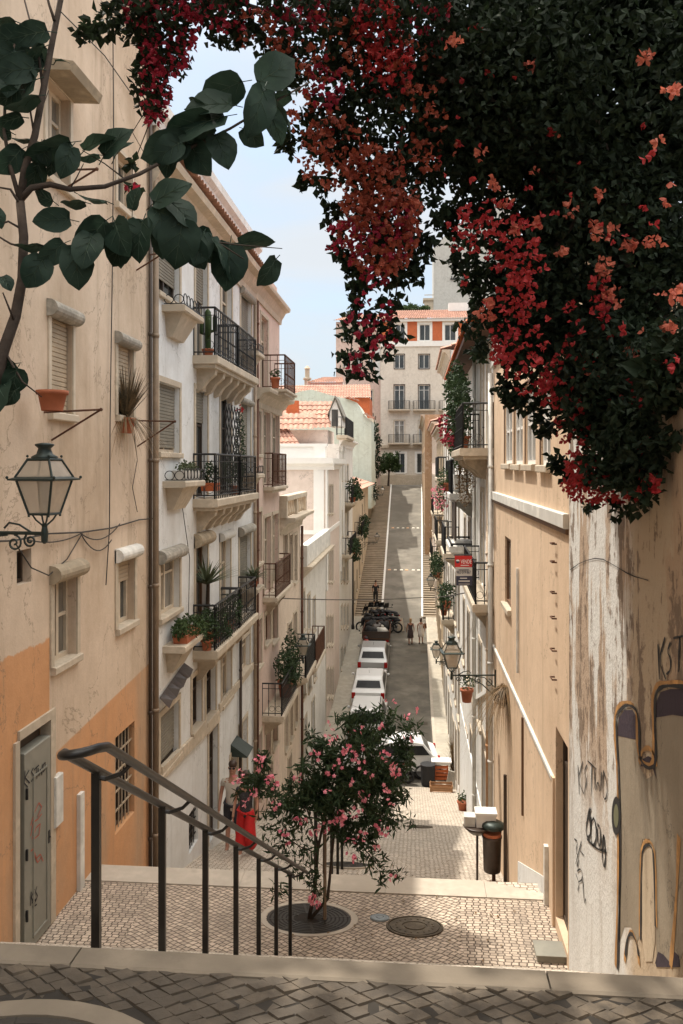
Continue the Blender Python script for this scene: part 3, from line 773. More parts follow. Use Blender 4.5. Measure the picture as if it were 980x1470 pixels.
# ------------------------------------------------------------------ left 5: rose corner house, white pilaster on its gable side
Y5 = 40.2
F5 = FF(Y5)
b = thing('house', 'pale rose corner house with a bright white corner pilaster and cornice', 'house', (XL-2, Y5, -12.6))
O = []
for x0, x1 in ((468.5,471),(472.3,474.5),(475.8,477.8)):
    for ya, yb in ((697,737),(790,835),(885,925),(960,1000)):
        w(FL.rect(x0, x1, ya, yb), frame='wooddark', sw=.08, mull=0)
y6 = 47.5
wall(FL, Y5, y6, -13.5, .05, [r for r, k in O], 12).build('wall', M['L5'], b)
for r, k in O: win(b, FL, r, **k)
xw = XL-12
q = lambda px, py: F5.px(px, py)
m = MB()
m.fbox(F5, q(450,0)[0], q(465,0)[0], -.02, .06, q(460,845)[1], 0); m.fbox(FL, Y5-.06, Y5+.55, -.02, .06, -6, 0)
m.build('pilaster', M['white'], b)
m = MB(); m.fbox(F5, q(450,0)[0]-.1, q(468,0)[0], -.02, .08, -13, q(460,846)[1]); m.build('plinth', M['stone'], b)
m = MB(); pr = [(-.1,-.15),(.08,-.15),(.12,.02),(.35,.16),(.38,.42),(-.1,.42)]
m.prism([F5.pt(xw,o,z) for o, z in pr], [F5.pt(XL+.38,o,z) for o, z in pr])
m.prism([FL.pt(Y5-.02,o,z) for o, z in pr], [FL.pt(y6,o,z) for o, z in pr]); m.build('cornice', M['white'], b)
m = MB(); m.fbox(F5, xw, XL-.1, -.4, -.05, .42, .98); m.fbox(F5, xw, XL+.05, -.42, .02, .98, 1.12); m.fbox(F5, q(450,0)[0], q(467,0)[0], -.42, .02, .42, .98)
m.build('attic', M['white'], b)
m = MB(); m.fbox(F5, xw, q(450,0)[0], -.02, .05, q(440,767)[1], q(440,761)[1]); m.fbox(FL, Y5+.55, y6, -.02, .05, -3.3, -3.1); m.build('string_course', M['white'], b)

# ------------------------------------------------------------------ left 6: tiled houses behind
b = thing('house', 'light grey house with stepped red tile roofs and a pointed dormer', 'house', (XL-2, 50, -12))
y7 = 58
O = []
for x0, x1 in ((489,491),(493,495.2),(497.5,499.5)):
    for ya, yb in ((668,690),(735,770),(805,835),(870,900),(930,960)): w(FL.rect(x0, x1, ya, yb), frame='wooddark', sw=.1, mull=0)
wall(FL, y6, y7, -13.5, 1.3, [r for r, k in O], 12).build('wall', M['L6'], b)
for r, k in O: win(b, FL, r, **k)
def P6(px, py, Y): s, z = FF(Y).px(px, py); return Vector((s, Y, z))
m = MB(); m.fbox(FF(48.2), -14, P6(470,0,48.2).x, -4, 0, 1.3, P6(470,617,48.2).z); m.build('upper_wall', M['L5'], b)
m = MB()
tile_roof(m, P6(392,617,48), P6(474,615,48), P6(478,577,50.5), P6(392,577,50.5), .26, .07, .45)
tile_roof(m, P6(392,618,46.9), P6(450,617,46.9), P6(452,594,48.1), P6(392,594,48.1), .26, .07, .45)
tile_roof(m, P6(380,645,46), P6(434,643,46), P6(412,612,47.6), P6(380,612,47.6), .26, .07, .45)
m.build('roof', M['tile'], b)
m = MB(); c = P6(420,590,49.2); m.box(c.x-.35, c.x+.35, 49, 49.5, c.z-.6, c.z+.6); m.build('chimney', M['tileorange'], b)
m = MB(); F_ = FF(48.6); pts = [F_.px(x, y) for x, y in ((473,612),(491,612),(491,600),(481,573),(473,592))]
m.prism([F_.pt(s,0,z) for s, z in pts], [F_.pt(s,-2.5,z) for s, z in pts]); o = m.build('dormer', M['L6'], b)
m = MB(); A, B, D = F_.px(470,598), F_.px(481,571), F_.px(494,602)
for p, q2 in ((A,B),(B,D)): m.hexa([F_.pt(p[0],-2.6,p[1]),F_.pt(q2[0],-2.6,q2[1]),F_.pt(q2[0],.15,q2[1]),F_.pt(p[0],.15,p[1]),F_.pt(p[0],-2.6,p[1]+.12),F_.pt(q2[0],-2.6,q2[1]+.12),F_.pt(q2[0],.15,q2[1]+.12),F_.pt(p[0],.15,p[1]+.12)])
m.build('dormer_roof', M['slatgrey'], o)
m = MB(); s0, z0 = F_.px(476,612); s1, z1 = F_.px(485,588); m.fbox(F_, s0, s1, .0, .02, z0, z1); m.build('dormer_window', M['glass'], o)
balcony(b, FL, 46.0, 51.5, .5, 1.75, 1.0, 0, 'iron', fancy=False, step=.22)
balcony(b, FL, 50.5, 55, .5, -2.2, 1.0, 2, 'iron', fancy=False, step=.22)
balcony(b, FL, 49, 54, .5, -5.2, 1.0, 2, 'iron', fancy=False, step=.22)
m = MB()
for s in (47.8, 49.8): m.fbox(FL, s, s+.3, -.01, .1, -6, .9); m.fbox(FL, s-.08, s+.38, -.01, .16, .9, 1.2)
m.build('pilaster', M['white'], b); cornice(b, FL, y6+.01, y7, 1.66, .4, .5, 'white')

b = thing('house', 'yellowish low house with a narrow red tile roof beside the climbing stairs', 'house', (XL, 66, -10.5))
O = []; y8 = 78
for s in (59.5, 62, 65, 68.5, 72, 75.5):
    for dz in (1.2, 4.4): 
        z = GZ(s)+dz
        if z+1.6 < -1.9: w((s, s+1, z, z+1.5), frame='wooddark', sw=.12, mull=0)
wall(FL, y7, y8, -13, -1.6, [r for r, k in O], 8).build('wall', M['L8'], b)
for r, k in O: win(b, FL, r, **k)
m = MB(); tile_roof(m, FL.pt(y7,.6,-1.65), FL.pt(y8,.6,-1.65), FL.pt(y8,-3,-.5), FL.pt(y7,-3,-.5), .3, .08, .5); m.build('roof', M['tile'], b)
balcony(b, FL, 60, 66, .5, -5.0, 1.0, 2, 'iron', fancy=False, step=.25)

b = thing('house', 'tall mint green gable wall standing above the low tiled roofs', 'house', (XL-4, 80, -8))
F_ = FF(80); pts = [F_.px(x, y) for x, y in ((395,600),(411,570),(430,562),(447,559),(474,567),(500,573),(512,578),(521,594),(527,600),(533,604),(533,730),(395,730))]
m = MB(); m.prism([F_.pt(s,0,z) for s, z in pts], [F_.pt(s,-9,z) for s, z in pts]); m.build('wall', M['L7'], b)
m = MB()
tile_roof(m, F_.pt(F_.s(496),.35,F_.z(496,572)), F_.pt(F_.s(513),.35,F_.z(513,577)), F_.pt(F_.s(513),-3,F_.z(513,572)), F_.pt(F_.s(496),-3,F_.z(496,566)), .3, .08, .5)
tile_roof(m, F_.pt(F_.s(521),.35,F_.z(521,596)), F_.pt(F_.s(536),.35,F_.z(536,604)), F_.pt(F_.s(536),-3,F_.z(536,598)), F_.pt(F_.s(521),-3,F_.z(521,590)), .3, .08, .5); m.build('roof', M['tile'], b)
O = []
for s in (82, 86, 90, 95):
    for z in (-3.2+(s-82)*.15, .8, 3.5): w((s, s+1.1, z+.5, z+2.3), frame='wooddark', sw=.12, mull=0)
bb = thing('house', 'shaded ochre house front with plants at the top of the left stairs', 'house', (XL, 90, -3))
wall(FL, 89.1, 99.9, -8, 5.2, [r for r, k in O if r[0] > 89.2], 6).build('wall', M['L4'], bb)
for r, k in O:
    if r[0] > 89.2: win(bb, FL, r, **k)
b = thing('house', 'long house with an orange end wall and a wide red tile roof', 'house', (-9, 92, 0))
F_ = FF(92); x0, x1 = F_.s(380), F_.s(533)
m = MB(); m.fbox(F_, x0, x1-.2, -6, 0, -3, F_.z(500,571)); m.build('wall', M['tileorange'], b)
m = MB(); tile_roof(m, (x0,91.6,F_.z(500,572)), (x1,91.6,F_.z(500,572)), (x1-.3,95.5,FF(95.5).z(500,553)), (x0,95.5,FF(95.5).z(500,553)), .3, .08, .5); m.build('roof', M['tile'], b)
b = thing('house', 'small white house with a red roof far left behind the tile roof', 'house', (-9, 97, 0))
F_ = FF(98); m = MB(); m.fbox(F_, F_.s(440), F_.s(492), -4, 0, -2, F_.z(470,549)); m.build('wall', M['white'], b)
m = MB(); tile_roof(m, (F_.s(438),97.6,F_.z(470,550)), (F_.s(494),97.6,F_.z(470,550)), (F_.s(490),100,FF(100).z(470,542)), (F_.s(462),100,FF(100).z(470,542)), .3, .08, .5); m.build('roof', M['tile'], b)
m = MB(); c = F_.px(440,545); m.lathe([(.35,-3),(.35,.0),(.5,.05),(.5,.25),(.28,.3),(.28,1.3),(.4,1.35),(.1,1.7)], (c[0],98.6,c[1]), 10); single(m, 'chimney', M['stone'], 'slender pale chimney rising on the skyline left of the street', 'chimney')
# ------------------------------------------------------------------ end of the street
M['E'] = plaster('cream_render', (.66,.60,.52), (.48,.42,.35), .35, streak=.35)
M['E2'] = plaster('pink_render', (.60,.46,.40), (.46,.36,.31), .35, streak=.35)
M['T'] = plaster('grey_render', (.52,.51,.48), (.42,.40,.37), .35, streak=.4)
b = thing('apartment_building', 'cream apartment building closing the street with orange tiled top floor', 'building', (4, 104, Z_TOP-.6))
FE = FF(104); O = []
def e(x0, x1, ya, yb, **k): O.append((FE.rect(x0, x1, ya, yb), k))
for x0, x1 in ((568,581),(602,617),(638,654)): e(x0, x1, 466, 489, frame='white', surround='white', sw=.28, trans=0)
for x0, x1 in ((533,546),(566,580),(601,616),(638,652)): e(x0, x1, 509, 529, frame='white', surround='wooddark', sw=.10, trans=0)
for x0, x1 in ((566,580),(601,616),(638,652)):
    e(x0, x1, 553, 588, frame='white', surround='wooddark', sw=.12, trans=.8, sill=False, name='balcony_door'); e(x0, x1, 604, 636, frame='white', glass='glasscurtain', surround='stone', sw=.14, trans=.8, sill=False, name='balcony_door')
for x0, x1 in ((567,581),(598,611)): e(x0, x1, 651, 679, frame='white', surround='white', sw=.25, bars=True, trans=0)
xl, xr = FE.s(546), FE.s(672)
wall(FE, xl, xr, -4, FE.z(600,459), [r for r, k in O if r[0] > xl], 10).build('wall', M['E'], b)
for r, k in O:
    if r[0] > xl: win(b, FE, r, **k)
# orange tiled band between the top windows, white string course, stone base
m = MB(); zt, zb = FE.z(600,462), FE.z(600,489.5)
tops = sorted([r for r, k in O if r[2] > FE.z(600,495)]); ed = [xl]+[v for r in tops for v in (r[0]-.3, r[1]+.3)]+[xr]
for a, c in zip(ed[::2], ed[1::2]):
    m = MB(); m.fbox(FE, a, c, -.01, .03, zb, zt); m.build('tiled_panel', M['tileorange'], b)
trim(b, FE, xl, xr, .12, FE.z(600,497.5), FE.z(600,490), 'white'); trim(b, FE, xl, xr, .35, zt, FE.z(600,458), 'white', 'cornice')
trim(b, FE, xl, xr, .10, -4, FE.z(600,682), 'stone', 'stone_base')
m = MB(); ze = FE.z(600,459)+.02; zr = FF(109).z(600,446)
tile_roof(m, (xl-.3,103.5,ze), (xr+.3,103.5,ze), (xr,109,zr), (xl+1,109,zr), .3, .08, .5); m.build('roof', M['tile'], b)
m = MB(); m.box(4.5, 7, 108, 109.2, zr-.3, zr+.75); m.build('roof_hatch', M['white'], b)
for r, k in O:
    if k.get('name') == 'balcony_door' and r[0] > xl: balcony(b, FE, r[0]-.7, r[1]+.7, .7, r[2], 1.05, 0, 'iron', fancy=False, step=.18, th=.18)
trim(b, FE, xl, xr, .3, FE.z(600,643), FE.z(600,639), 'stone')

b = thing('house', 'pink house wing left of the cream apartment building', 'house', (-5, 105, -2))
F_ = FF(105); xa2, xb2 = F_.s(482), F_.s(546.2)
O = [(F_.rect(x0, x1, ya, yb), dict(frame='white', sw=.14, trans=0)) for x0, x1 in ((492,500),(511,519),(528,535)) for ya, yb in ((472,490),(509,527),(560,582))]
wall(F_, xa2, xb2, -4, F_.z(510,462), [r for r, k in O], 9).build('wall', M['E2'], b)
for r, k in O: win(b, F_, r, **k)
m = MB(); m.fbox(F_, F_.s(538.5), F_.s(545.5), -.01, .08, F_.z(540,545), F_.z(540,500)); m.build('blue_panel', M['L2'], b)
m = MB(); tile_roof(m, (xa2-.3,104.6,F_.z(510,461)), (xb2,104.6,F_.z(510,461)), (xb2,109,FF(109).z(510,452)), (xa2+1.5,109,FF(109).z(510,452)), .3, .08, .5); m.build('roof', M['tile'], b)

b = thing('tower_block', 'tall blank grey block with a sloping top behind the tiled roof', 'building', (16, 126, 0))
F_ = FF(126); pts = [F_.px(x, y) for x, y in ((622,352),(665,318),(740,262),(740,500),(622,500))]
m = MB(); m.prism([F_.pt(s,0,z) for s, z in pts], [F_.pt(s,-8,z) for s, z in pts]); m.build('wall', M['T'], b)
m = MB(); s0, s1 = F_.s(609), F_.s(622); m.fbox(F_, s0, s1, -2.5, -.2, F_.z(615,447), F_.z(615,431)); m.fbox(F_, s0-.2, s1, -2.7, 0, F_.z(615,431), F_.z(615,428)); m.fbox(F_, s0, s1, -.1, 0, F_.z(615,424), F_.z(615,423)); m.build('terrace', M['stone'], b)
m = MB(); z = F_.z(655,401); m.fbox(F_, F_.s(646), F_.s(668), .1, .2, z-.1, z+.1)
for px in (648,653,658,663): m.fbox(F_, F_.s(px)-.06, F_.s(px)+.06, .08, .22, z-.1, z+.45)
m.build('antenna_bar', M['iron'], b)

# ------------------------------------------------------------------ right 1: graffiti wall
def r1mat():
    m, t, bs = nt('weathered_wall'); g = G(t); co = g.coord(); x = g.xyz(co)
    big = g.noise(g.map(co, (1,1,.5)), .9, 6, .65); st = g.noise(g.map(co, (3.0,3.0,.42)), 1.2, 8, .72, .8); mid = g.noise(co, 4.2, 6, .7); fine = g.noise(co, 30, 4)
    # y: 0 at the near end .. far end ; object origin at (XR-.12, 5.1, Z_LAND)
    yy = g.math('ADD', x[1], g.math('MULTIPLY', g.math('SUBTRACT', mid, .5), .35))
    c = g.mix(g.ramp(yy, 1.15, .75), (.64,.63,.60), (.44,.345,.24))              # far strip white, near strip tan
    up = g.ramp(g.math('ADD', x[2], g.math('MULTIPLY', big, .8)), 2.2, 3.6)
    c = g.mix(g.math('MULTIPLY', g.ramp(g.math('ADD', g.math('MULTIPLY', big, .6), g.math('MULTIPLY', st, .45)), .505, .545), g.math('MULTIPLY', up, .9)), c, (.40,.28,.185))
    c = g.mix(g.math('MULTIPLY', g.ramp(g.math('ADD', g.math('MULTIPLY', mid, .4), g.math('MULTIPLY', st, .6)), .51, .545), g.math('MULTIPLY', up, .9)), c, (.15,.10,.065))
    c = g.mix(g.math('MULTIPLY', g.ramp(st, .47, .72), .45), c, (.30,.24,.18))
    c = g.mix(g.math('MULTIPLY', g.ramp(fine, .58, .75), .45), c, (.22,.18,.14))
    t.links.new(c, bs.inputs['Base Color']); bs.inputs['Roughness'].default_value = .92
    t.links.new(g.bump(g.math('ADD', g.math('MULTIPLY', mid, 1.5), g.math('MULTIPLY', fine, .6)), .45), bs.inputs['Normal'])
    return m
M['R1'] = r1mat()
OR1 = .12
yR1 = FR.s(816.5, OR1)
wl = thing('graffiti_wall', 'weathered white plaster wall with graffiti under the red bougainvillea', 'wall', (XR-OR1, 5.1, Z_LAND))
m = MB(); m.fbox(FR, -7, yR1, -.5, OR1, -5.6, .42); m.build('wall', M['R1'], wl)
m = MB(); pr = [(-.55,.42),(OR1+.03,.42),(OR1+.03,.47),(-.2,.52),(-.55,.47)]; m.prism([FR.pt(-7,o,z) for o, z in pr], [FR.pt(yR1+.03,o,z) for o, z in pr]); m.build('coping', M['stone'], wl)
def ribbon(m, pts, wpx, o=OR1+.004):
    """a sprayed line lying on the wall; pixel track -> wall coordinates"""
    q = [FR.px(x, y, o) for x, y in pts]
    # smooth once
    qq = [q[0]]
    for a, c in zip(q, q[1:]): qq += [(a[0]*.75+c[0]*.25, a[1]*.75+c[1]*.25), (a[0]*.25+c[0]*.75, a[1]*.25+c[1]*.75)]
    qq.append(q[-1]); L = []; Rr = []
    for i, p in enumerate(qq):
        a, c = qq[max(i-1,0)], qq[min(i+1,len(qq)-1)]; dx, dz = c[0]-a[0], c[1]-a[1]; l = math.hypot(dx, dz) or 1
        hw = wpx/2*8.4/FPX*(.85+.3*math.sin(i*1.7)); nx, nz = -dz/l*hw*2.2, dx/l*hw
        L.append((p[0]+nx, p[1]+nz)); Rr.append((p[0]-nx, p[1]-nz))
    for i in range(len(qq)-1): m.face([FR.pt(L[i][0],o,L[i][1]),FR.pt(Rr[i][0],o,Rr[i][1]),FR.pt(Rr[i+1][0],o,Rr[i+1][1]),FR.pt(L[i+1][0],o,L[i+1][1])])
def fillpoly(m, pts, o):
    q = [FR.px(x, y, o) for x, y in pts]; m.face([FR.pt(s, o, z) for s, z in q])
SPRAY = plain('black_spray', (.02,.018,.018), .8, 0, .4, 30)
GREYF = plaster('grey_spray', (.30,.25,.185), (.17,.135,.095), .7, streak=.9); PURP = plaster('purple_spray', (.035,.020,.034), (.025,.015,.02), .6, streak=.8); ORNG = plain('orange_spray', (.46,.24,.08), .8, 0, .45, 12)
PALE = plaster('pale_spray', (.55,.45,.33), (.32,.24,.16), .6, streak=.9)
m = MB()
A1 = [(886,1392),(888,1330),(890,1230),(889,1120),(884,1050),(886,1025),(894,1014),(905,1012),(914,1020),(917,1040),(917,1080),(922,1098),(934,1104),(941,1096),(940,1050),(939,1010),(941,995),(948,986),(962,984),(985,986)]
OB = .0
fill1 = [(888,1355),(891,1240),(889,1120),(885,1050),(888,1028),(896,1018),(907,1018),(914,1028),(916,1060),(917,1100),(928,1118),(938,1112),(942,1060),(941,1010),(946,994),(960,989),(990,990),(990,1340),(972,1388),(942,1384),(941,1290),(939,1215),(932,1204),(922,1204),(917,1230),(917,1345),(914,1352),(905,1330),(896,1330)]
fillpoly(m, fill1, OR1+.002); m.build('graffiti_fill', GREYF, wl)
m = MB(); fillpoly(m, [(886,1056),(888,1030),(896,1019),(907,1019),(914,1030),(916,1062),(905,1060),(896,1058)], OR1+.0035); fillpoly(m, [(941,1030),(942,1006),(948,993),(962,989),(990,989),(990,1030),(965,1026)], OR1+.0035); fillpoly(m, [(919,1100),(922,1090),(930,1085),(938,1090),(942,1118),(936,1102),(928,1100)], OR1+.0035)
fillpoly(m, [(940,1382),(944,1366),(952,1370),(960,1380),(968,1366),(974,1372),(976,1388),(942,1388)], OR1+.0035); m.build('graffiti_fill', PURP, wl)
m = MB(); fillpoly(m, [(921,1345),(921,1225),(926,1212),(933,1212),(938,1225),(940,1350),(936,1380),(926,1380)], OR1+.0035); m.build('graffiti_fill', PALE, wl)
m = MB()
ribbon(m, [(x-3, y-5) for x, y in A1], 4, OR1+.005); ribbon(m, [(918,1345),(918,1225),(925,1207),(934,1207),(940,1225),(942,1330)], 3, OR1+.005); ribbon(m, [(896,1380),(899,1350),(906,1334),(914,1352),(917,1385)], 3.5, OR1+.005); ribbon(m, [(917,1095),(920,1078),(930,1072),(938,1080),(942,1100)], 4, OR1+.005); ribbon(m, [(962,1388),(970,1300),(974,1200)], 4, OR1+.005)
m.build('graffiti_outline', ORNG, wl)
m = MB(); ribbon(m, A1, 3.2, OR1+.007); ribbon(m, [(919,1350),(920,1228),(925,1213),(934,1213),(938,1228),(940,1330)], 2.4, OR1+.007); ribbon(m, [(897,1372),(900,1345),(906,1338),(913,1352),(916,1372)], 3, OR1+.007); ribbon(m, [(887,1170),(890,1240),(888,1350)], 2, OR1+.007)
# tags: KST, KST TWO, the looping black tag and the scrawl beside it
for st_ in ([(944,925),(946,975)],[(954,915),(945,948),(955,975)],[(962,922),(957,935),(962,945),(962,962),(956,968)],[(966,916),(984,912)],[(975,914),(973,965)],
            [(829,1098),(831,1140)],[(836,1093),(829,1120),(838,1140)],[(842,1098),(838,1108),(842,1120),(838,1138)],[(843,1092),(856,1104)],[(849,1098),(848,1142)],[(853,1105),(854,1140),(858,1118),(861,1142),(863,1108)],[(866,1106),(872,1130),(869,1150),(864,1140),(866,1106)],
            [(824,1204),(829,1208),(826,1222),(831,1232),(828,1244)],[(834,1208),(826,1240)],[(833,1222),(838,1228)],[(828,1250),(834,1246),(836,1262),(830,1266)],[(826,1254),(831,1268),(829,1278)],[(836,1262),(838,1298),(840,1290)]):
    ribbon(m, st_, 1.8, OR1+.006)
for st_ in ([(846,1160),(840,1190),(843,1204),(848,1196),(845,1170),(848,1160)],[(848,1172),(847,1205),(852,1216),(856,1200),(853,1172),(848,1180)],[(856,1186),(858,1216),(862,1210),(861,1186),(857,1184)],[(866,1198),(863,1228),(867,1248),(869,1226),(866,1198)],[(842,1204),(855,1218),(870,1222)]): ribbon(m, st_, 3, OR1+.006)
ribbon(m, [(818,818),(835,806),(860,800),(882,812),(905,826),(930,833)], 1.2, OR1+.006)
m.build('graffiti_line', SPRAY, wl)
m = MB(); pts = [(884+6.5*math.cos(t), 1171+28*math.sin(t)) for t in [i*PI/10 for i in range(20)]]; fillpoly(m, pts, OR1+.009); o = m.build('graffiti_spot', SPRAY, wl)
m = MB(); fillpoly(m, [(884+3.5*math.cos(t), 1171+17*math.sin(t)) for t in [i*PI/10 for i in range(20)]], OR1+.011); m.build('spot_centre', plain('olive_spray', (.16,.16,.09), .8), o)

# ------------------------------------------------------------------ right 2: peach house
yR2a, yR2b = yR1, FR.s(708)
M['R2'] = plaster('apricot_render', (.70,.525,.37), (.52,.36,.23), .55, streak=.4, bump=.2)
b = thing('house', 'apricot house with four tall windows and a white moulding right of the steps', 'house', (XR, 12, -6.5))
O = []
for x0, x1, ya, yb in ((724.5,735,571,666),(738.5,750,562,667),(754.5,768.5,548,667),(776.5,790,530,668)): w(FR.rect(x0, x1, ya, yb), frame='white', glass='glass', surround=None, trans=.5, o=-.045)
w(FR.rect(724.5,733,772,870), frame='wood', glass='glasscurtain', surround=None, mull=0, trans=0, o=-.05)
a, c = sorted((FR.s(797.5), FR.s(815))); w((a, c+.0, Z_LAND+.14, FR.z(798,1043)), frame='wooddark', glass='wood', surround=None, sill=False, mull=0, trans=.82, solid=.8, name='door', o=-.10)
wall(FR, yR2a-.3, yR2b, -9.5, 2.0, [r for r, k in O], 6).build('wall', M['R2'], b)
for r, k in O: win(b, FR, r, **k)
m = MB()
for r, k in O[:4]: a, c, z0, z1 = r; m.fbox(FR, c+.002, c+.07, .001, .012, z0, z1); m.fbox(FR, a, c+.07, .001, .012, z1+.002, z1+.05)
m.build('window_reveal', M['wood'], b)
trim(b, FR, FR.s(816), yR2b-.02, .06, -.66, -.50, 'whitedirty'); trim(b, FR, FR.s(816), yR2b-.02, .035, -.72, -.66, 'wood')
trim(b, FR, FR.s(795), yR2b-.02, .035, -3.66, -3.605, 'whitedirty', bev=.005); trim(b, FR, FR.s(795), yR2b-.02, .018, -3.70, -3.662, 'wood', bev=.003)
m = MB(); s = FR.s(795.5); m.fbox(FR, s-.05, s+.03, -.02, .03, Z_LAND, -3.6); m.build('door_jamb', M['R2'], b)
m = MB(); s0, s1 = FR.s(784), FR.s(744); m.hexa([FR.pt(s0,-.02,-6),FR.pt(s1,-.02,-8),FR.pt(s1,.012,-8),FR.pt(s0,.012,-6),FR.pt(s0,-.02,FR.z(784,1260)),FR.pt(s1,-.02,FR.z(744,1236)),FR.pt(s1,.012,FR.z(744,1236)),FR.pt(s0,.012,FR.z(784,1260))]); m.build('grey_plinth', M['L2'], b)
m = MB(); s0 = FR.s(786); m.fbox(FR, s0-.06, s0+.02, -.02, .05, Z_LAND-.2, FR.z(787,1215)); m.build('white_post', M['whitedirty'], b)
m = MB(); s0 = FR.s(745.5); m.tube([FR.pt(s0,.03,FR.z(745,815)),FR.pt(s0,.03,FR.z(745,965))], .022, 8); m.build('conduit', M['whitedirty'], b)
m = MB(); s0 = FR.s(751); m.fbox(FR, s0-.03, s0+.03, .0, .03, FR.z(751,1170), FR.z(751,1030)); m.build('groove_strip', M['wood'], b)
for yy in (780,806,850,886,932,973):
    m = MB(); s0 = FR.s(797.5); z = FR.z(797,yy); d = .07
    m.tube([FR.pt(s0-d,0,z),FR.pt(s0-d,.05,z),FR.pt(s0+d,.05,z),FR.pt(s0+d,0,z)], .010, 6); m.build('rung', M['rust'], b)
downpipe(b, FR, yR2b-.1, -8.6, 1.9, .05, .07, 'whitedirty')
m = MB(); m.fbox(FR, yR2a-.3, yR2b, -.3, .06, 2.0, 2.16, .02); m.build('coping', M['whitedirty'], b)

# ------------------------------------------------------------------ right 3: white house with plants
yR3 = 29.2
M['R3'] = plaster('warm_white_render', (.74,.73,.70), (.48,.43,.37), .45, streak=.45)
M['R4'] = plaster('ochre_render', (.55,.42,.27), (.40,.29,.18), .5, streak=.4)
b = thing('house', 'white house with balconies crowded by plants behind the apricot house', 'house', (XR, 22, -9))
O = []
for s0, s1 in ((17.9,18.7),(19.6,20.4)):
    w((s0, s1, .40, 2.6), frame='white', glass='glasscurtain', sill=False, name='balcony_door', sw=.12, o=-.06); w((s0, s1, -2.8, -.6), frame='white', glass='glass', sill=False, name='balcony_door', sw=.12, shutter=.4, smat='whitedirty', o=-.06)
for s0, s1 in ((22.2,23),(24.2,25),(26.2,27)):
    w((s0, s1, -.6, 1.7), frame='wood', glass='glass', sill=False, name='balcony_door', sw=.12); w((s0, s1, -3.6, -1.6), frame='wood', sw=.12)
for s0, s1 in ((18,18.8),(20.2,21),(22.3,23.2),(24.5,25.4),(26.8,27.6)): w((s0, s1, -6.3, -4.3), frame='wooddark', sw=.12)
for s0, s1 in ((19,20),(23.2,24.2),(25.5,26.4)): w((s0, s1, GZ(s0)+.1, GZ(s0)+2.3), frame='wooddark', sill=False, name='door', solid=.6, mull=0)
wall(FR, yR2b, yR3, -12.5, 3.0, [r for r, k in O], 6).build('wall', M['R3'], b)
for r, k in O: win(b, FR, r, **k)
m = MB(); tile_roof(m, FR.pt(yR2b,.55,2.95), FR.pt(yR3,.55,2.95), FR.pt(yR3,-3,4.2), FR.pt(yR2b,-3,4.2), .24, .06, .45); m.build('roof', M['tileorange'], b)
m = MB(); m.fbox(FR, yR2b, yR3, -.02, .5, 2.82, 2.93); m.build('eave', M['rust'], b)
balcony(b, FR, 17.25, 21, .62, .38, .92, 3, fancy=True, step=.16)
balcony(b, FR, 17.3, 21, .36, -2.82, .85, 3, fancy=True, step=.16)
balcony(b, FR, 22.6, 25.6, .60, -.72, .9, 2, fancy=False, step=.2, smat='whitedirty')
balcony(b, FR, 22.2, 24.5, .62, -2.1, .05, 2, fancy=False, step=.3, smat='whitedirty')
# slatted wooden screen on the second terrace
m = MB()
for i in range(9):
    s = 22.2+i*.22; m.fbox(FR, s, s+.17, .50+.01*(i % 2), .54, -1.95, -.92)
m.build('slatted_screen', M['wooddark'], b)
trim(b, FR, yR2b, 23.6, .05, 0, .1, 'white', zs=(FR.z(706,985)-.0, -6.6))
m = MB(); m.fbox(FR, yR2b+.4, yR3, -.02, .03, -12, -8.2); m.build('plinth', M['L2'], b)
downpipe(b, FR, 21.6, -9, 2.8, .05, .08, 'whitedirty'); downpipe(b, FR, 17.6, -8.4, .2, .05, .08, 'L1')

def row_house(label, F, s0, s1, z1, mat, floors, cols, frame, roof=None, depth=6, zb=-13.5, bal=()):
    b = thing('house', label, 'house', F.pt((s0+s1)/2, 0, GZ((s0+s1)/2)))
    O = []; wd = (s1-s0)/cols
    for i in range(cols):
        a = s0+wd*i+wd*.28; c = a+min(1.0, wd*.42)
        for z in floors:
            if z+1.9 < z1-.2 and z > GZ(a)+.3: O.append(((a, c, z, z+1.8), dict(frame=frame, sw=.12)))
        O.append(((a, c, GZ(a)+.14, GZ(a)+2.3), dict(frame='wooddark', sill=False, name='door', solid=.5, mull=0, sw=.12)))
    wall(F, s0, s1, zb, z1, [r for r, k in O], depth).build('wall', M[mat], b)
    for r, k in O: win(b, F, r, **k)
    cornice(b, F, s0, s1, z1+.02, .35, .45, 'stone')
    if roof: m = MB(); tile_roof(m, F.pt(s0,.4,z1+.03), F.pt(s1,.4,z1+.03), F.pt(s1,-3,z1+1.2), F.pt(s0,-3,z1+1.2), .26, .07, .5); m.build('roof', M['tile'], b)
    for (a, c, o, z, mt) in bal: balcony(b, F, a, c, o, z, .95, 2, mt, fancy=False, step=.2)
    return b
row_house('white row house with narrow doors below the lantern on the right', FR, 29.2, 37.5, 1.0, 'R3', (-9,-6,-3,-.9), 4, 'wooddark', True, bal=((30,33,.5,-3.1,'iron'),(33.5,36,.45,-6.1,'iron')))
b = row_house('taller white row house with a small red hipped roof on the right', FR, 37.5, 46, 5.2, 'R3', (-9.4,-6.4,-3.4,-.4,2.6), 3, 'cream', True, bal=((38.5,42,.5,-.5,'iron'),(40,44,.5,-3.5,'iron')))
row_house('ochre row house where the climbing street begins on the right', FR, 46, 60, 2.2, 'R4', (-8.6,-5.6,-2.6,-.3), 5, 'cream', True, bal=((48,52,.5,-2.7,'iron'),(50,56,.5,-5.7,'iron')))
row_house('pale rose house half way up the right hand stairs', FR, 60, 74, 3.2, 'L5', (-5.5,-2.5,.4), 5, 'wooddark', True)
FR2 = Frame((XR-.62, 0, 0), (0, 1, 0), (-1, 0, 0))
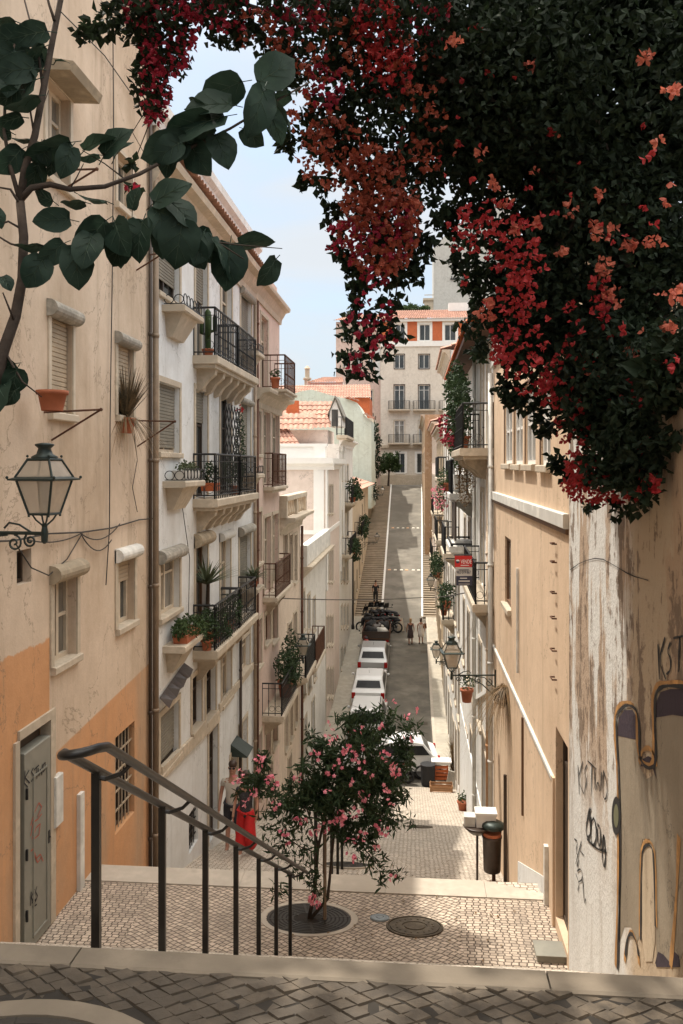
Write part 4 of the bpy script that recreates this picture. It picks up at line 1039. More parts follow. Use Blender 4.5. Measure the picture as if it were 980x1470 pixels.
M['TAN'] = plaster('tan_render', (.40,.26,.15), (.28,.17,.10), .5, patch=(.52,.42,.33), pamt=.5, streak=.5)
row_house('tan and grey stained house at the top of the right hand stairs', FR2, 74, 99.8, 4.6, 'TAN', (-.5,2.0), 6, 'wooddark', False, zb=-9)

m = MB()
def lrib(m, pts, w, o=.036):
    q = [FL.px(x, y, o) for x, y in pts]
    for (a, c) in zip(q, q[1:]):
        dx, dz = c[0]-a[0], c[1]-a[1]; l = math.hypot(dx, dz) or 1; nx, nz = -dz/l*w, dx/l*w
        m.face([FL.pt(a[0]+nx,o,a[1]+nz),FL.pt(a[0]-nx,o,a[1]-nz),FL.pt(c[0]-nx,o,c[1]-nz),FL.pt(c[0]+nx,o,c[1]+nz)])
for st_ in ([(36,1106),(35,1124),(40,1130)],[(42,1105),(36,1116),(43,1124)],[(48,1102),(45,1108),(49,1114),(45,1122)],[(49,1105),(56,1098)],[(53,1101),(53,1118)],[(55,1102),(56,1114),(58,1104),(60,1112),(61,1097)],[(62,1098),(65,1094),(65,1104),(62,1108),(62,1098)],
            [(45,1280),(44,1300)],[(50,1276),(45,1288),(50,1298)],[(53,1272),(51,1280),(54,1286),(51,1294)],[(46,1296),(52,1290),(47,1302),(53,1298)]): lrib(m, st_, .008)
m.build('graffiti_line', SPRAY, DOOR)
m = MB()
for st_ in ([(44,1185),(50,1165),(56,1152),(60,1158),(54,1172)],[(44,1200),(48,1180),(54,1176),(60,1168)],[(46,1205),(52,1188),(58,1182),(56,1198),(48,1205)],[(44,1222),(48,1218),(52,1232),(58,1226),(62,1236)],[(50,1228),(54,1238),(60,1230)]): lrib(m, st_, .007)
m.build('graffiti_line', plain('red_spray', (.45,.10,.06), .8, 0, .3, 25), DOOR)
# ------------------------------------------------------------------ handrails
def handrail(label, ds, d_loop, d_end):
    XH = -1.327*CP-.0
    def P(d, off=0.0, up=0.0):
        # track of the rail line, parallel with the street, falling with the stairs
        y = d*1.0037-.113; z = -1.27-.565*(d-3.5)
        return Vector((XH+off, y, z+up))
    h = thing('handrail', label, 'handrail', (XH, ds[0], GZ(ds[0])))
    m = MB(); loop = []
    L = [P(d) for d in (d_end, ds[0]+.2, ds[0])] + [P(d_loop+.10)]
    Rr = [P(d, .15, .04) for d in (d_loop+.15, ds[0], ds[0]+.2, d_end)]
    for k in range(1, 8):
        t = PI*k/8; c = P(d_loop+.12, .075, .02); loop.append(c+Vector((-.075*math.cos(t), -.13*math.sin(t), .025*math.sin(t)+(k/8-.5)*.04)))
    L[-1] = L[-1]+Vector((0,0,-.0))
    m.tube(L+loop+Rr, .0185, 10)
    m.build('rail', M['rail'], h, True)
    for d in ds:
        p = P(d); g = GZ(p.y)-.02
        m = MB(); m.hexa([(p.x-.018,p.y-.012,g),(p.x+.018,p.y-.012,g),(p.x+.018,p.y+.012,g),(p.x-.018,p.y+.012,g)]+[(p.x-.018,p.y-.012,p.z),(p.x+.018,p.y-.012,p.z),(p.x+.018,p.y+.012,p.z),(p.x-.018,p.y+.012,p.z)])
        m.tube([p+Vector((0,0,-.03)), p+Vector((.04,0,-.035)), p+Vector((.11,0,-.01)), P(d,.15,.03)], .010, 6)
        m.build('post', M['rail'], h)
    return h
handrail('black double tube handrail running down the steps from its rounded upper end', [3.5+.92*k for k in range(7)], 3.08, 9.25)
# second handrail further down
h = thing('handrail', 'second black handrail half hidden behind the flowering tree', 'handrail', (-1.32, 11.3, GZ(11.3)))
m = MB(); m.tube([(-1.32,11.0,GZ(10.9)+.95),(-1.32,11.3,GZ(11)+.92),(-1.32,15.6,GZ(15)+.70)], .021, 8); m.build('rail', M['rail'], h, True)
for y in (11.3,12.4,13.5,14.6,15.5):
    m = MB(); m.box(-1.344,-1.296,y-.012,y+.012,GZ(y)-.1,GZ(11)+.92-(y-11.3)*.43); m.build('post', M['rail'], h)

# ------------------------------------------------------------------ lanterns
def lantern_proto(name, label, arm, loc, group):
    """four sided lantern, local origin at the foot of the lantern; the arm runs towards +x"""
    t = thing(name, label, 'street lamp', (0,0,0), group)
    b0, b1, r1, r2 = .115, .205, .27, .125       # half widths: bottom, rim, eave, roof top
    z0, z1, z2 = .10, .46, .68
    m = MB()
    def sq(w, z): return [Vector((x*w, y*w, z)) for x, y in ((-1,-1),(1,-1),(1,1),(-1,1))]
    A, B, Cc, D = sq(b0, z0), sq(b1, z1), sq(b1+.01, z1+.03), sq(r2, z2)
    for i in range(4):
        m.tube([A[i], B[i]], .013, 6); m.tube([Cc[i], D[i]], .013, 6); m.tube([A[i], A[(i+1) % 4]], .014, 6); m.tube([D[i], D[(i+1) % 4]], .016, 6)
        m.ball(D[i]+Vector((0,0,.035)), .016, 6, 4); m.ball(sq(r1, z1+.03)[i], .018, 6, 4); m.tube([A[i]+Vector((0,0,-.03)), A[i]], .012, 6)
    E0, E1 = sq(b1-.02, z1-.01), sq(r1, z1+.0); E2, E3 = sq(r1, z1+.015), sq(b1-.02, z1+.045)
    for a, b in ((E0,E1),(E1,E2),(E2,E3)):
        for i in range(4): m.face([a[i], a[(i+1) % 4], b[(i+1) % 4], b[i]])
    m.build('frame', M['lampgreen'], t)
    m = MB()
    for lo, hi, in ((A, B), (Cc, D)):
        for i in range(4): m.face([lo[i]*.985+Vector((0,0,lo[i].z*.015)), lo[(i+1) % 4]*.985+Vector((0,0,lo[i].z*.015)), hi[(i+1) % 4]*.985+Vector((0,0,hi[i].z*.015)), hi[i]*.985+Vector((0,0,hi[i].z*.015))])
    m.build('glass', M['lampglass2'], t)
    m = MB(); m.lathe([(.135,z2),(.14,z2+.03),(.085,z2+.06),(.065,z2+.12),(.10,z2+.15),(.10,z2+.165),(.03,z2+.18)], (0,0,0), 14); m.build('vent_cap', M['lampgreen'], t, True)
    m = MB(); m.lathe([(.03,.02),(.045,.05),(.05,.3),(.03,.36),(.02,.38)], (0,0,.1), 10); m.build('bulb', M['lampbulb'], t, True)
    m = MB()
    for i in range(4):
        c = A[i]*.75; m.tube([A[i]*.8+Vector((0,0,.02)), Vector((c.x*.72,c.y*.72,.035)), Vector((c.x*.30,c.y*.30,-.01)), Vector((0,0,-.03))], .010, 6)
    m.lathe([(.012,-.22),(.034,-.2),(.038,-.1),(.028,-.04),(.035,-.02),(.02,.0)], (0,0,0), 10)
    m.tube([(0,0,-.11),(arm,0,-.11)], .020, 8)
    # scrolls under the arm
    def spiral(c, r, turns, a0, sg=1):
        return [Vector((c[0]+r*(1-.85*k/24)*math.cos(a0+sg*turns*2*PI*k/24), 0, c[1]+r*(1-.85*k/24)*math.sin(a0+sg*turns*2*PI*k/24))) for k in range(25)]
    m.tube(spiral((.17,-.19), .075, 1.6, PI*.3, -1), .012, 5); m.tube(spiral((.36,-.22), .09, 1.5, PI*.5), .012, 5); m.tube([(.10,0,-.13),(.16,0,-.10),(.30,0,-.02),(.42,0,-.0),(.48,0,-.06)], .012, 5); m.tube(spiral((arm*.60,-.24), .10, 1.4, PI*.4), .011, 5); m.tube(spiral((arm*.84,-.30), .10, 1.3, PI*.5, -1), .011, 5)
    m.tube([(arm*.22,0,-.13),(arm*.45,0,-.19),(arm*.7,0,-.34),(arm*.97,0,-.62)], .014, 6); m.tube([(arm*.5,0,-.13),(arm*.75,0,-.17),(arm*.97,0,-.40)], .011, 6)
    m.box(arm-.02, arm+.02, -.04, .04, -.68, .02)
    m.build('bracket', M['lampgreen'], t)
    return t
M['lampglass2'] = plain('frosted_lamp_glass', (.62,.52,.40), .12, 0, .22, 5)
def lgm():
    m = M['lampglass2']; t = m.node_tree; g = G(t); b = t.nodes['Principled BSDF']
    tr = g.n('ShaderNodeBsdfTransparent'); mx = g.n('ShaderNodeMixShader'); mx.inputs[0].default_value = .55
    t.links.new(tr.outputs[0], mx.inputs[1]); t.links.new(b.outputs[0], mx.inputs[2]); t.links.new(mx.outputs[0], t.nodes['Material Output'].inputs['Surface'])
lgm(); M['lampbulb'] = plain('lamp_bulb', (.6,.56,.48), .3, 0, .1, 5)
GL = 'four sided street lanterns on wall brackets'
def lamp(label, p, rz, sc, F):
    n = abs((p-F.O).dot(F.n)); la = lantern_proto('street_lamp', label, n/sc, p, GL); la.location = p; la.rotation_euler = (0,0,rz); la.scale = (sc,sc,sc)
lamp('large green lantern on the peach wall at the left edge, nearest of all', C(64,751,6.35), PI-.12, .71, FL)
lamp('large grey framed lantern in front of the white house on the right', C(648,963,16.6), .10, .80, FR)
lamp('lantern on the beige house beside the ironwork balcony', C(435,944,26), PI, .85, FL)
lamp('smaller lantern just behind the largest one of the right hand wall', C(626,946,33), 0, .85, FR)
lamp('tiny lantern near the top of the left side stairs', C(549,709,80), PI, .85, FL)
lamp('tiny lantern half way up the left side stairs', C(541,777,70), PI, .85, FL)
lamp('distant lantern on the right hand row below the slatted screen', C(618,843,44), 0, .85, FR)

# ------------------------------------------------------------------ tree grates, manholes, covers
def grate(c, rad, label, rings, slope=0.0, ring='strip'):
    t = thing('tree_grate', label, 'tree grate', (c[0], c[1], c[2]))
    def lift(mb):
        mb.v = [(x, c[1]+(y-c[1])*(.66 if c[1] > 4 else 1), z) for x, y, z in mb.v]
        if slope: mb.v = [(x, y, z+slope*(y-c[1])) for x, y, z in mb.v]
        return mb
    m = MB(); m.lathe([(rad,-.06),(rad,.006),(rad*.875,.006),(rad*.87,-.06)], c, 48, False); lift(m).build('stone_ring', M[ring], t)
    m = MB(); r0 = rad*.86
    for i in range(rings):
        a = r0-(r0-.16)*i/rings; w_ = (r0-.16)/rings*.6
        m.lathe([(a,-.03),(a,.004),(a-w_,.004),(a-w_,-.03)], c, 48, False)
    for k in range(8):
        an = PI*k/4+.2; d = Vector((math.cos(an), math.sin(an), 0)); n_ = Vector((-d.y, d.x, 0))*.015; c_ = Vector(c)
        m.hexa([c_+d*.15-n_+Vector((0,0,-.03)),c_+d*r0-n_+Vector((0,0,-.03)),c_+d*r0+n_+Vector((0,0,-.03)),c_+d*.15+n_+Vector((0,0,-.03)),c_+d*.15-n_+Vector((0,0,.006)),c_+d*r0-n_+Vector((0,0,.006)),c_+d*r0+n_+Vector((0,0,.006)),c_+d*.15+n_+Vector((0,0,.006))])
    lift(m).build('iron_rings', M['castiron2'], t)
    m = MB(); m.lathe([(r0,.001),(.001,.001)], c, 40, False); lift(m).build('soil', M['joint'], t)
    return t
M['castiron2'] = plain('dark_cast_iron', (.045,.038,.030), .65, .3, .35, 12, .2)
pg = C(443, 1318, 9.85); TREE = Vector((pg.x, pg.y, Z_LAND)); grate(tuple(TREE), .58, 'round iron tree grate under the pink flowering tree', 7)
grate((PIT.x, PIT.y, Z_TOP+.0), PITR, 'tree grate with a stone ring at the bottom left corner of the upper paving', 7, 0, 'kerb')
g2 = C(498, 1250, 15.9); grate((g2.x, g2.y, RZ(g2.y)+.02), .5, 'second iron tree grate behind the flowering tree on the ramp', 6, -.29)
def manhole(px, py, d, rad, label, sl=0, mat='castiron'):
    c = C(px, py, d); z = RZ(c.y)+.012; m = MB()
    m.lathe([(rad,-.05),(rad,.004),(rad*.93,.008),(rad*.92,-.004),(rad*.87,-.004),(rad*.86,.006),(rad*.45,.006),(rad*.44,-.002),(rad*.36,-.002),(rad*.35,.008),(.001,.008)], (c.x,c.y,z), 40, False)
    for k in range(18):
        a = 2*PI*k/18; dd = Vector((math.cos(a), math.sin(a), 0)); p = Vector((c.x,c.y,z+.008))+dd*rad*.65; m.ball(p, rad*.045, 6, 3, (1,1,.3))
    m.v = [(x, c.y+(y-c.y)*.66, zz) for x, y, zz in m.v]
    if sl: m.v = [(x, y, zz+sl*(y-c.y)) for x, y, zz in m.v]
    single(m, 'manhole_cover', M[mat], label, 'manhole cover')
manhole(595, 1332, 9.66, .33, 'large rusty round manhole cover on the landing')
manhole(602, 1188, 21.4, .34, 'round manhole cover further down the ramp', -.29)
manhole(545, 1319, 9.85, .115, 'small blue grey round cover beside the tree grate', 0, 'bluecover')
M_ = M
b = C(791, 1382, 9.1); m = MB(); m.hexa([(b.x-.17,b.y-.14,Z_LAND),(b.x+.17,b.y-.14,Z_LAND),(b.x+.17,b.y+.14,Z_LAND),(b.x-.17,b.y+.14,Z_LAND),(b.x-.165,b.y-.13,Z_LAND+.055),(b.x+.165,b.y-.13,Z_LAND+.055),(b.x+.17,b.y+.14,Z_LAND+.065),(b.x-.17,b.y+.14,Z_LAND+.065)])
m.box(b.x-.18,b.x+.18,b.y-.15,b.y+.15,Z_LAND+.067,Z_LAND+.078); single(m, 'utility_box', M['greydoor'], 'low grey utility box at the foot of the steps against the graffiti wall', 'utility box')

# ------------------------------------------------------------------ litter bin and the boxes on it
b = C(706, 1268, 14.7); gz = GZ(b.y)
t = thing('litter_bin', 'dark brown litter bin on a post beside the apricot wall', 'litter bin', (b.x, b.y, gz))
m = MB(); m.lathe([(.17,0),(.17,.02),(.10,.05),(.035,.06),(.03,.3)], (b.x+.03,b.y,gz-.05), 16); m.build('post', M['rust'], t)
m = MB(); m.lathe([(.145,.22),(.15,.24),(.165,.80),(.175,.81),(.175,.84),(.16,.84)], (b.x,b.y,gz), 24); m.build('body', M['binbrown'], t, True)
m = MB(); m.lathe([(.155,.842),(.162,.846),(.162,.90),(.155,.90)], (b.x,b.y,gz), 24); m.build('rim_band', M['terracotta'], t)
m = MB(); m.lathe([(.19,.98),(.20,1.0),(.19,1.05),(.12,1.09),(.03,1.10)], (b.x+.02,b.y,gz), 24); m.build('lid', M['lampgreen'], t, True)
m = MB(); m.tube([(b.x-.14,b.y,gz+.84),(b.x-.14,b.y,gz+1.0)], .012, 6); m.tube([(b.x+.15,b.y,gz+.84),(b.x+.16,b.y,gz+1.0)], .012, 6); m.build('lid_support', M['iron'], t)
m = MB(); m.tube([(b.x-.25,b.y+.1,gz-.1),(b.x-.25,b.y+.1,gz+.82)], .022, 8); m.lathe([(.02,-.16),(.12,-.13),(.22,-.04),(.25,.0),(.23,.01)], (b.x-.25,b.y+.1,gz+.96), 22); o = single(m, 'ash_bowl', M['binbrown'], 'shiny brown bowl on a thin post beside the litter bin', 'bowl', None, True)
m = MB(); bx = Vector((b.x-.10,b.y+.12,gz+.82)); m.box(bx.x-.17,bx.x+.17,bx.y-.13,bx.y+.13,gz+.965,bx.z+.36); m.box(bx.x-.19,bx.x+.19,bx.y-.15,bx.y+.15,bx.z+.362,bx.z+.41); single(m, 'white_box', M['white'], 'white lidded box lying on the brown bowl by the litter bin', 'box')
m = MB(); m.box(bx.x-.38,bx.x-.19,bx.y-.10,bx.y+.12,gz+.965,bx.z+.30); m.box(bx.x-.385,bx.x-.185,bx.y-.105,bx.y+.125,bx.z+.302,bx.z+.32); single(m, 'grey_box', M['whitedirty'], 'narrow grey box on the left of the white box behind the bin', 'box')
m = MB(); s0 = FR.s(729); m.tube([FR.pt(s0,.05,GZ(s0)-.1),FR.pt(s0,.05,GZ(s0)+1.9)], .03, 8); single(m, 'drain_pipe', M['wooddark'], 'short dark drain pipe on the apricot wall behind the litter bin', 'pipe')

# ------------------------------------------------------------------ cables and laundry brackets on the left wall
def sag(a, b, s, n=10):
    a, b = Vector(a), Vector(b); return [a.lerp(b, i/n)-Vector((0,0,s*4*(i/n)*(1-i/n))) for i in range(n+1)]
def Lp(px, py, o=.04): s, z = FL.px(px, py, o); return FL.pt(s, o, z)
def cable(pts, label, r=.008, group=None):
    m = MB(); m.tube(pts, r, 5); single(m, 'cable', M['cable'], label, 'cable', group)
cable([Lp(-30,778), Lp(20,776), Lp(70,766), Lp(118,764), Lp(160,758), Lp(200,746), Lp(222,744)], 'thick black cable running level across the peach house above its lower windows', .011)
cable(sag(Lp(40,775), Lp(116,766), .06)+sag(Lp(116,766), Lp(160,775), .18)[1:], 'thin slack cable looping under the thick one on the peach house')
cable(sag(Lp(116,766), Lp(172,752), .14), 'thin drooping cable between the two lower windows of the peach house')
cable([Lp(118,766), Lp(96,803), Lp(70,826), Lp(45,815), Lp(22,780)], 'loose wire curving past the small hatch below the large lantern')
cable([Lp(162,40), Lp(163,200), Lp(161,400), Lp(158,600), Lp(157,760), Lp(152,840)], 'long vertical wire down the middle of the peach house')
cable([Lp(85,15), Lp(150,80), Lp(212,168)], 'thin wire slanting down under the top of the peach house')
cable([Lp(223,690), Lp(226,760), Lp(221,850), Lp(226,920), Lp(222,1010)], 'tangle of black wire along the zinc downpipe', .016)
cable([Lp(262,730), Lp(272,800), Lp(270,920)], 'black wire hanging down the white house beside its lowest balcony')
cable([Lp(192,620), Lp(197,660), Lp(190,700), Lp(197,735)], 'dry tendril trailing below the agave on the peach house', .006)
cable(sag(C(365,857,23.5), C(612,857,38), .10, 14)+sag(C(612,857,38), C(672,850,21.5), .05)[1:], 'long cable hung across the street from house to house', .016)
cable([C(640,716,24), C(560,716.5,40)], 'short washing line over the street from the plant balcony', .012) if False else None
for (xw, yw, xo, yo, xb, yb_, lab) in ((52,592,145,588,74,632,'rusty iron bracket under the mid left window holding a clay pot'),(196,604,251,605,197,641,'rusty iron bracket under the window with the agave'),(98,244,139,243,98,268,'thin iron bracket below the topmost window'),(214,366,236,363,196,388,'thin iron bracket high beside the roller blind of the white house')):
    s, z = FL.px((xw+xb)/2 if xw < 60 else xw, yw); A = FL.pt(s, 0, z); A2 = FL.pt(FL.s(xb), 0, FL.z(xb, yb_)); 
    E = FL.px(xo, yo, .72); E = FL.pt(s+.1, .75, z+.0)
    # real end point: on the plane 0.75 m out from the wall
    s3, z3 = FL.px(xo, yo, .62); E = FL.pt(s3, .62, z3)
    m = MB(); m.tube([A, E], .013, 6); m.tube([A2, E], .012, 6); m.ball(E, .022, 8, 5); single(m, 'iron_bracket', M['rust'], lab, 'bracket')

# ------------------------------------------------------------------ sale sign on the right
sg = thing('sale_sign', 'red, grey and navy property sale sign hung out over the street', 'sign', C(666,840,17.15))
def SGP(px, py, dy=0): return C(px, py, 17.15+dy)
def panel(x0, x1, y0, y1, mat, nm):
    m = MB(); a, b, c, d = SGP(x0,y1), SGP(x1,y1), SGP(x1,y0), SGP(x0,y0); e = [p+Vector((-SGP(0,0).x*0+.003,.03,0)) for p in (a,b,c,d)]
    m.prism([a,b,c,d], e); return m.build(nm, mat, sg)
NAVY = plain('navy_panel', (.03,.035,.07), .4, 0, .08, 5); SIGR = plain('red_panel', (.55,.02,.02), .4, 0, .08, 5); SIGG = plain('grey_panel', (.52,.51,.49), .45, 0, .05, 5); SW = plain('sign_white', (.82,.82,.82), .5, 0, .04, 5)
rp_ = panel(652.5,677.5,798,814,SIGR,'red_panel'); gp_ = panel(653.5,677.5,814.4,826.6,SIGG,'grey_panel'); np_ = panel(654.5,677.5,827,840.5,NAVY,'navy_panel')
m = MB(); m.tube([SGP(640,801.5,.02), SGP(653,801.5,.02)], .012, 5); m.tube([SGP(651.8,796.5,.015), SGP(677.8,796.5,.015)], .014, 6)
s, z = FR.px(683, 802); m.tube([SGP(676,803,.02), FR.pt(17.27,.36,SGP(0,803).z)], .014, 6); m.tube([SGP(676,815,.02), FR.pt(17.27,.36,SGP(0,806).z)], .010, 6); m.build('frame', M['iron'], sg)
def text(s, px, py, hpx, mat, parent, nm, wfit=None, dd=-.006):
    cu = bpy.data.curves.new(nm, 'FONT'); cu.body = s; cu.size = 1; cu.align_x = 'LEFT'; cu.extrude = .002
    o = bpy.data.objects.new(nm, cu); COL.objects.link(o); bpy.context.view_layer.update()
    me = bpy.data.meshes.new_from_object(o.evaluated_get(bpy.context.evaluated_depsgraph_get())); bpy.data.objects.remove(o); bpy.data.curves.remove(cu)
    xs = [v.co.x for v in me.vertices]; ys = [v.co.y for v in me.vertices]; w_, h_ = max(xs)-min(xs), max(ys)-min(ys)
    D = 17.15+dd; k = D/FPX; base = C(px, py, D)-ORI[parent.name]; right = Vector((CP, SP, 0)); fwd = Vector((-SP, CP, 0))
    sx = (wfit*k/w_) if wfit else hpx*k/h_; sz = hpx*k/h_
    for v in me.vertices: v.co = base+right*(v.co.x-min(xs))*sx+Vector((0,0,1))*(v.co.y-min(ys))*sz-fwd*v.co.z
    me.materials.clear(); me.materials.append(mat); o = bpy.data.objects.new(nm, me); COL.objects.link(o); o.parent = parent; return o
text('VENDE', 661, 809, 5.6, SW, rp_, 'lettering', 15.5)
text('962 019 867', 655.5, 823.6, 4.4, NAVY, gp_, 'lettering', 20)
def stripe(parent, x0, x1, y, h, mat):
    m = MB(); a = C(x0,y,17.14); b = C(x1,y,17.14); hh = h*17.15/FPX; m.hexa([a,b,b+Vector((0,.004,0)),a+Vector((0,.004,0)),a+Vector((0,0,hh)),b+Vector((0,0,hh)),b+Vector((0,.004,hh)),a+Vector((0,.004,hh))]); m.build('small_print', mat, parent)
stripe(rp_, 661, 673, 812, .9, SW); stripe(gp_, 658, 673, 818.5, .9, NAVY); stripe(np_, 660, 670, 830.5, 1, SW); stripe(np_, 658, 674, 835.2, 2.0, SIGG); stripe(np_, 658, 674, 838.8, .8, SIGG)
m = MB(); c = C(656.8,806,17.142); k_ = 17.15/FPX
for a0, a1, mt in ((.15, PI-.15, 0), (PI-.15, 2*PI+.15, 1)):
    m.cm = mt; ctr = c; m.face([ctr+Vector((CP*math.cos(a)*2.7*k_, SP*math.cos(a)*2.7*k_, math.sin(a)*2.7*k_)) for a in [a0+(a1-a0)*i/12 for i in range(13)]])
m.build('balloon_emblem', [SW, NAVY], rp_)

# ------------------------------------------------------------------ crates and street clutter at the bottom right
def gpt(px, py, d): p = C(px, py, d); return Vector((p.x, p.y, GZ(p.y)))
def crate(c, w, dp, h, label, mat, slats=3, cat='crate'):
    m = MB(); x, y, z = c
    for k in range(slats):
        z0 = z+.03+(h-.03)*k/slats; z1 = z0+(h-.03)/slats*.72
        m.box(x-w/2,x+w/2,y-dp/2,y-dp/2+.015,z0,z1); m.box(x-w/2,x+w/2,y+dp/2-.015,y+dp/2,z0,z1); m.box(x-w/2,x-w/2+.015,y-dp/2+.016,y+dp/2-.016,z0,z1); m.box(x+w/2-.015,x+w/2,y-dp/2+.016,y+dp/2-.016,z0,z1)
    for sx in (-1,1):
        for sy in (-1,1): m.box(x+sx*(w/2-.035)-.02,x+sx*(w/2-.035)+.02,y+sy*(dp/2-.035)-.02,y+sy*(dp/2-.035)+.02,z,z+h)
    m.box(x-w/2+.02,x+w/2-.02,y-dp/2+.02,y+dp/2-.02,z+.02,z+.04); single(m, 'crate', M[mat], label, cat)
c0 = gpt(633,1130,31.5); crate((c0.x,c0.y,c0.z),.85,.5,.34,'low wooden crate on the pavement in front of the dried plant','cratewood')
c1 = gpt(635,1122,33.6); crate((c1.x-.05,c1.y,c1.z+.12),.55,.5,.62,'orange red crate behind the low wooden crate','tileorange',4)
m = MB(); m.box(c1.x-.45,c1.x+.35,c1.y-.35,c1.y+.25,c1.z+.86,c1.z+.90); m.box(c1.x-.40,c1.x+.30,c1.y-.30,c1.y+.2,c1.z+.76,c1.z+.858); single(m, 'polystyrene_tray', M['white'], 'white tray lying on top of the orange crate', 'tray')
m = MB(); c2 = gpt(614,1128,33.2); m.lathe([(.24,0),(.27,.1),(.29,.8),(.31,.85),(.25,.86)], (c2.x,c2.y,c2.z), 18); single(m, 'dustbin', M['black'], 'black dustbin beside the crates and the white car', 'dustbin')
m = MB(); c3 = gpt(646,1123,32.5); m.hexa([(c3.x-.2,c3.y-.1,c3.z),(c3.x+.25,c3.y-.1,c3.z),(c3.x+.25,c3.y+.05,c3.z),(c3.x-.2,c3.y+.05,c3.z),(c3.x-.05,c3.y+.15,c3.z+.7),(c3.x+.3,c3.y+.15,c3.z+.62),(c3.x+.3,c3.y+.25,c3.z+.62),(c3.x-.05,c3.y+.25,c3.z+.7)]); single(m, 'cardboard_sheet', M['hoodgrey'], 'bent sheet of grey cardboard leaning at the wall by the crates', 'cardboard')
# ------------------------------------------------------------------ foliage helpers
def rdir(r): 
    z = r.uniform(-1, 1); a = r.uniform(0, 2*PI); k = math.sqrt(1-z*z); return Vector((k*math.cos(a), k*math.sin(a), z))
def px_blob(px, py, d, rx, ry, rd):
    k = d/FPX; return (C(px, py, d), Vector((CP, SP, 0))*rx*k, Vector((-SP, CP, 0))*rd, Vector((0, 0, ry*k)))
def cloud(m, blob, n, L, W, r, shell=.55, down=.4, fold=.25, clump=0):
    c, ax, ay, az = blob; cl = [rdir(r)*r.uniform(.3, 1) for _ in range(clump)] if clump else None
    for i in range(n):
        if cl:
            q = r.choice(cl)+rdir(r)*r.uniform(.0, .34)
        else: q = rdir(r)*(r.random()**(1/3)*(1-shell)+shell*r.uniform(.55, 1.06))
        p = c+ax*q.x+ay*q.y+az*q.z
        d = (rdir(r)+Vector((0,0,-down))).normalized(); k = r.uniform(.65, 1.2)
        m.leaf(p, d, rdir(r), L*k, W*k, fold)
def bracts(m, p, s, r):
    """three papery ovate bracts round a centre"""
    ax = rdir(r); u = ax.orthogonal().normalized(); v = ax.cross(u)
    for k in range(3):
        a = 2*PI*k/3+r.uniform(-.3, .3); d = (u*math.cos(a)+v*math.sin(a)+ax*r.uniform(.4,1.0)).normalized(); w = d.cross(ax).normalized(); q = w.cross(d); L = s*r.uniform(.8,1.15)
        pts = [(0,0,0),(.28,.30,.10),(.62,.36,.16),(1.0,.0,.05),(.62,-.36,.16),(.28,-.30,.10)]
        P = [p+d*(L*x)+w*(L*y)+q*(L*z) for x, y, z in pts]; n = len(m.v)
        m.v += [tuple(t) for t in P]; m.f += [(n,n+1,n+2,n+3),(n,n+3,n+4,n+5)]; m.m += [m.cm]*2

# ------------------------------------------------------------------ bougainvillea over the right hand wall
r = random.Random(5)
bg_ = thing('bougainvillea', 'huge dark bougainvillea with red and coral bracts tumbling over the graffiti wall', 'plant', C(880, 500, 6.2))
m = MB()
B = [(860,110,6.2,240,230,1.2),(850,370,6.2,150,165,.9),(720,130,6.0,150,150,.9),(885,545,5.65,95,105,.5),(905,635,5.2,36,72,.3),(960,540,4.75,40,50,.25),(755,455,6.3,55,85,.5),(695,350,6.4,30,70,.4),(560,50,5.8,110,100,.7),(440,40,5.6,85,70,.6),(540,190,5.8,85,80,.5),(470,185,5.7,45,50,.4),(555,290,5.9,55,70,.45),(560,355,5.9,42,38,.3),(320,15,5.4,45,40,.4),(235,50,5.4,40,60,.35),(215,125,5.4,22,50,.25),(185,28,5.3,40,20,.3),(690,250,6.2,45,60,.5),(625,215,6.0,45,60,.4),(870,660,5.45,40,45,.3),(830,575,5.9,40,60,.4),(790,540,6.1,35,45,.3),(700,425,6.4,26,48,.3),(672,395,6.5,16,26,.2),(1030,100,6.3,150,260,1.0),(1020,420,6.0,90,150,.7),(700,-120,6.2,420,150,1.2),(250,-70,5.6,150,80,.6),(985,500,4.7,40,60,.3)]
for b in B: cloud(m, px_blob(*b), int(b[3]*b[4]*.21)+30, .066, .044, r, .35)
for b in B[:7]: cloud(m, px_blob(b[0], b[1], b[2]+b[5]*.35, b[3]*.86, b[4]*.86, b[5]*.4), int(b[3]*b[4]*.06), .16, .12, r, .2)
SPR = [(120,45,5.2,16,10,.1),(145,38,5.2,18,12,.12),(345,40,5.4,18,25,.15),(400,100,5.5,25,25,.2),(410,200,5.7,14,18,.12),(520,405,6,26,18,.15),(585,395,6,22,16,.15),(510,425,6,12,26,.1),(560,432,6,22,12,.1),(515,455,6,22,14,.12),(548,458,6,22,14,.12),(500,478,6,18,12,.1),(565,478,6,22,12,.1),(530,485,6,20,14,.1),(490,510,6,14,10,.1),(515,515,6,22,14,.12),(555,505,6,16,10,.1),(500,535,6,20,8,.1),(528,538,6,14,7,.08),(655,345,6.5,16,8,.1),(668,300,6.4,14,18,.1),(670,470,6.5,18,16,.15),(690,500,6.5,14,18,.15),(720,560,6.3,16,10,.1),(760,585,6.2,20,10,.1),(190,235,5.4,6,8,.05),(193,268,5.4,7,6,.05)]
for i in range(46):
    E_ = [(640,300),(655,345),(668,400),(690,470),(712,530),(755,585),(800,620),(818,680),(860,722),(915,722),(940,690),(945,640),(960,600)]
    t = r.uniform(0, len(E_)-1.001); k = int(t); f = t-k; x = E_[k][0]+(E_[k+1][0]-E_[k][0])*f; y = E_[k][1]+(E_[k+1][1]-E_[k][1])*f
    SPR.append((x+r.uniform(-14,8), y+r.uniform(-10,16), min(6.3, 1830/(x-593+1e-3)-.3) if x > 820 else 6.25, r.uniform(6,15), r.uniform(6,15), .1))
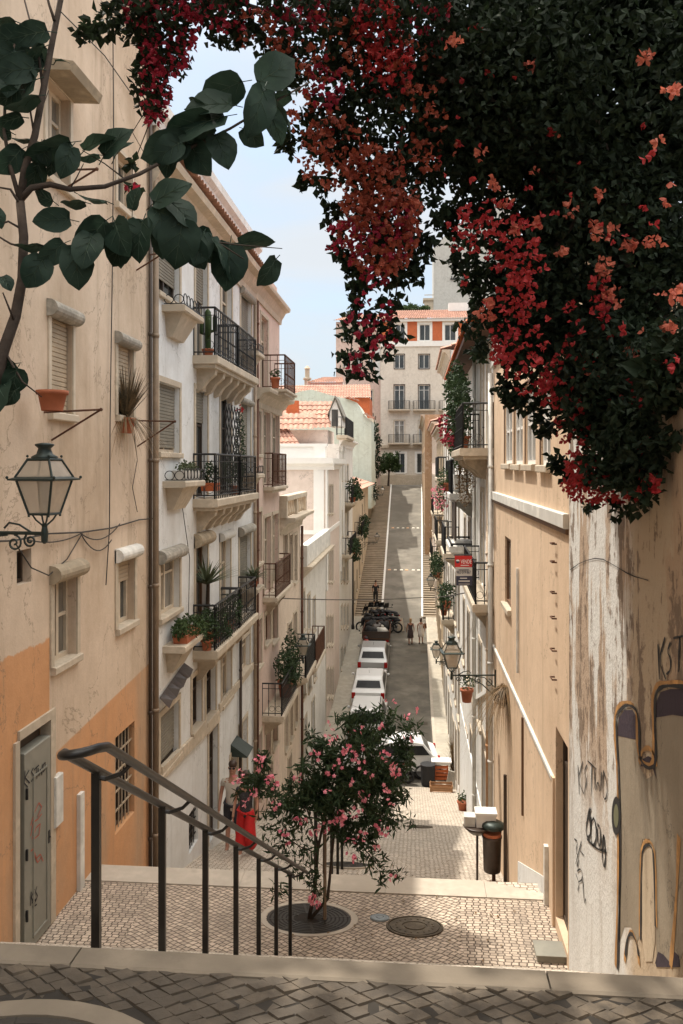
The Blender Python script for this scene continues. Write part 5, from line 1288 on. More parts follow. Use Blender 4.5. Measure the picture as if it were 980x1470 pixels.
for i in range(30):
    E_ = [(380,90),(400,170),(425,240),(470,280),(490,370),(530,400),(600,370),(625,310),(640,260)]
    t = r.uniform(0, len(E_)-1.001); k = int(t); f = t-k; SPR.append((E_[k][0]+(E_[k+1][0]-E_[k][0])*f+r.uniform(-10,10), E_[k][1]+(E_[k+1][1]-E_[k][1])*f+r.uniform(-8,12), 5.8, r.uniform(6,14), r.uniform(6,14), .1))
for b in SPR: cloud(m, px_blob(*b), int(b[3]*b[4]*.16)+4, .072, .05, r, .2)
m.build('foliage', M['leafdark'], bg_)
FLW = {'crimson': [(240,40,38,62,300),(222,125,20,50,130),(205,15,30,22,90),(330,18,25,30,60),(285,10,25,20,60),(425,15,40,30,90),(465,120,25,30,60),(500,345,28,26,70),(570,330,28,40,70),(540,400,20,12,24),(600,40,40,30,40),(540,480,24,30,26),(515,520,20,16,12),(190,268,6,6,8),(530,455,30,30,22)],
       'faded': [(545,330,52,58,330),(480,220,45,45,170),(530,265,45,50,200),(460,70,55,45,110),(380,40,35,35,60),(590,110,40,50,70),(620,200,30,40,50),(450,170,30,40,60),(555,250,40,40,70)],
       'red': [(542,45,24,38,150),(556,95,26,30,130),(535,25,20,20,50),(728,350,34,34,70),(700,318,36,24,60),(672,330,18,20,30),(748,378,24,26,60),(742,470,32,60,120),(722,500,12,30,50),(775,520,25,20,36),(745,425,20,30,50),(872,695,44,22,210),(855,668,32,20,90),(832,680,14,20,50),(922,692,18,14,60),(900,645,24,25,50),(800,570,26,14,40),(825,610,22,24,50),(960,520,14,9,14),(895,578,22,8,26),(865,420,12,24,30),(858,445,10,10,20),(820,450,8,12,12),(840,520,10,18,18),(770,560,18,10,26),(790,545,14,10,20)],
       'red2': [(800,280,150,200,34),(600,120,160,120,26),(860,560,70,80,24)],
       'orange': [(840,300,120,230,8),(860,330,16,10,12),(905,352,7,7,6),(935,348,8,5,6),(925,82,7,6,6),(650,62,6,6,5),(965,132,7,6,5),(705,262,6,5,4),(690,220,6,5,4),(720,288,5,5,4),(868,380,9,12,12),(880,425,10,14,14),(895,480,6,7,5),(905,510,7,6,6),(850,540,12,10,10),(765,95,6,5,4),(580,60,8,8,8),(590,130,10,8,8),(820,300,6,6,4),(975,420,6,8,6),(770,320,6,6,4),(810,360,6,6,5),(855,275,6,5,4),(960,470,6,6,5),(740,330,9,8,8),(700,445,10,12,10),(590,300,14,20,16),(560,380,16,14,14)]}
for mt, L in FLW.items():
    m = MB()
    for x, y, rx, ry, n in L:
        for i in range(int(n*(.85 if x < 420 else .75 if mt == 'red' and x > 640 and y < 640 else 1.0))):
            a, k = r.uniform(0, 2*PI), math.sqrt(r.random()); px, py = x+rx*(1.5 if mt == 'red' else 1.15)*k*math.cos(a), y+ry*(1.3 if mt == 'red' else 1.15)*k*math.sin(a)
            dd = 5.9+(x-500)/1000-.55+r.uniform(-.15, .25)-(.35 if 640 < x and y < 480 else 0)
            if x < 420: dd = 5.25+r.uniform(-.15, .2)
            if px > 800: dd = min(dd, 1830/(px-593)-r.uniform(.25,.5))
            p_ = C(px, py, dd); sz = .032 if x < 420 else .037
            for q_ in range(r.choice((1,2,3)) if mt in ('orange','red2') else 1): bracts(m, p_+rdir(r)*.035*(q_ > 0), sz*r.uniform(.65, 1.2), r)
    m.build('blossoms', M[mt.rstrip('2')], bg_)
m = MB()
def stem(pts, d, r0, r1): 
    n = len(pts); m.tube([C(x, y, d+.02*i) for i, (x, y) in enumerate(pts)], [r0+(r1-r0)*i/(n-1) for i in range(n)], 5)
for pts, d, a in (([(575,200),(540,330),(525,420),(508,470),(500,530)],5.95,.008),([(600,250),(575,380),(560,470),(548,520)],5.95,.007),([(330,-20),(240,60),(225,150),(190,240)],5.4,.007),([(300,-10),(200,20),(150,35),(110,48)],5.3,.006),([(215,150),(190,190),(215,235)],5.4,.004),([(245,30),(247,80),(246,110)],5.45,.006),([(190,235),(190,265)],5.4,.003),([(720,480),(690,500),(672,470)],6.5,.006)): stem(pts, d, a, a*.4)
for pts, a in (([(1010,700,6.6),(990,560,6.4),(930,420,6.3),(840,300,6.2),(700,180,6.1)],.06),([(1005,650,6.5),(960,480,6.3),(880,250,6.2),(820,60,6.2)],.05),([(840,300,6.2),(700,140,6.0),(520,60,5.8),(330,0,5.5),(230,20,5.4)],.03),([(930,420,6.3),(900,560,5.9),(890,680,5.7)],.025),([(700,180,6.1),(600,200,6.0),(555,300,5.9),(540,390,5.95)],.02),([(840,300,6.2),(760,400,6.3),(735,500,6.3)],.02)):
    n = len(pts); m.tube([C(*q) for q in pts], [a*(1-.7*i/(n-1)) for i in range(n)], 7)
m.build('stem', M['bark'], bg_)

# ------------------------------------------------------------------ judas tree, left foreground
jt = thing('judas_tree', 'slender tree with large round dark leaves reaching in from the left edge', 'tree', (PIT.x, PIT.y, Z_TOP))
m = MB()
def limb(pts, r0, r1, n=8):
    P = [C(*q) for q in pts]; k = len(P); m.tube(P, [r0+(r1-r0)*i/(k-1) for i in range(k)], n)
b0 = Vector((PIT.x, PIT.y, Z_TOP)); 
P = [b0, b0+Vector((.02,.0,.5)), C(-50,760,1.96), C(-22,600,1.96), C(6,500,1.97), C(22,455,1.98), C(32,400,2.0), C(34,340,2.0), C(29,290,2.0)]
m.tube(P, [.034,.028,.022,.017,.0135,.0125,.0115,.0108,.0102], 10)
limb([(29,290,2.0),(35,245,2.0),(50,195,2.0),(62,130,2.02),(75,60,2.04),(89,-10,2.06),(100,-90,2.1)], .0095, .006)
limb([(31,285,2.0),(45,270,2.0),(72,265,2.0),(100,272,2.02),(150,268,2.05),(200,250,2.1),(245,226,2.14),(330,185,2.2),(405,140,2.24),(445,118,2.26)], .0085, .002)
limb([(36,395,2.0),(60,380,1.98),(110,358,1.98),(180,330,2.0),(250,328,2.03),(312,348,2.05),(350,372,2.08)], .006, .0015)
limb([(312,348,2.05),(345,352,2.07),(405,357,2.1)], .0022, .001)
limb([(29,290,2.0),(15,240,2.0),(6,190,2.02),(8,120,2.02),(22,60,2.02)], .006, .002)
limb([(62,130,2.02),(55,75,2.05),(35,0,2.1)], .004, .002); limb([(78,30,2.04),(70,5,2.05),(62,-30,2.06)], .004, .002)
limb([(50,200,2.0),(42,150,2.0),(30,120,2.0)], .003, .001); limb([(45,210,2),(55,170,2),(70,130,2.0)], .002, .001)
limb([(33,300,2.0),(15,272,1.98),(-8,268,1.97)], .004, .002); limb([(33,330,2.0),(12,318,1.98),(-10,325,1.97)], .003, .002); limb([(33,355,2.0),(15,350,1.98),(-10,335,1.97)], .003, .002)
limb([(20,460,1.97),(12,440,1.95),(4,420,1.94)], .003, .0015); limb([(10,510,1.97),(32,548,1.96),(60,570,1.97)], .003, .0012)
limb([(100,272,2.02),(110,255,2.02),(120,235,2.02)], .002, .001); limb([(180,258,2.1),(150,235,2.06),(118,216,2.03)], .002, .001)
m.build('trunk', M['bark'], jt, True)
HEART = [(0,.03),(.12,-.05),(.30,-.05),(.46,.08),(.545,.28),(.545,.48),(.47,.68),(.31,.84),(.13,.955),(0,1.03)]
m = MB(); vein = MB(); rr = random.Random(8)
def heart(px, py, d, ang, L, tilt=0.0, wid=1.0):
    wid = rr.uniform(.60, .86); L = L*rr.uniform(.70, .94); tilt = tilt+rr.choice((-1,1))*rr.uniform(0, 36)
    """leaf whose stalk end sits at (px,py); ang is the tip direction in the picture (0 right, 90 up)"""
    right, up, fwd = Vector((CP,SP,0)), Vector((0,0,1)), Vector((-SP,CP,0))
    k = L*d/FPX; a = math.radians(ang)
    ax = right*math.cos(a)+up*math.sin(a); nr = -fwd
    side = ax.cross(nr)
    # turn the leaf about its own axis and lean it
    t = math.radians(tilt+rr.uniform(-12, 12)); side, nr = side*math.cos(t)+nr*math.sin(t), nr*math.cos(t)-side*math.sin(t)
    l = math.radians(rr.uniform(-25, 25)); ax, nr = ax*math.cos(l)+nr*math.sin(l), nr*math.cos(l)-ax*math.sin(l)
    base = C(px, py, d+rr.uniform(-.03, .03)); n = len(m.v); K = len(HEART); vs = []
    for q, (x, y) in enumerate(HEART): vs.append(base+ax*y*k+nr*(.03*k*math.sin(y*3)-.10*k*y*y))
    for sg in (1, -1):
        for x, y in HEART: vs.append(base+ax*(y+rr.uniform(-.015,.015))*k+side*sg*(x*rr.uniform(.94,1.05))*k*wid+nr*(.20*k*x-.14*k*y*y+.045*k*math.sin(y*9+x*7)))
    fs = []
    for i in range(K-1):
        fs.append((i, i+1, K+i+1, K+i)); fs.append((i+1, i, 2*K+i, 2*K+i+1))
    m.add(vs, fs)
    for sg in (1, -1):
        P0 = [base+ax*y*k-ax*0+nr*(.03*k*math.sin(y*3)-.10*k*y*y)-fwd*.0012 for y in (.02,.3,.6,.95)]
        if sg == 1: vein.tube(P0, [.0011,.0010,.0007,.0003], 3, False)
        for y0, y1, x1 in ((.03,.30,.40),(.25,.58,.38),(.5,.8,.24)):
            A = base+ax*y0*k+nr*(.03*k*math.sin(y0*3)-.10*k*y0*y0)-fwd*.0014; xx = x1*wid; B_ = base+ax*y1*k+side*sg*xx*k+nr*(.20*k*x1-.14*k*y1*y1+.045*k*math.sin(y1*9+x1*7))-fwd*.0022
            vein.tube([A, A.lerp(B_, .5)-fwd*.001, B_], [.0007,.0006,.0002], 3, False)
    m.tube([base, base-ax*k*.28+fwd*.01+Vector((0,0,-.004))], .0012, 4)
for a in [(372,118,2.2,35,78),(395,150,2.22,-75,62,50),(345,118,2.2,-150,72),(378,130,2.16,-110,92),(330,150,2.18,190,70),(318,168,2.15,215,95),(300,172,2.14,-160,80,30),(268,205,2.12,195,78,40),(258,205,2.1,215,60),(310,195,2.2,-70,55),(275,210,2.2,-55,60),(350,185,2.2,-40,50),(295,155,2.18,160,40,60),(245,215,2.13,-100,45,20),(415,135,2.24,200,60,40),(385,160,2.25,-60,60),
          (98,205,2.0,190,72,30),(102,212,1.98,-110,66),(122,215,2.0,45,52,65),(150,222,2.02,30,60,65),(140,222,2.02,-150,50,55),(60,205,1.98,-75,40),(55,236,1.98,-95,46,30),(48,240,1.99,-60,30,60),(75,232,2.0,-90,25,50),(165,225,2.05,20,40,70),
          (62,372,1.97,-120,66),(108,356,1.96,-85,78),(90,350,1.97,-140,60,40),(132,338,1.97,-100,68),(165,320,1.98,-60,60),(150,318,1.98,-130,70,20),(182,318,1.99,-80,60),(98,315,1.98,-175,52,45),(75,288,2.0,160,45,50),(120,290,2.0,-160,42,50),(150,288,2.0,150,50,60),(205,318,2.0,-95,72),(222,290,2.02,20,62,30),(228,300,2.02,-80,60,20),(245,290,2.03,-50,56,20),(262,318,2.03,-100,70),(240,322,2.03,-95,66),(285,330,2.04,-75,66),(270,345,2.04,-60,48),(292,335,2.05,-110,68),(330,352,2.07,-95,70),(318,352,2.06,-60,66,35),(305,342,2.05,-60,50,50),(345,352,2.08,0,62,75),(395,373,2.1,-130,50,25),(190,300,2.0,60,35,60),(170,325,2.0,-100,75),(60,352,1.98,170,40,55),(180,340,1.99,-120,50),
          (66,45,2.02,195,70,55),(62,68,2.02,200,66,45),(48,98,2.02,-165,70,35),(60,88,2.02,-170,66,30),(80,88,2.02,10,24,70),(50,115,2.0,-160,66,25),(52,138,2.0,-172,56,72),(30,168,2.0,185,40,70),(20,75,2.02,-150,56,35),(40,60,2.03,175,60,40),(20,110,2.02,-100,50,30),(25,130,2.0,-140,46,50),(45,200,2.0,178,44,72),(30,215,2.0,-130,50,50),(20,30,2.05,180,40,50),(15,190,2.0,-170,30,60),
          (20,522,1.96,-150,50,30),(24,530,1.96,-100,52,30),(2,545,1.96,-90,60,20),(22,560,1.96,-120,36,30),(4,398,1.95,-60,26,50),(-10,300,1.97,-60,40,40)]: heart(*a)
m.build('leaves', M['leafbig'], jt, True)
vein.build('veins', M['veinpale'], jt)
# unseen upper crown and limbs, added above the frame to shade the top landing
m = MB()
for b in ((-1.0,3.5,3.25,1.7,1.3,.5),(-2.4,2.6,3.3,1.2,1.3,.7),(.1,3.7,3.3,1.0,1.0,.45)):
    cloud(m, (Vector(b[:3]), Vector((b[3],0,0)), Vector((0,b[4],0)), Vector((0,0,b[5]))), 700, .15, .14, rr, .2, .4)
m.build('crown', M['leafbig'], jt)
m = MB()
for q in (((-1.1,2.2,2.0),(-1.2,2.7,2.9),(-.8,3.5,3.2)),((-1.1,2.2,2.0),(-1.6,2.4,2.8),(-2.4,2.6,3.3)),((-.8,3.5,3.2),(.1,3.7,3.35))): m.tube([Vector(v) for v in q], [.012,.009,.004][:len(q)], 6)
m.tube([C(100,-90,2.1), Vector((-1.1,2.2,2.0))], .008, 6); m.build('added_branch', M['bark'], jt)  # limbs that carry the added shade crown, out of view

# ------------------------------------------------------------------ pink oleander in the grate
ol = thing('oleander_tree', 'small oleander tree with pink flowers growing out of the round grate', 'tree', tuple(TREE))
r = random.Random(21); m = MB(); base = Vector(TREE)
def ostem(pts, a, b): 
    P = [C(*q) for q in pts]; n = len(P); m.tube([base+Vector((a*0,0,-.03))]+P if pts[0][1] > 1250 and a > .012 else P, [a*1.1]+[a+(b-a)*i/(n-1) for i in range(n)] if pts[0][1] > 1250 and a > .012 else [a+(b-a)*i/(n-1) for i in range(n)], 7)
ostem([(452,1275,9.85),(456,1220,9.85),(468,1160,9.85),(485,1100,9.9),(505,1050,9.9)], .022, .006); ostem([(470,1290,9.85),(476,1230,9.9),(482,1170,9.95),(520,1110,9.95),(555,1060,10)], .020, .006)
ostem([(458,1215,9.8),(440,1160,9.7),(400,1140,9.65),(355,1120,9.6)], .010, .004); ostem([(480,1180,9.9),(530,1170,9.8),(575,1120,9.8)], .010, .003); ostem([(456,1225,9.8),(430,1215,9.7),(395,1190,9.65),(370,1185,9.6)], .008, .003)
ostem([(478,1190,9.8),(520,1215,9.7),(545,1245,9.6),(570,1258,9.55)], .007, .003); ostem([(456,1220,9.75),(445,1245,9.7),(452,1270,9.65),(450,1290,9.6)], .006, .003); ostem([(400,1140,9.65),(378,1110,9.6),(372,1085,9.6)], .005, .002)
m.build('trunk', M['bark'], ol, True)
m = MB(); p = base+Vector((.19,.0,0)); m.tube([p, p+Vector((.0,.02,1.25))], .022, 6); m.build('stake', M['barkpale'], ol)
m = MB()
OB = [(450,1108,9.75,30,30,.3),(465,1150,9.75,34,30,.3),(500,1130,9.75,36,34,.3),(430,1155,9.7,24,20,.25),(520,1075,9.85,40,34,.35),(515,1100,9.95,58,62,.55),(480,1145,9.9,45,42,.45),(555,1055,10.0,34,34,.35),(505,1050,9.95,32,28,.35),(540,1150,9.85,36,42,.4),(405,1145,9.7,42,24,.3),(358,1128,9.6,26,24,.2),(375,1100,9.6,10,24,.1),(580,1075,10,18,38,.25),(530,1190,9.8,34,24,.3),(440,1130,9.8,30,22,.3),(490,1190,9.8,30,26,.3),(470,1075,9.9,24,30,.25),(445,1060,9.9,8,14,.15),(560,1110,9.9,28,30,.3),(525,1030,10,20,14,.2)]
for b in OB: cloud(m, px_blob(*b), int(b[3]*b[4]*.40)+10, .105, .028, r, .3, .15, .2, clump=int(6+b[3]*b[4]/90))
for b in [(400,1190,9.65,28,15,.2),(430,1215,9.7,28,14,.2),(400,1220,9.65,16,12,.12),(445,1250,9.7,14,22,.12),(455,1275,9.65,13,18,.1),(425,1248,9.65,18,8,.1),(540,1238,9.65,16,12,.15),(566,1255,9.55,20,6,.1),(525,1222,9.7,18,16,.15),(565,1175,9.75,18,14,.15),(575,1140,9.8,18,12,.15),(590,1180,9.7,9,6,.1),(545,1265,9.6,5,8,.06),(398,1275,9.65,14,8,.1),(592,1045,10,12,14,.15),(430,1180,9.7,20,16,.15)]: cloud(m, px_blob(*b), int(b[3]*b[4]*.20)+14, .11, .026, r, .1, .35, .2)
m.build('foliage', M['leafol'], ol)
m = MB()
for x, y, n in [(373,1088,12),(342,1112,10),(388,1120,14),(392,1126,10),(352,1150,8),(428,1118,10),(426,1175,8),(365,1135,9),(475,1108,8),(499,1078,14),(505,1085,10),(470,1062,6),(486,1098,6),(522,1142,8),(520,1155,8),(490,1170,14),(485,1180,10),(464,1188,12),(450,1193,10),(508,1166,10),(552,1085,10),(567,1108,14),(566,1098,8),(525,1070,6),(545,1040,5),(588,1028,4),(594,1022,4),(560,1010,5),(585,1060,5),(550,1192,10),(522,1200,10),(540,1222,8),(502,1208,6),(503,1230,9),(450,1290,14),(452,1296,10),(543,1180,6),(520,1098,5),(435,1175,5),(480,1060,6),(395,1155,8),(408,1195,8),(410,1205,6),(340,1125,8),(560,1255,4),(500,1120,5),(470,1130,5),(478,1040,5),(515,1045,5),(530,1110,6),(555,1130,8),(560,1150,6),(452,1085,7),(368,1100,7),(480,1180,7)]:
    c = C(x, y, 9.45+r.uniform(-.08, .12))
    for i in range(int(n*.8)):
        p = c+rdir(r)*.055; ax = rdir(r); u = ax.orthogonal().normalized(); v = ax.cross(u)
        for k in range(5):
            a = 2*PI*k/5; m.leaf(p, u*math.cos(a)+v*math.sin(a)+ax*.4, ax, .029, .025, .1)
m.build('blossoms', M['pink'], ol)
m = MB()
for i in range(150):
    y = r.uniform(9.1, 16); x = r.gauss(-.2, .7); 
    if abs(x) > 1.5: continue
    z = GZ(y)+.012 if y < 10.4 else GZ(y)+.03; a = r.uniform(0, 6.28)
    if 10.4 < y < 14.85: continue
    m.leaf(Vector((x,y,z)), Vector((math.cos(a),math.sin(a),.15)), Vector((0,0,1)), .05, .028, .15)
tag(m.build('fallen_leaves', M['drygrass']), 'scattered dry leaves and petals on the paving below the tree', 'leaves', None, 'stuff')

# ------------------------------------------------------------------ pots and balcony plants
r = random.Random(31)
def pot(m, c, rad, h): m.lathe([(rad*.68,0),(rad*.9,h*.8),(rad*1.02,h*.8),(rad*1.04,h),(rad*.9,h),(rad*.86,h*.9),(.001,h*.88)], c, 18, False)
def blades(m, c, n, L, W, droop, r, up=1.0, seg=5, spread=1.0):
    c = Vector(c)
    for i in range(n):
        a = r.uniform(0, 2*PI); e = r.uniform(.15, 1.0)*spread; d = Vector((math.cos(a)*e, math.sin(a)*e, up)).normalized(); side = Vector((-math.sin(a), math.cos(a), 0)); l = L*r.uniform(.6, 1.1)
        prev = None
        for k in range(seg+1):
            t = k/seg; p = c+d*l*t+Vector((0,0,-droop*l*t*t))+Vector((math.cos(a),math.sin(a),0))*droop*.3*l*t*t; w_ = W*(1-t*.92)*(.6+.8*t if t < .4 else 1)
            cur = (p-side*w_/2, p+side*w_/2)
            if prev: m.face([prev[0], prev[1], cur[1], cur[0]])
            prev = cur
def plant(label, c, prad=0, ph=0, potmat='terracotta', blobs=(), blade=None, leaf=(.07,.04), mat='leafpot', flow=None, dens=900, box=None, cat='potted plant', name='potted_plant'):
    c = Vector(c); t = thing(name, label, cat, c)
    if prad: m = MB(); pot(m, c, prad, ph); m.build('pot', M[potmat], t, True)
    if box: m = MB(); m.hexa([c+Vector(v) for v in ((-box[0]*.9,-box[1]*.9,0),(box[0]*.9,-box[1]*.9,0),(box[0]*.9,box[1]*.9,0),(-box[0]*.9,box[1]*.9,0),(-box[0],-box[1],ph),(box[0],-box[1],ph),(box[0],box[1],ph),(-box[0],box[1],ph))]); m.build('planter', M[potmat], t)
    m = MB()
    for dx, dy, dz, rx, ry, rz in blobs:
        cloud(m, (c+Vector((dx,dy,dz)), Vector((rx,0,0)), Vector((0,ry,0)), Vector((0,0,rz))), int(dens*(rx*rz+ry*rz+rx*ry)*2)+25, leaf[0], leaf[1], r, .3, .25)
    if blade: blades(m, c+Vector((0,0,blade[0])), *blade[1:6], r, **(blade[6] if len(blade) > 6 else {}))
    if m.v: m.build('foliage', M[mat], t)
    if flow:
        f = MB()
        for dx, dy, dz, rx, n in flow[1]:
            for i in range(n): bracts(f, c+Vector((dx,dy,dz))+rdir(r)*rx, .06, r)
        f.build('blossoms', M[flow[0]], t)
    return t
# cactus on the top balcony
c = FL.pt(FL.s(284), .20, FZ[0]); t = thing('cactus', 'branched green cactus in a clay pot on the upper iron balcony', 'potted plant', c)
m = MB(); pot(m, c, .12, .17); m.build('pot', M['terracotta'], t, True); m = MB()
for dx, dy, z0, z1, rad in ((0,0,.15,.95,.06),(.12,.05,.5,.85,.04),(-.12,0,.45,.80,.045),(.05,-.13,.4,.75,.04),(0,.14,.5,.9,.04)):
    m.tube([c+Vector((0,0,z0)), c+Vector((dx,dy,z0+.04)), c+Vector((dx,dy,z1-.05)), c+Vector((dx,dy,z1))], [rad*.8,rad,rad,rad*.4], 8)
m.build('stems', M['leafpot'], t, True)
s_ = FL.s(288); plant('leafy bush in an orange planter on the middle iron balcony', FL.pt(s_, .20, FZ[1]+.14), ph=.16, box=(.14,.26), potmat='tileorange', blobs=[(0,0,.36,.16,.26,.22)], mat='leafol')
plant('climbing plant growing on the lattice of the middle balcony', FL.pt(FL.s(322), .24, FZ[1]), .12, .2, 'terracotta', [(0,.5,1.0,.12,.25,1.0),(0,-.6,.55,.12,.35,.35),(0,.4,.5,.1,.5,.3)], mat='leafol', leaf=(.06,.035), flow=('red', [(0,.55,1.95,.08,8)]))
# ledge plants
for x, y, o, lab, bl, kw in ((250,690,.22,'low grey green plants in a white trough on the middle flower ledge',[(0,0,.24,.12,.5,.10)],dict(ph=.18,box=(.12,.5),potmat='whitedirty',mat='leafgrey')),
      (250,917,.24,'overflowing green plants filling the lowest flower ledge of the white house',[(0,0,.22,.26,.62,.20),(.1,.5,.1,.16,.25,.2),(0,-.4,.25,.16,.25,.16)],dict(ph=.16,box=(.13,.5),mat='leafpot')),
      ):
    s_, z_ = FL.s(x), FL.z(x, y); plant(lab, FL.pt(s_, o, z_), blobs=bl, **kw)
s_ = FL.s(352); z_ = FL.z(352, 842); plant('spider plant with arching leaves on the far flower ledge of the white house', FL.pt(s_, .22, z_), .12, .12, 'terracotta', blade=(.12, 90, .75, .045, .55, r and .0) if False else None, blobs=[], mat='leafgrey') if False else None
def bladeplant(label, c, prad, ph, n, L, W, droop, mat='leafgrey', up=1.0, spread=1.0, trunk=0, potmat='terracotta'):
    c = Vector(c); t = thing('potted_plant', label, 'potted plant', c)
    if prad: m = MB(); pot(m, c, prad, ph); m.build('pot', M[potmat], t, True)
    if trunk: m = MB(); m.tube([c+Vector((0,0,ph*.8)), c+Vector((.02,.02,ph+trunk))], [.05,.035], 8); m.build('stem', M['bark'], t)
    m = MB(); blades(m, c+Vector((0,0,ph*.85+trunk)), n, L, W, droop, r, up, 5, spread); m.build('leaves', M[mat], t)
    return t
bladeplant('spider plant with arching leaves on the far flower ledge of the white house', FL.pt(FL.s(351), .22, FL.z(351, 842)), .13, .14, 110, .85, .05, .55, 'leafgrey')
bladeplant('tall spiky yucca standing on the lowest balcony of the white house', FL.pt(FL.s(287), .14, FZ[2]), .15, .28, 120, .85, .05, .12, 'leafgrey', .45, 1.3, .95)
for x, lab, bl in ((278,'dense dark shrub at the near end of the lowest balcony',[(.02,0,.45,.2,.35,.42)]),(292,'leafy shrub in the middle of the lowest iron balcony',[(.05,0,.4,.18,.45,.36),(.1,.3,.15,.15,.3,.2)]),(313,'trailing plant at the far part of the lowest iron balcony',[(.05,0,.45,.2,.4,.4)])):
    plant(lab, FL.pt(FL.s(x), .26, FZ[2]), .12, .2, 'terracotta', bl, mat='leafol', leaf=(.075,.035))
# agave on its bracket, and the empty clay pot
bladeplant('dry agave with trailing roots on an iron bracket below the mid right window', C(180,622,12.15)+Vector((.0,0,0)), .15, .22, 110, .80, .055, .05, 'agave', 1.0, .85)
kp = COL.objects[-1].parent; m = MB(); c = Vector(kp.location)
blades(m, c+Vector((0,0,.22)), 110, .6, .018, 1.5, r, .3, 6, 1.2); m.build('dry_roots', M['drygrass'], kp)
c = C(75,590,9.05); m = MB(); pot(m, c, .165, .22); t = thing('flower_pot', 'empty clay flower pot on an iron bracket under the shuttered window', 'flower pot', c); m.build('pot', M['terracotta'], t, True); m = MB(); m.lathe([(.13,.19),(.001,.19)], c, 16, False); m.build('soil', M['joint'], t)
# further down the left side
plant('big bushy plant in a red pot on the rose house balcony', FL.pt(FL.s(393), .35, -6.95), .24, .5, 'terracotta', [(.1,-.4,1.0,.38,.62,.55),(.1,.5,1.25,.3,.4,.75),(.15,0,.7,.35,.6,.4)], mat='leafol', leaf=(.12,.06), dens=260)
plant('small plant pot on the topmost rust coloured balcony', FL.pt(23.2, .35, 2.2), .14, .3, 'terracotta', [(0,0,.42,.14,.14,.12)], leaf=(.09,.05), dens=400)
plant('plants crowding the balcony of the light grey house', FL.pt(51.8, .45, -2.2), .2, .3, 'terracotta', [(.1,0,.9,.45,.9,.7),(.2,1.4,.5,.4,.7,.5)], mat='leafol', leaf=(.2,.1), dens=110)
plant('trailing plants on the low balcony of the light grey house', FL.pt(51, .5, -5.3), .2, .3, 'terracotta', [(.1,0,.5,.4,1.2,.5),(.1,1.5,.1,.35,.8,.8)], mat='leafol', leaf=(.2,.1), dens=110)
plant('leafy plants hung along the yellowish house front', FL.pt(62, .4, -5.0), .2, .3, 'terracotta', [(.1,0,.2,.4,1.6,.6),(.1,2,.8,.4,1,.6)], mat='leafol', leaf=(.22,.12), dens=90)
for i, (s0, z0, rr_) in enumerate(((84,-2.6,.9),(88,.8,1.0),(91,2.6,.8),(86,3.6,.9),(90,-.4,.8))):
    plant(['dark creeper low on the shaded house front by the left stairs','dark creeper in the middle of the shaded house front','dark creeper near the roof of the shaded house front','dark shrub on the edge of the mint gable','dark bush beside the top of the left stairs'][i], (XL+.25, s0, z0), blobs=[(0,0,0,.5,rr_,rr_*1.1)], mat='leafdark', leaf=(.3,.16), dens=50, cat='creeper', name='creeper')
# trees far off
def fartree(label, c, h, rad, blobs, leaf=.35):
    t = thing('tree', label, 'tree', c); c = Vector(c); m = MB()
    m.tube([c, c+Vector((.1,0,h*.5)), c+Vector((0,.1,h*.8))], [.14,.10,.05], 7)
    for a in (0,2,4): m.tube([c+Vector((.05,0,h*.45)), c+Vector((rad*.6*math.cos(a),rad*.6*math.sin(a),h*.8))], [.07,.03], 5)
    m.build('trunk', M['bark'], t); m = MB()
    for b in blobs: cloud(m, (c+Vector(b[:3]), Vector((b[3],0,0)), Vector((0,b[4],0)), Vector((0,0,b[5]))), 700, leaf, leaf*.5, r, .25, .2, clump=22)
    m.build('crown', M['leafpot'], t)
p = C(557,690,99); fartree('dark round tree at the foot of the cream apartment building', (p.x, 99.5, -2.3), 3.6, 1.4, [(0,0,2.9,1.2,1.2,1.2),(.5,.2,3.4,.8,.8,.7),(-.6,0,2.4,.7,.8,.8),(.8,0,2.4,.6,.7,.6)], .32)
for i, (px, w_) in enumerate(((588,3.2),(603,2.6),(577,2.4))):
    p = C(px, 447, 121); fartree(['green bush left of the grey block on the skyline','green bush touching the terrace of the grey block','lower green bush behind the orange tiled roof'][i], (p.x, 121, p.z-3), 3.4, w_*.4, [(0,0,2.6,w_*.5,1.2,1.0),(.5,0,3.1,w_*.3,1,.7)], .45)
# right hand side
plant('large leafy plant with pink flowers hanging from the white house balcony on the right', FR.pt(20.6, .45, .45), .2, .3, 'terracotta', [(-.05,0,1.0,.3,1.0,.9),(-.1,.8,1.5,.3,.7,.8),(-.1,1.6,.6,.3,.6,.7),(0,2.2,1.7,.25,.7,.5)], mat='leafol', leaf=(.13,.075), dens=240, flow=('crimson', [(-.35,.6,.35,.2,50),(-.35,1.2,.7,.2,40),(-.3,0,.2,.15,24)]))
plant('dry brown creeper matted under the big balcony plant on the right', FR.pt(20.9, .35, -.3), blobs=[(0,0,.0,.25,.5,.75)], mat='drygrass', leaf=(.08,.03), dens=500, cat='creeper', name='creeper')
plant('shrub in a pale square pot on the terrace of the white house', FR.pt(23.3, .32, -.72), ph=.5, box=(.2,.2), potmat='whitedirty', blobs=[(0,0,.95,.3,.45,.36),(-.05,.6,1.2,.25,.4,.4)], leaf=(.1,.05), dens=300)
plant('trailing red flowered plant at the outer edge of the terrace', FR.pt(24.6, .66, -.72), .14, .25, 'terracotta', [(-.1,0,.35,.22,.4,.35),(-.15,.1,-.1,.15,.3,.5)], leaf=(.09,.045), dens=300, flow=('pink', [(-.18,0,-.1,.28,50),(-.15,.2,-.35,.2,34)]))
plant('small red pot hung by the lantern bracket on the right', FR.pt(19.2, .42, -5.35), .15, .3, 'terracotta', [(0,0,.45,.15,.18,.2)], leaf=(.08,.04), dens=350)
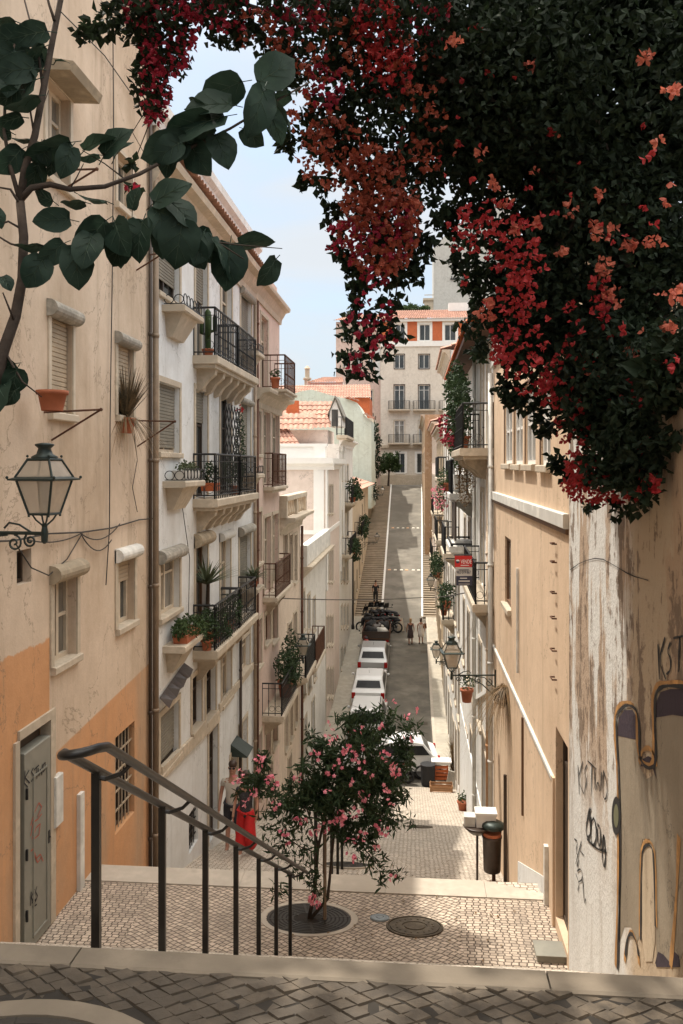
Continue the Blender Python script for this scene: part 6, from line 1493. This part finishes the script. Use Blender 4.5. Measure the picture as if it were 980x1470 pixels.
for i, (s0, o, z0, sz) in enumerate(((31,.4,-5.2,.5),(34,.4,-6.0,.45),(44,.35,-5.8,.8),(49,.4,-6.4,.8))):
    plant(['leafy pot on the near balcony of the white row house','leafy pot on the lower balcony of the white row house','dark climber on the taller white row house','dark climber at the start of the right hand stairs'][i], FR.pt(s0, o, z0), .15, .25, 'terracotta', [(0,0,.3+sz*.5,.3,sz,sz)], mat='leafol', leaf=(.16,.08), dens=160)
c = Vector(FR.pt(FR.s(729), .03, FR.z(729, 990))); t = thing('dry_weeds', 'tuft of dry brown weeds hanging from the white moulding of the apricot house', 'weeds', c)
m = MB(); blades(m, c, 260, .26, .02, .9, r, .5, 5, 1.0); blades(m, c+Vector((-.02,.05,.02)), 220, .62, .016, 1.9, r, .12, 6, .5); cloud(m, (c+Vector((-.08,.05,-.12)), Vector((.10,0,0)), Vector((0,.22,0)), Vector((0,0,.2))), 500, .06, .02, r, .2, .6); m.v = [(min(x, XR-.01), y, z) for x, y, z in m.v]; m.build('blades', M['drygrass'], t)
c = gpt(650,1122,33.5); t = thing('dried_plant', 'tall dried brown plant standing against the wall behind the crates', 'plant', c); m = MB()
for k in range(5): blades(m, c+Vector((.0,.1*k,.1+.25*k)), 40, .8, .035, .25, r, 1.0, 4, .7)
m.build('blades', M['drygrass'], t); m = MB(); m.tube([c, c+Vector((.05,.2,1.6))], [.03,.01], 6); m.build('stem', M['bark'], t)
c = gpt(664,1157,25.5); plant('small green plant in a red clay pot on the pavement by the right wall', (c.x, c.y, c.z+.02), .17, .3, 'terracotta', [(0,0,.42,.17,.17,.16)], leaf=(.09,.045), dens=400)
# ------------------------------------------------------------------ people: one skinned skeleton each, clothes as children
def skin_mesh(name, verts, edges, radii, mat, parent, root=0, sub=1, off=Vector((0,0,0))):
    me = bpy.data.meshes.new(name); me.from_pydata([tuple(Vector(v)) for v in verts], edges, []); me.update()
    o = bpy.data.objects.new(name+'_tmp', me); COL.objects.link(o)
    md = o.modifiers.new('s', 'SKIN'); md.use_smooth_shade = True; md.branch_smoothing = .4
    for i, rr in enumerate(radii): 
        sv = me.skin_vertices[0].data[i]; sv.radius = rr if isinstance(rr, tuple) else (rr, rr); sv.use_root = (i == root)
    s2 = o.modifiers.new('d', 'SUBSURF'); s2.levels = sub; s2.render_levels = sub
    bpy.context.view_layer.update(); dg = bpy.context.evaluated_depsgraph_get()
    me2 = bpy.data.meshes.new_from_object(o.evaluated_get(dg)); bpy.data.objects.remove(o); bpy.data.meshes.remove(me)
    me2.name = name; me2.materials.clear(); me2.materials.append(mat); me2.polygons.foreach_set('use_smooth', [True]*len(me2.polygons))
    p = bpy.data.objects.new(name, me2); COL.objects.link(p); p.parent = parent; return p
def person(label, loc, rz, H, hairc, top, bottom, kind='trousers', hairlong=False, sleeve=.5, step=.10, shoes=None, glasses=None, group=None, arm=(.10,.10)):
    """kind: trousers, wide, shorts, dress"""
    t = thing('person', label, 'person', loc, group); t.rotation_euler = (0,0,rz); k = H/1.78
    hip, knee, ank = .94, .50, .08
    V = [(0,0,hip+.02),(0,0,1.12),(0,-.01,1.30),(0,-.005,1.44),(0,-.01,1.52),(0,-.015,1.60),(0,-.02,1.70)]
    E = [(0,1),(1,2),(2,3),(3,4),(4,5),(5,6)]; Rd = [(.15,.11),(.135,.10),(.16,.115),(.085,.07),(.055,.055),(.078,.088),(.074,.09)]
    for sx in (-1, 1):
        n = len(V); st = step*sx
        V += [(sx*.095,0,hip-.06),(sx*.10,-st*.5-.02,knee),(sx*.10,st*.6+.03,ank),(sx*.115,st*.6-.12,.035)]; Rd += [(.092,.092),(.056,.058),(.040,.042),(.04,.028)]
        E += [(0,n),(n,n+1),(n+1,n+2),(n+2,n+3)]
        n = len(V); a = arm[0] if sx < 0 else arm[1]
        V += [(sx*.175,0,1.41),(sx*.235,.02,1.13),(sx*.25,-a,.90),(sx*.25,-a-.03,.82)]; Rd += [.055,.040,.030,.030]
        E += [(2,n),(n,n+1),(n+1,n+2),(n+2,n+3)]
    body = skin_mesh('body', [Vector(v)*k for v in V], E, [tuple(x*k for x in (q if isinstance(q, tuple) else (q,q))) for q in Rd], M['skin'], t)
    # fingers
    def part(nm, mat, fn, par=None, smooth=True):
        m = MB(); fn(m); m.v = [tuple(Vector(v)*k) for v in m.v]; o = m.build(nm, mat, None, smooth); o.parent = par or t; return o
    for sx in (-1, 1):
        a = arm[0] if sx < 0 else arm[1]; h = Vector((sx*.25,-a-.03,.82))
        def fing(m):
            for q in range(4): m.tube([h+Vector((0,.024-.016*q,-.01)), h+Vector((sx*.004,.024-.016*q,-.05)), h+Vector((-sx*.012,.024-.016*q,-.085+.006*abs(q-1.5)))], [.009,.008,.006], 6)
            m.tube([h+Vector((0,-.03,.0)), h+Vector((-sx*.01,-.05,-.03)), h+Vector((-sx*.015,-.052,-.055))], [.010,.009,.006], 6)
        part('fingers', M['skin'], fing)
    def face(m):
        m.lathe([(.004,0),(.014,.012),(.010,.03),(.003,.05)], (0,-.118,1.615), 8); m.tube([(-.024,-.103,1.585),(0,-.108,1.583),(.024,-.103,1.585)], .006, 6)
        for sx in (-1,1): m.ball((sx*.082,-.01,1.645), .024, 8, 5, (.4,.7,1.2))
    part('face_features', M['skin'], face)
    if glasses:
        def gl(m):
            for sx in (-1,1): m.ball((sx*.035,-.105,1.665), .03, 10, 6, (1,.35,.75)); m.tube([(sx*.06,-.095,1.67),(sx*.085,-.02,1.665)], .004, 4)
            m.tube([(-.02,-.112,1.668),(.02,-.112,1.668)], .004, 4)
        part('sunglasses', M['black'] if glasses == 1 else M['tileorange'], gl)
    else: part('eyes', M['black'], lambda m: [m.ball((sx*.032,-.098,1.655), .010, 8, 5) for sx in (-1,1)])
    def hair(m):
        m.ball((0,.012,1.715), .092, 14, 8, (.96,1.08,.86))
        if hairlong: m.ball((0,.065,1.62), .085, 12, 8, (1,.6,1.6))
    part('hair', hairc, hair)
    # top
    Vt, Et, Rt = [], [], []
    lo = hip-.17
    Vt = [(0,0,lo),(0,0,1.12),(0,-.01,1.30),(0,-.005,1.43)]; Et = [(0,1),(1,2),(2,3)]; Rt = [(.168,.128),(.152,.118),(.178,.13),(.088,.078)]
    for sx in (-1,1):
        n = len(Vt); a = (arm[0] if sx < 0 else arm[1]); el = Vector((sx*.235,.02,1.13)); sh = Vector((sx*.175,0,1.41))
        Vt += [tuple(sh), tuple(sh.lerp(el, sleeve))]; Et += [(2,n),(n,n+1)]; Rt += [.066,.062]
    skin_mesh('shirt' if kind != 'dress' else 'dress_top', [Vector(v)*k for v in Vt], Et, [tuple(x*k for x in (q if isinstance(q, tuple) else (q,q))) for q in Rt], top, t)
    if kind == 'dress':
        part('skirt', bottom, lambda m: m.lathe([(.155,1.02),(.17,.94),(.20,.7),(.22,.48),(.21,.475)], (0,-.0,0), 18, False))
    else:
        end = {'trousers': .12, 'wide': .10, 'shorts': .56}[kind]; wd = {'trousers': .065, 'wide': .15, 'shorts': .095}[kind]
        Vb = [(0,0,hip+.15)]; Eb = []; Rb = [(.162,.124)]
        for sx in (-1,1):
            n = len(Vb); st = step*sx; kn = Vector((sx*.10,-st*.5-.02,knee)); an = Vector((sx*.10,st*.6+.03,ank)); hp = Vector((sx*.095,0,hip-.08))
            if kind == 'shorts': Vb += [tuple(hp), tuple(hp.lerp(kn,.5)), tuple(hp.lerp(kn,.88))]; Rb += [.112,.104,.10]; Eb += [(0,n),(n,n+1),(n+1,n+2)]
            else: Vb += [tuple(hp), tuple(kn), tuple(an.lerp(kn,.08))]; Rb += [.112, wd*1.0 if kind == 'wide' else .08, wd]; Eb += [(0,n),(n,n+1),(n+1,n+2)]
        skin_mesh('trousers' if kind != 'shorts' else 'shorts', [Vector(v)*k for v in Vb], Eb, [tuple(x*k for x in (q if isinstance(q, tuple) else (q,q))) for q in Rb], bottom, t)
    for sx in (-1,1):
        st = step*sx
        def shoe(m): m.ball((sx*.107,st*.6-.045,.04), .058, 10, 6, (.82,2.1,.72))
        part('shoe', shoes or M['black'], shoe)
    return t
cream = plain('cream_shirt', (.52,.47,.40), .85, 0, .1, 12, .1); dk = plain('dark_shorts', (.03,.032,.04), .85, 0, .2, 15); redp = plain('red_trousers', (.50,.012,.012), .8, 0, .18, 9, .15); flor = plain('dark_floral_top', (.05,.045,.05), .85, 0, .7, 40)
whited = plain('white_dress', (.66,.60,.55), .85, 0, .1, 12); darkd = plain('dark_dress', (.055,.035,.035), .85, 0, .2, 12); blond = plain('fair_hair', (.34,.22,.11), .6, 0, .2, 30); wsh = plain('white_shoe', (.6,.58,.55), .6)
p = C(334,1226,17.4); gz = RZ(p.y); person('man in sunglasses, cream shirt and dark shorts walking up beside the white house', (p.x,p.y,gz), .05, 1.86, M['hair'], cream, dk, 'shorts', glasses=1, step=.16)
p = C(353,1236,16.7); gz = RZ(p.y); person('woman in wide red trousers and dark top walking up the ramp', (p.x,p.y,gz), -.05, 1.68, M['hair'], flor, redp, 'wide', True, .4, .16, wsh, 2)
p = C(589,926,54); person('woman in a long dark dress with fair hair walking away down the street', (p.x,p.y,GZ(p.y)), PI+.1, 1.70, blond, darkd, darkd, 'dress', True, .3)
p = C(604,923,54.2); person('woman in a short white dress with a brown bag walking down the street', (p.x,p.y,GZ(p.y)), PI-.1, 1.66, M['hair'], whited, whited, 'dress', True, .3)
m = MB(); q = Vector((p.x+.24,p.y+.1,GZ(p.y)+1.15)); m.hexa([q+Vector(v) for v in ((-.14,-.06,-.18),(.14,-.06,-.18),(.14,.06,-.18),(-.14,.06,-.18),(-.11,-.04,.14),(.11,-.04,.14),(.11,.04,.14),(-.11,.04,.14))]); m.tube([q+Vector((-.1,0,.13)),q+Vector((-.14,0,.3)),q+Vector((.02,0,.32)),q+Vector((.1,0,.13))], .012, 5); single(m, 'shoulder_bag', M['wood'], 'brown shoulder bag carried by the woman in the white dress', 'bag')
p = C(539,868,62.5); person('distant person in dark clothes going up the left side stairs', (p.x,p.y,GZ(p.y)+.08), PI, 1.75, M['hair'], M['black'], M['black'], 'trousers', False, .9)

# ------------------------------------------------------------------ vehicles
carw = plain('white_car_paint', (.70,.70,.69), .25, 0, .04, 3); cars = plain('silver_car_paint', (.36,.36,.35), .28, .4, .05, 3); tyre = plain('tyre', (.02,.02,.02), .85, 0, .3, 15); hub = plain('hub_metal', (.35,.35,.35), .35, .7, .1, 8)
lampred = plain('tail_lamp', (.35,.012,.01), .2, 0, .1, 10); cglass = glassmat('car_glass', (.016,.017,.018), .3); cglass.node_tree.nodes['Principled BSDF'].inputs['Specular IOR Level'].default_value = .2; plate = plain('number_plate', (.7,.7,.68), .5, 0, .05, 5); headl = plain('head_lamp', (.6,.6,.58), .1, 0, .1, 5); trimb = plain('black_trim', (.025,.025,.025), .6, 0, .2, 10)
def car(label, loc, rz, paint, L=4.0, Wd=1.72, H=1.45, van=False, pitch=0.0, group=None):
    """local +y is the tail, seen from behind"""
    t = thing('parked_car', label, 'car', loc, group); t.rotation_euler = (pitch,0,rz)
    w = Wd/2; h = L/2
    def pt(nm, mat, fn, par=None, smooth=False):
        m = MB(); fn(m); o = m.build(nm, mat, None, smooth); o.parent = par or t; return o
    # tail at -y (towards the camera), nose at +y
    if van: prof = [(-h,.32),(-h-.02,.55),(-h,.95),(-h+.10,H-.08),(-h+.3,H),(h*.10,H),(h*.42,1.0),(h*.9,.88),(h,.7),(h,.3)]
    else: prof = [(-h,.35),(-h-.04,.55),(-h+.02,.88),(-h+.28,.98),(-h+.62,H-.07),(-h+1.0,H),(h*.12,H-.03),(h*.48,.96),(h*.9,.82),(h,.65),(h,.3)]
    def wz(z): return w if z < .9 else w-(z-.9)*.28
    def body(m):
        n = len(prof); up = [(0 if z < .95 else 1) for y, z in prof]
        ins = .05
        A = [Vector((-wz(z), y, z)) for y, z in prof]; B = [Vector((wz(z), y, z)) for y, z in prof]
        A2 = [Vector((-wz(z)+ins, y, z+ (.03 if z > .5 else 0))) for y, z in prof]; B2 = [Vector((wz(z)-ins, y, z+(.03 if z > .5 else 0))) for y, z in prof]
        fs = []
        vs = A+A2+B2+B
        for i in range(n-1):
            for c in range(3): fs.append((c*n+i, c*n+i+1, (c+1)*n+i+1, (c+1)*n+i))
        fs.append(tuple(range(n))); fs.append(tuple(3*n+i for i in reversed(range(n))))
        m.add(vs, fs)
    b = pt('body', paint, body)
    zz = lambda i: prof[i]
    def quad_on(m, i, u0, u1, v0, v1, lift=.012):
        (y0, z0), (y1, z1) = prof[i], prof[i+1]; z0 += .03; z1 += .03; n_ = Vector((0, -(z1-z0), (y1-y0))).normalized(); n_ = n_ if n_.dot(Vector((0,-1,.4))) > 0 else -n_
        def P(u, v): y = y0+(y1-y0)*v; z = z0+(z1-z0)*v; return Vector(((wz(z)-.06)*u, y, z))+n_*lift
        m.face([P(u0,v0),P(u1,v0),P(u1,v1),P(u0,v1)])
    iw = 2 if van else 3
    pt('rear_window', cglass, lambda m: quad_on(m, iw, -.86, .86, .12, .88))
    iw2 = 5 if van else 6
    def ws(m):
        (y0, z0), (y1, z1) = prof[iw2], prof[iw2+1]; n_ = Vector((0, z0-z1, y1-y0)).normalized()
        P = lambda u, v: Vector(((wz(z0+(z1-z0)*v)-.06)*u, y0+(y1-y0)*v, z0+.03+(z1-z0)*v))+n_*.012
        m.face([P(-.88,.08),P(.88,.08),P(.92,.92),P(-.92,.92)])
    pt('windscreen', cglass, ws)
    for sx in (-1,1):
        def sw(m):
            ya, yb = prof[2][0]+.35, prof[iw2+1][0]-.25; zt = H-.12
            P = lambda y, z: Vector((sx*(wz(z)+.006), y, z))
            m.face([P(ya,.98),P(yb,.98),P(prof[iw2][0]-.1,zt),P(ya+.28,zt)])
        pt('side_window', cglass, sw)
        pt('tail_lamp', lampred, lambda m: m.box(min(sx*(w-.20),sx*(w-.01)), max(sx*(w-.20),sx*(w-.01)), -h-.045, -h+.05, .62, .92))
        pt('headlight', headl, lambda m: m.box(min(sx*(w-.42),sx*(w-.06)), max(sx*(w-.42),sx*(w-.06)), h-.08, h+.02, .58, .74))
        def mir(m): m.ball((sx*(w+.10), prof[iw2+1][0]-.35, 1.0), .10, 8, 6, (.9,.6,.7))
        pt('mirror', paint, mir, None, True)
        for yy in (-h+.72, h-.78):
            def whl(m):
                n = 20; xo = sx*(w-.09)
                for rad0, rad1, x0, x1 in ((.30,.30,-.09,.09),):
                    vs = []; 
                    for x, rd in ((-.09,.2),(-.09,.28),(-.06,.31),(.06,.31),(.09,.28),(.09,.2)):
                        for j in range(n): a = 2*PI*j/n; vs.append(Vector((xo+x, yy+rd*math.cos(a), .31+rd*math.sin(a))))
                    fs = [(i*n+j,i*n+(j+1) % n,(i+1)*n+(j+1) % n,(i+1)*n+j) for i in range(5) for j in range(n)]; m.add(vs, fs)
            wh = pt('wheel', tyre, whl, None, True)
            def rim(m):
                n = 16; x = sx*(w-.02); vs = [Vector((x, yy+.2*math.cos(2*PI*j/n), .31+.2*math.sin(2*PI*j/n))) for j in range(n)]+[Vector((x-sx*.05, yy, .31))]
                m.add(vs, [(j, (j+1) % n, n) for j in range(n)])
            pt('rim', hub, rim, wh)
    pt('bumper', trimb, lambda m: (m.box(-w+.06, w-.06, -h-.075, -h+.02, .36, .50), m.box(-w+.06, w-.06, h-.02, h+.06, .34, .48)))
    pt('number_plate', plate, lambda m: m.box(-.26, .26, -h-.085, -h-.078, .52, .63))
    if not van: pt('aerial', trimb, lambda m: m.tube([(.0,-.6,H+.03),(.0,-.8,H+.25)], .008, 4))
    else:
        def rk(m): m.tube([(w-.25,-h+.35,H+.05),(w-.25,.0,H+.10)], .02, 5); m.box(-.02,.02,-h-.035,-h-.028,.5,1.3)
        pt('rack', trimb, rk)
    return t
def on_road(px, py, d): p = C(px, py, d); return p
G_ = 'cars parked along the left kerb'
def park(label, px, d, paint, **kw):
    y = d; p = C(px, 900, d); sl_ = math.atan((GZ(p.y+2)-GZ(p.y-2))/4); return car(label, (p.x, p.y, GZ(p.y)+.004), kw.pop('rz', 0), paint, pitch=sl_, **kw)
park('white van whose back is half hidden by the pink flowers', 528, 39.8, carw, L=4.3, Wd=1.74, H=1.62, van=True, group=G_)
park('white hatchback with an aerial between the white van and the silver car', 531, 45.2, carw, group=G_)
park('silver saloon parked farthest up the left kerb', 537, 50.0, cars, L=4.2, group=G_)
p = C(557, 1120, 34.6); car('pale car parked across the street, mostly hidden by the flowering tree', (p.x, p.y, GZ(p.y)+.004), PI/2+.1, carw, L=4.0)
# open truck loaded with dark sacks
p = C(541, 905, 54.2); t = thing('open_trailer', 'brown open trailer with wooden sides standing beyond the silver car', 'trailer', (p.x, p.y, GZ(p.y))); g = Vector((p.x, p.y, GZ(p.y)))
def tpart(nm, mat, bx):
    m = MB()
    for a in bx: m.box(g.x+a[0], g.x+a[1], g.y+a[2], g.y+a[3], g.z+a[4], g.z+a[5])
    return m.build(nm, mat, t)
tpart('chassis', trimb, [(-.8,.8,-1.6,2.4,.45,.62)]); tpart('load_bed', M['wood'], [(-.86,.86,-1.65,1.2,.63,.70)]); tpart('side_board', M['rust'], [(-.88,-.83,-1.65,1.2,.70,1.12)]); tpart('side_board', M['rust'], [(.83,.88,-1.65,1.2,.70,1.12)]); tpart('tailgate', M['binbrown'], [(-.83,.83,-1.67,-1.62,.70,1.12)])
tpart('drawbar', trimb, [(-.05,.05,2.4,3.2,.45,.55)]); tpart('front_board', M['rust'], [(-.83,.83,1.205,1.25,.70,1.30)])
for sx in (-1,1):
    tpart('tail_lamp', lampred, [(sx*.7-.09,sx*.7+.09,-1.69,-1.672,.48,.60)])
    for yy in (-.8,.1):
        m = MB(); vs = [];
        for x, rd in ((-.1,.3),(-.08,.36),(.08,.36),(.1,.3)):
            for j in range(16): a = 2*PI*j/16; vs.append(g+Vector((sx*.72+x, yy+rd*math.cos(a), .36+rd*math.sin(a))))
        m.add(vs, [(i*16+j,i*16+(j+1) % 16,(i+1)*16+(j+1) % 16,(i+1)*16+j) for i in range(3) for j in range(16)]+[tuple(range(16)), tuple(48+j for j in range(16))]); m.build('wheel', tyre, t)
rr = random.Random(4)
for i, (dx, dy, dz, sc, mt, lab) in enumerate(((-.35,-1.1,.70,.42,M['black'],'black sack at the near left of the trailer load'),(.35,-1.0,.70,.38,M['whitedirty'],'pale grey sack at the near right of the trailer load'),(.0,-.3,.70,.45,M['binbrown'],'brown sack in the middle of the trailer load'),(-.3,.5,.70,.48,M['black'],'black sack heaped high at the front of the trailer'),(.4,.6,.70,.44,M['black'],'black sack at the far right of the trailer load'))):
    m = MB(); m.ball(g+Vector((dx,dy,dz+sc*.8)), sc, 12, 8, (1,1,.8)); m.v = [(x+.05*math.sin(z*9+y*5), y+.05*math.sin(x*8+z*6), z+.04*math.sin(x*11+y*7)) for x, y, z in m.v]; m.tube([g+Vector((dx,dy,dz+sc*1.5)), g+Vector((dx+.05,dy,dz+sc*1.85))], [.06,.1], 6); single(m, 'sack', mt, lab, 'sack', None, True)
# parked motorcycles
mred = plain('red_scooter_paint', (.35,.03,.02), .3, 0, .1, 8)
def motorcycle(label, loc, rz, paint, scr=True):
    t = thing('motorcycle', label, 'motorcycle', (0,0,0), 'motorcycles parked beyond the trailer')
    def pt(nm, mat, fn, par=None, smooth=True):
        m = MB(); fn(m); o = m.build(nm, mat, None, smooth); o.parent = par or t; return o
    for y in (-.62,.62):
        def wh(m): m.tube([Vector((0, y+.27*math.cos(a), .30+.27*math.sin(a))) for a in [2*PI*j/20 for j in range(21)]], .05, 7)
        w_ = pt('wheel', tyre, wh)
        def sp(m):
            m.tube([(-.06,y,.30),(.06,y,.30)], .03, 8)
            for j in range(6): a = PI*j/3; m.tube([(0,y,.30),(0,y+.25*math.cos(a),.30+.25*math.sin(a))], .007, 4)
        pt('rim', hub, sp, w_)
    pt('frame', trimb, lambda m: (m.tube([(0,.62,.30),(0,.45,.75),(0,.40,1.0)], .03, 7), m.tube([(0,-.62,.30),(0,-.1,.35),(0,.3,.45),(0,.43,.80)], .035, 7), m.ball((0,-.02,.42), .19, 10, 7, (.8,1.2,.9))))
    pt('fairing', paint, lambda m: (m.ball((0,.22,.78), .20, 12, 8, (.75,1.5,.75)), m.ball((0,-.55,.74), .16, 10, 7, (.8,1.7,.6)), m.ball((0,.50,.62), .16, 10, 7, (.9,.6,1.6))))
    pt('seat', M['black'], lambda m: m.ball((0,-.25,.86), .15, 10, 7, (.95,2.6,.5)))
    hb = pt('handlebar', trimb, lambda m: m.tube([(-.36,.28,1.02),(-.15,.36,1.04),(.15,.36,1.04),(.36,.28,1.02)], .018, 6))
    for sx in (-1,1): pt('mirror', trimb, lambda m: (m.ball((sx*.38,.36,1.18), .06, 8, 5, (1,.4,.8)), m.tube([(sx*.26,.33,1.03),(sx*.38,.36,1.16)], .008, 4)), hb)
    pt('tail_lamp', lampred, lambda m: m.ball((0,-.83,.74), .05, 8, 5, (1,.5,.7)))
    if scr: pt('windscreen', cglass, lambda m: m.face([(-.2,.50,1.0),(.2,.50,1.0),(.15,.40,1.32),(-.15,.40,1.32)]))
    t.location = loc; t.rotation_euler = (0,0,rz); return t
m0 = None
for i, (px, d, rz, lab) in enumerate(((528,58,.3,'black motorcycle leaning at the left end of the row'),(536,58.3,.25,'black motorcycle second in the row beyond the trailer'),(545,58.4,.2,'black motorcycle with a bright screen in the middle of the row'),(553,58.3,.25,'black motorcycle fourth in the row beyond the trailer'),(561,58.1,.3,'black motorcycle at the right end of the row'),(532,56.6,.9,'black motorcycle parked askew in front of the left of the row'),(543,56.5,1.1,'black motorcycle parked askew in front of the middle of the row'),(556,56.7,.7,'black motorcycle parked askew in front of the right of the row'))):
    p = C(px, 885, d); L_ = (p.x, p.y, GZ(p.y))
    if m0 is None: m0 = motorcycle(lab, L_, rz+.1, M['black'])
    else: dup(m0, L_, rz+.1+i*.07, 1.15, lab)
p = C(525, 930, 52.5); mr = motorcycle('red scooter squeezed between the trailer and the left pavement', (p.x, p.y, GZ(p.y)+.12), .15, mred, False)
p = C(562, 1126, 33.6); motorcycle('small motorcycle whose front wheel shows under the flowering tree', (p.x, p.y, GZ(p.y)), PI*.5-.2, M['rust'], False)
# folding sign board on the road
p = C(575, 903, 57); g = Vector((p.x, p.y, GZ(p.y))); m = MB()
for sy in (-1,1): m.hexa([g+Vector(v) for v in ((-.25,sy*.25,0),(.25,sy*.25,0),(.25,sy*.25+.02,0),(-.25,sy*.25+.02,0),(-.12,sy*.02,.85),(.12,sy*.02,.85),(.12,sy*.02+.02,.85),(-.12,sy*.02+.02,.85))])
single(m, 'folding_sign', M['cream'], 'folding trestle sign standing on the road right of the motorcycles', 'sign')
# slim dark lamp post by the left wall
p = C(518, 912, 57); m = MB(); m.tube([(p.x-.55,p.y,GZ(p.y)),(p.x-.55,p.y,GZ(p.y)+6.2)], [.07,.05], 8); m.lathe([(.12,0),(.12,.3),(.07,.45)], (p.x-.55,p.y,GZ(p.y)), 10); single(m, 'iron_post', M['iron'], 'tall slim dark post at the foot of the left stairs', 'post')
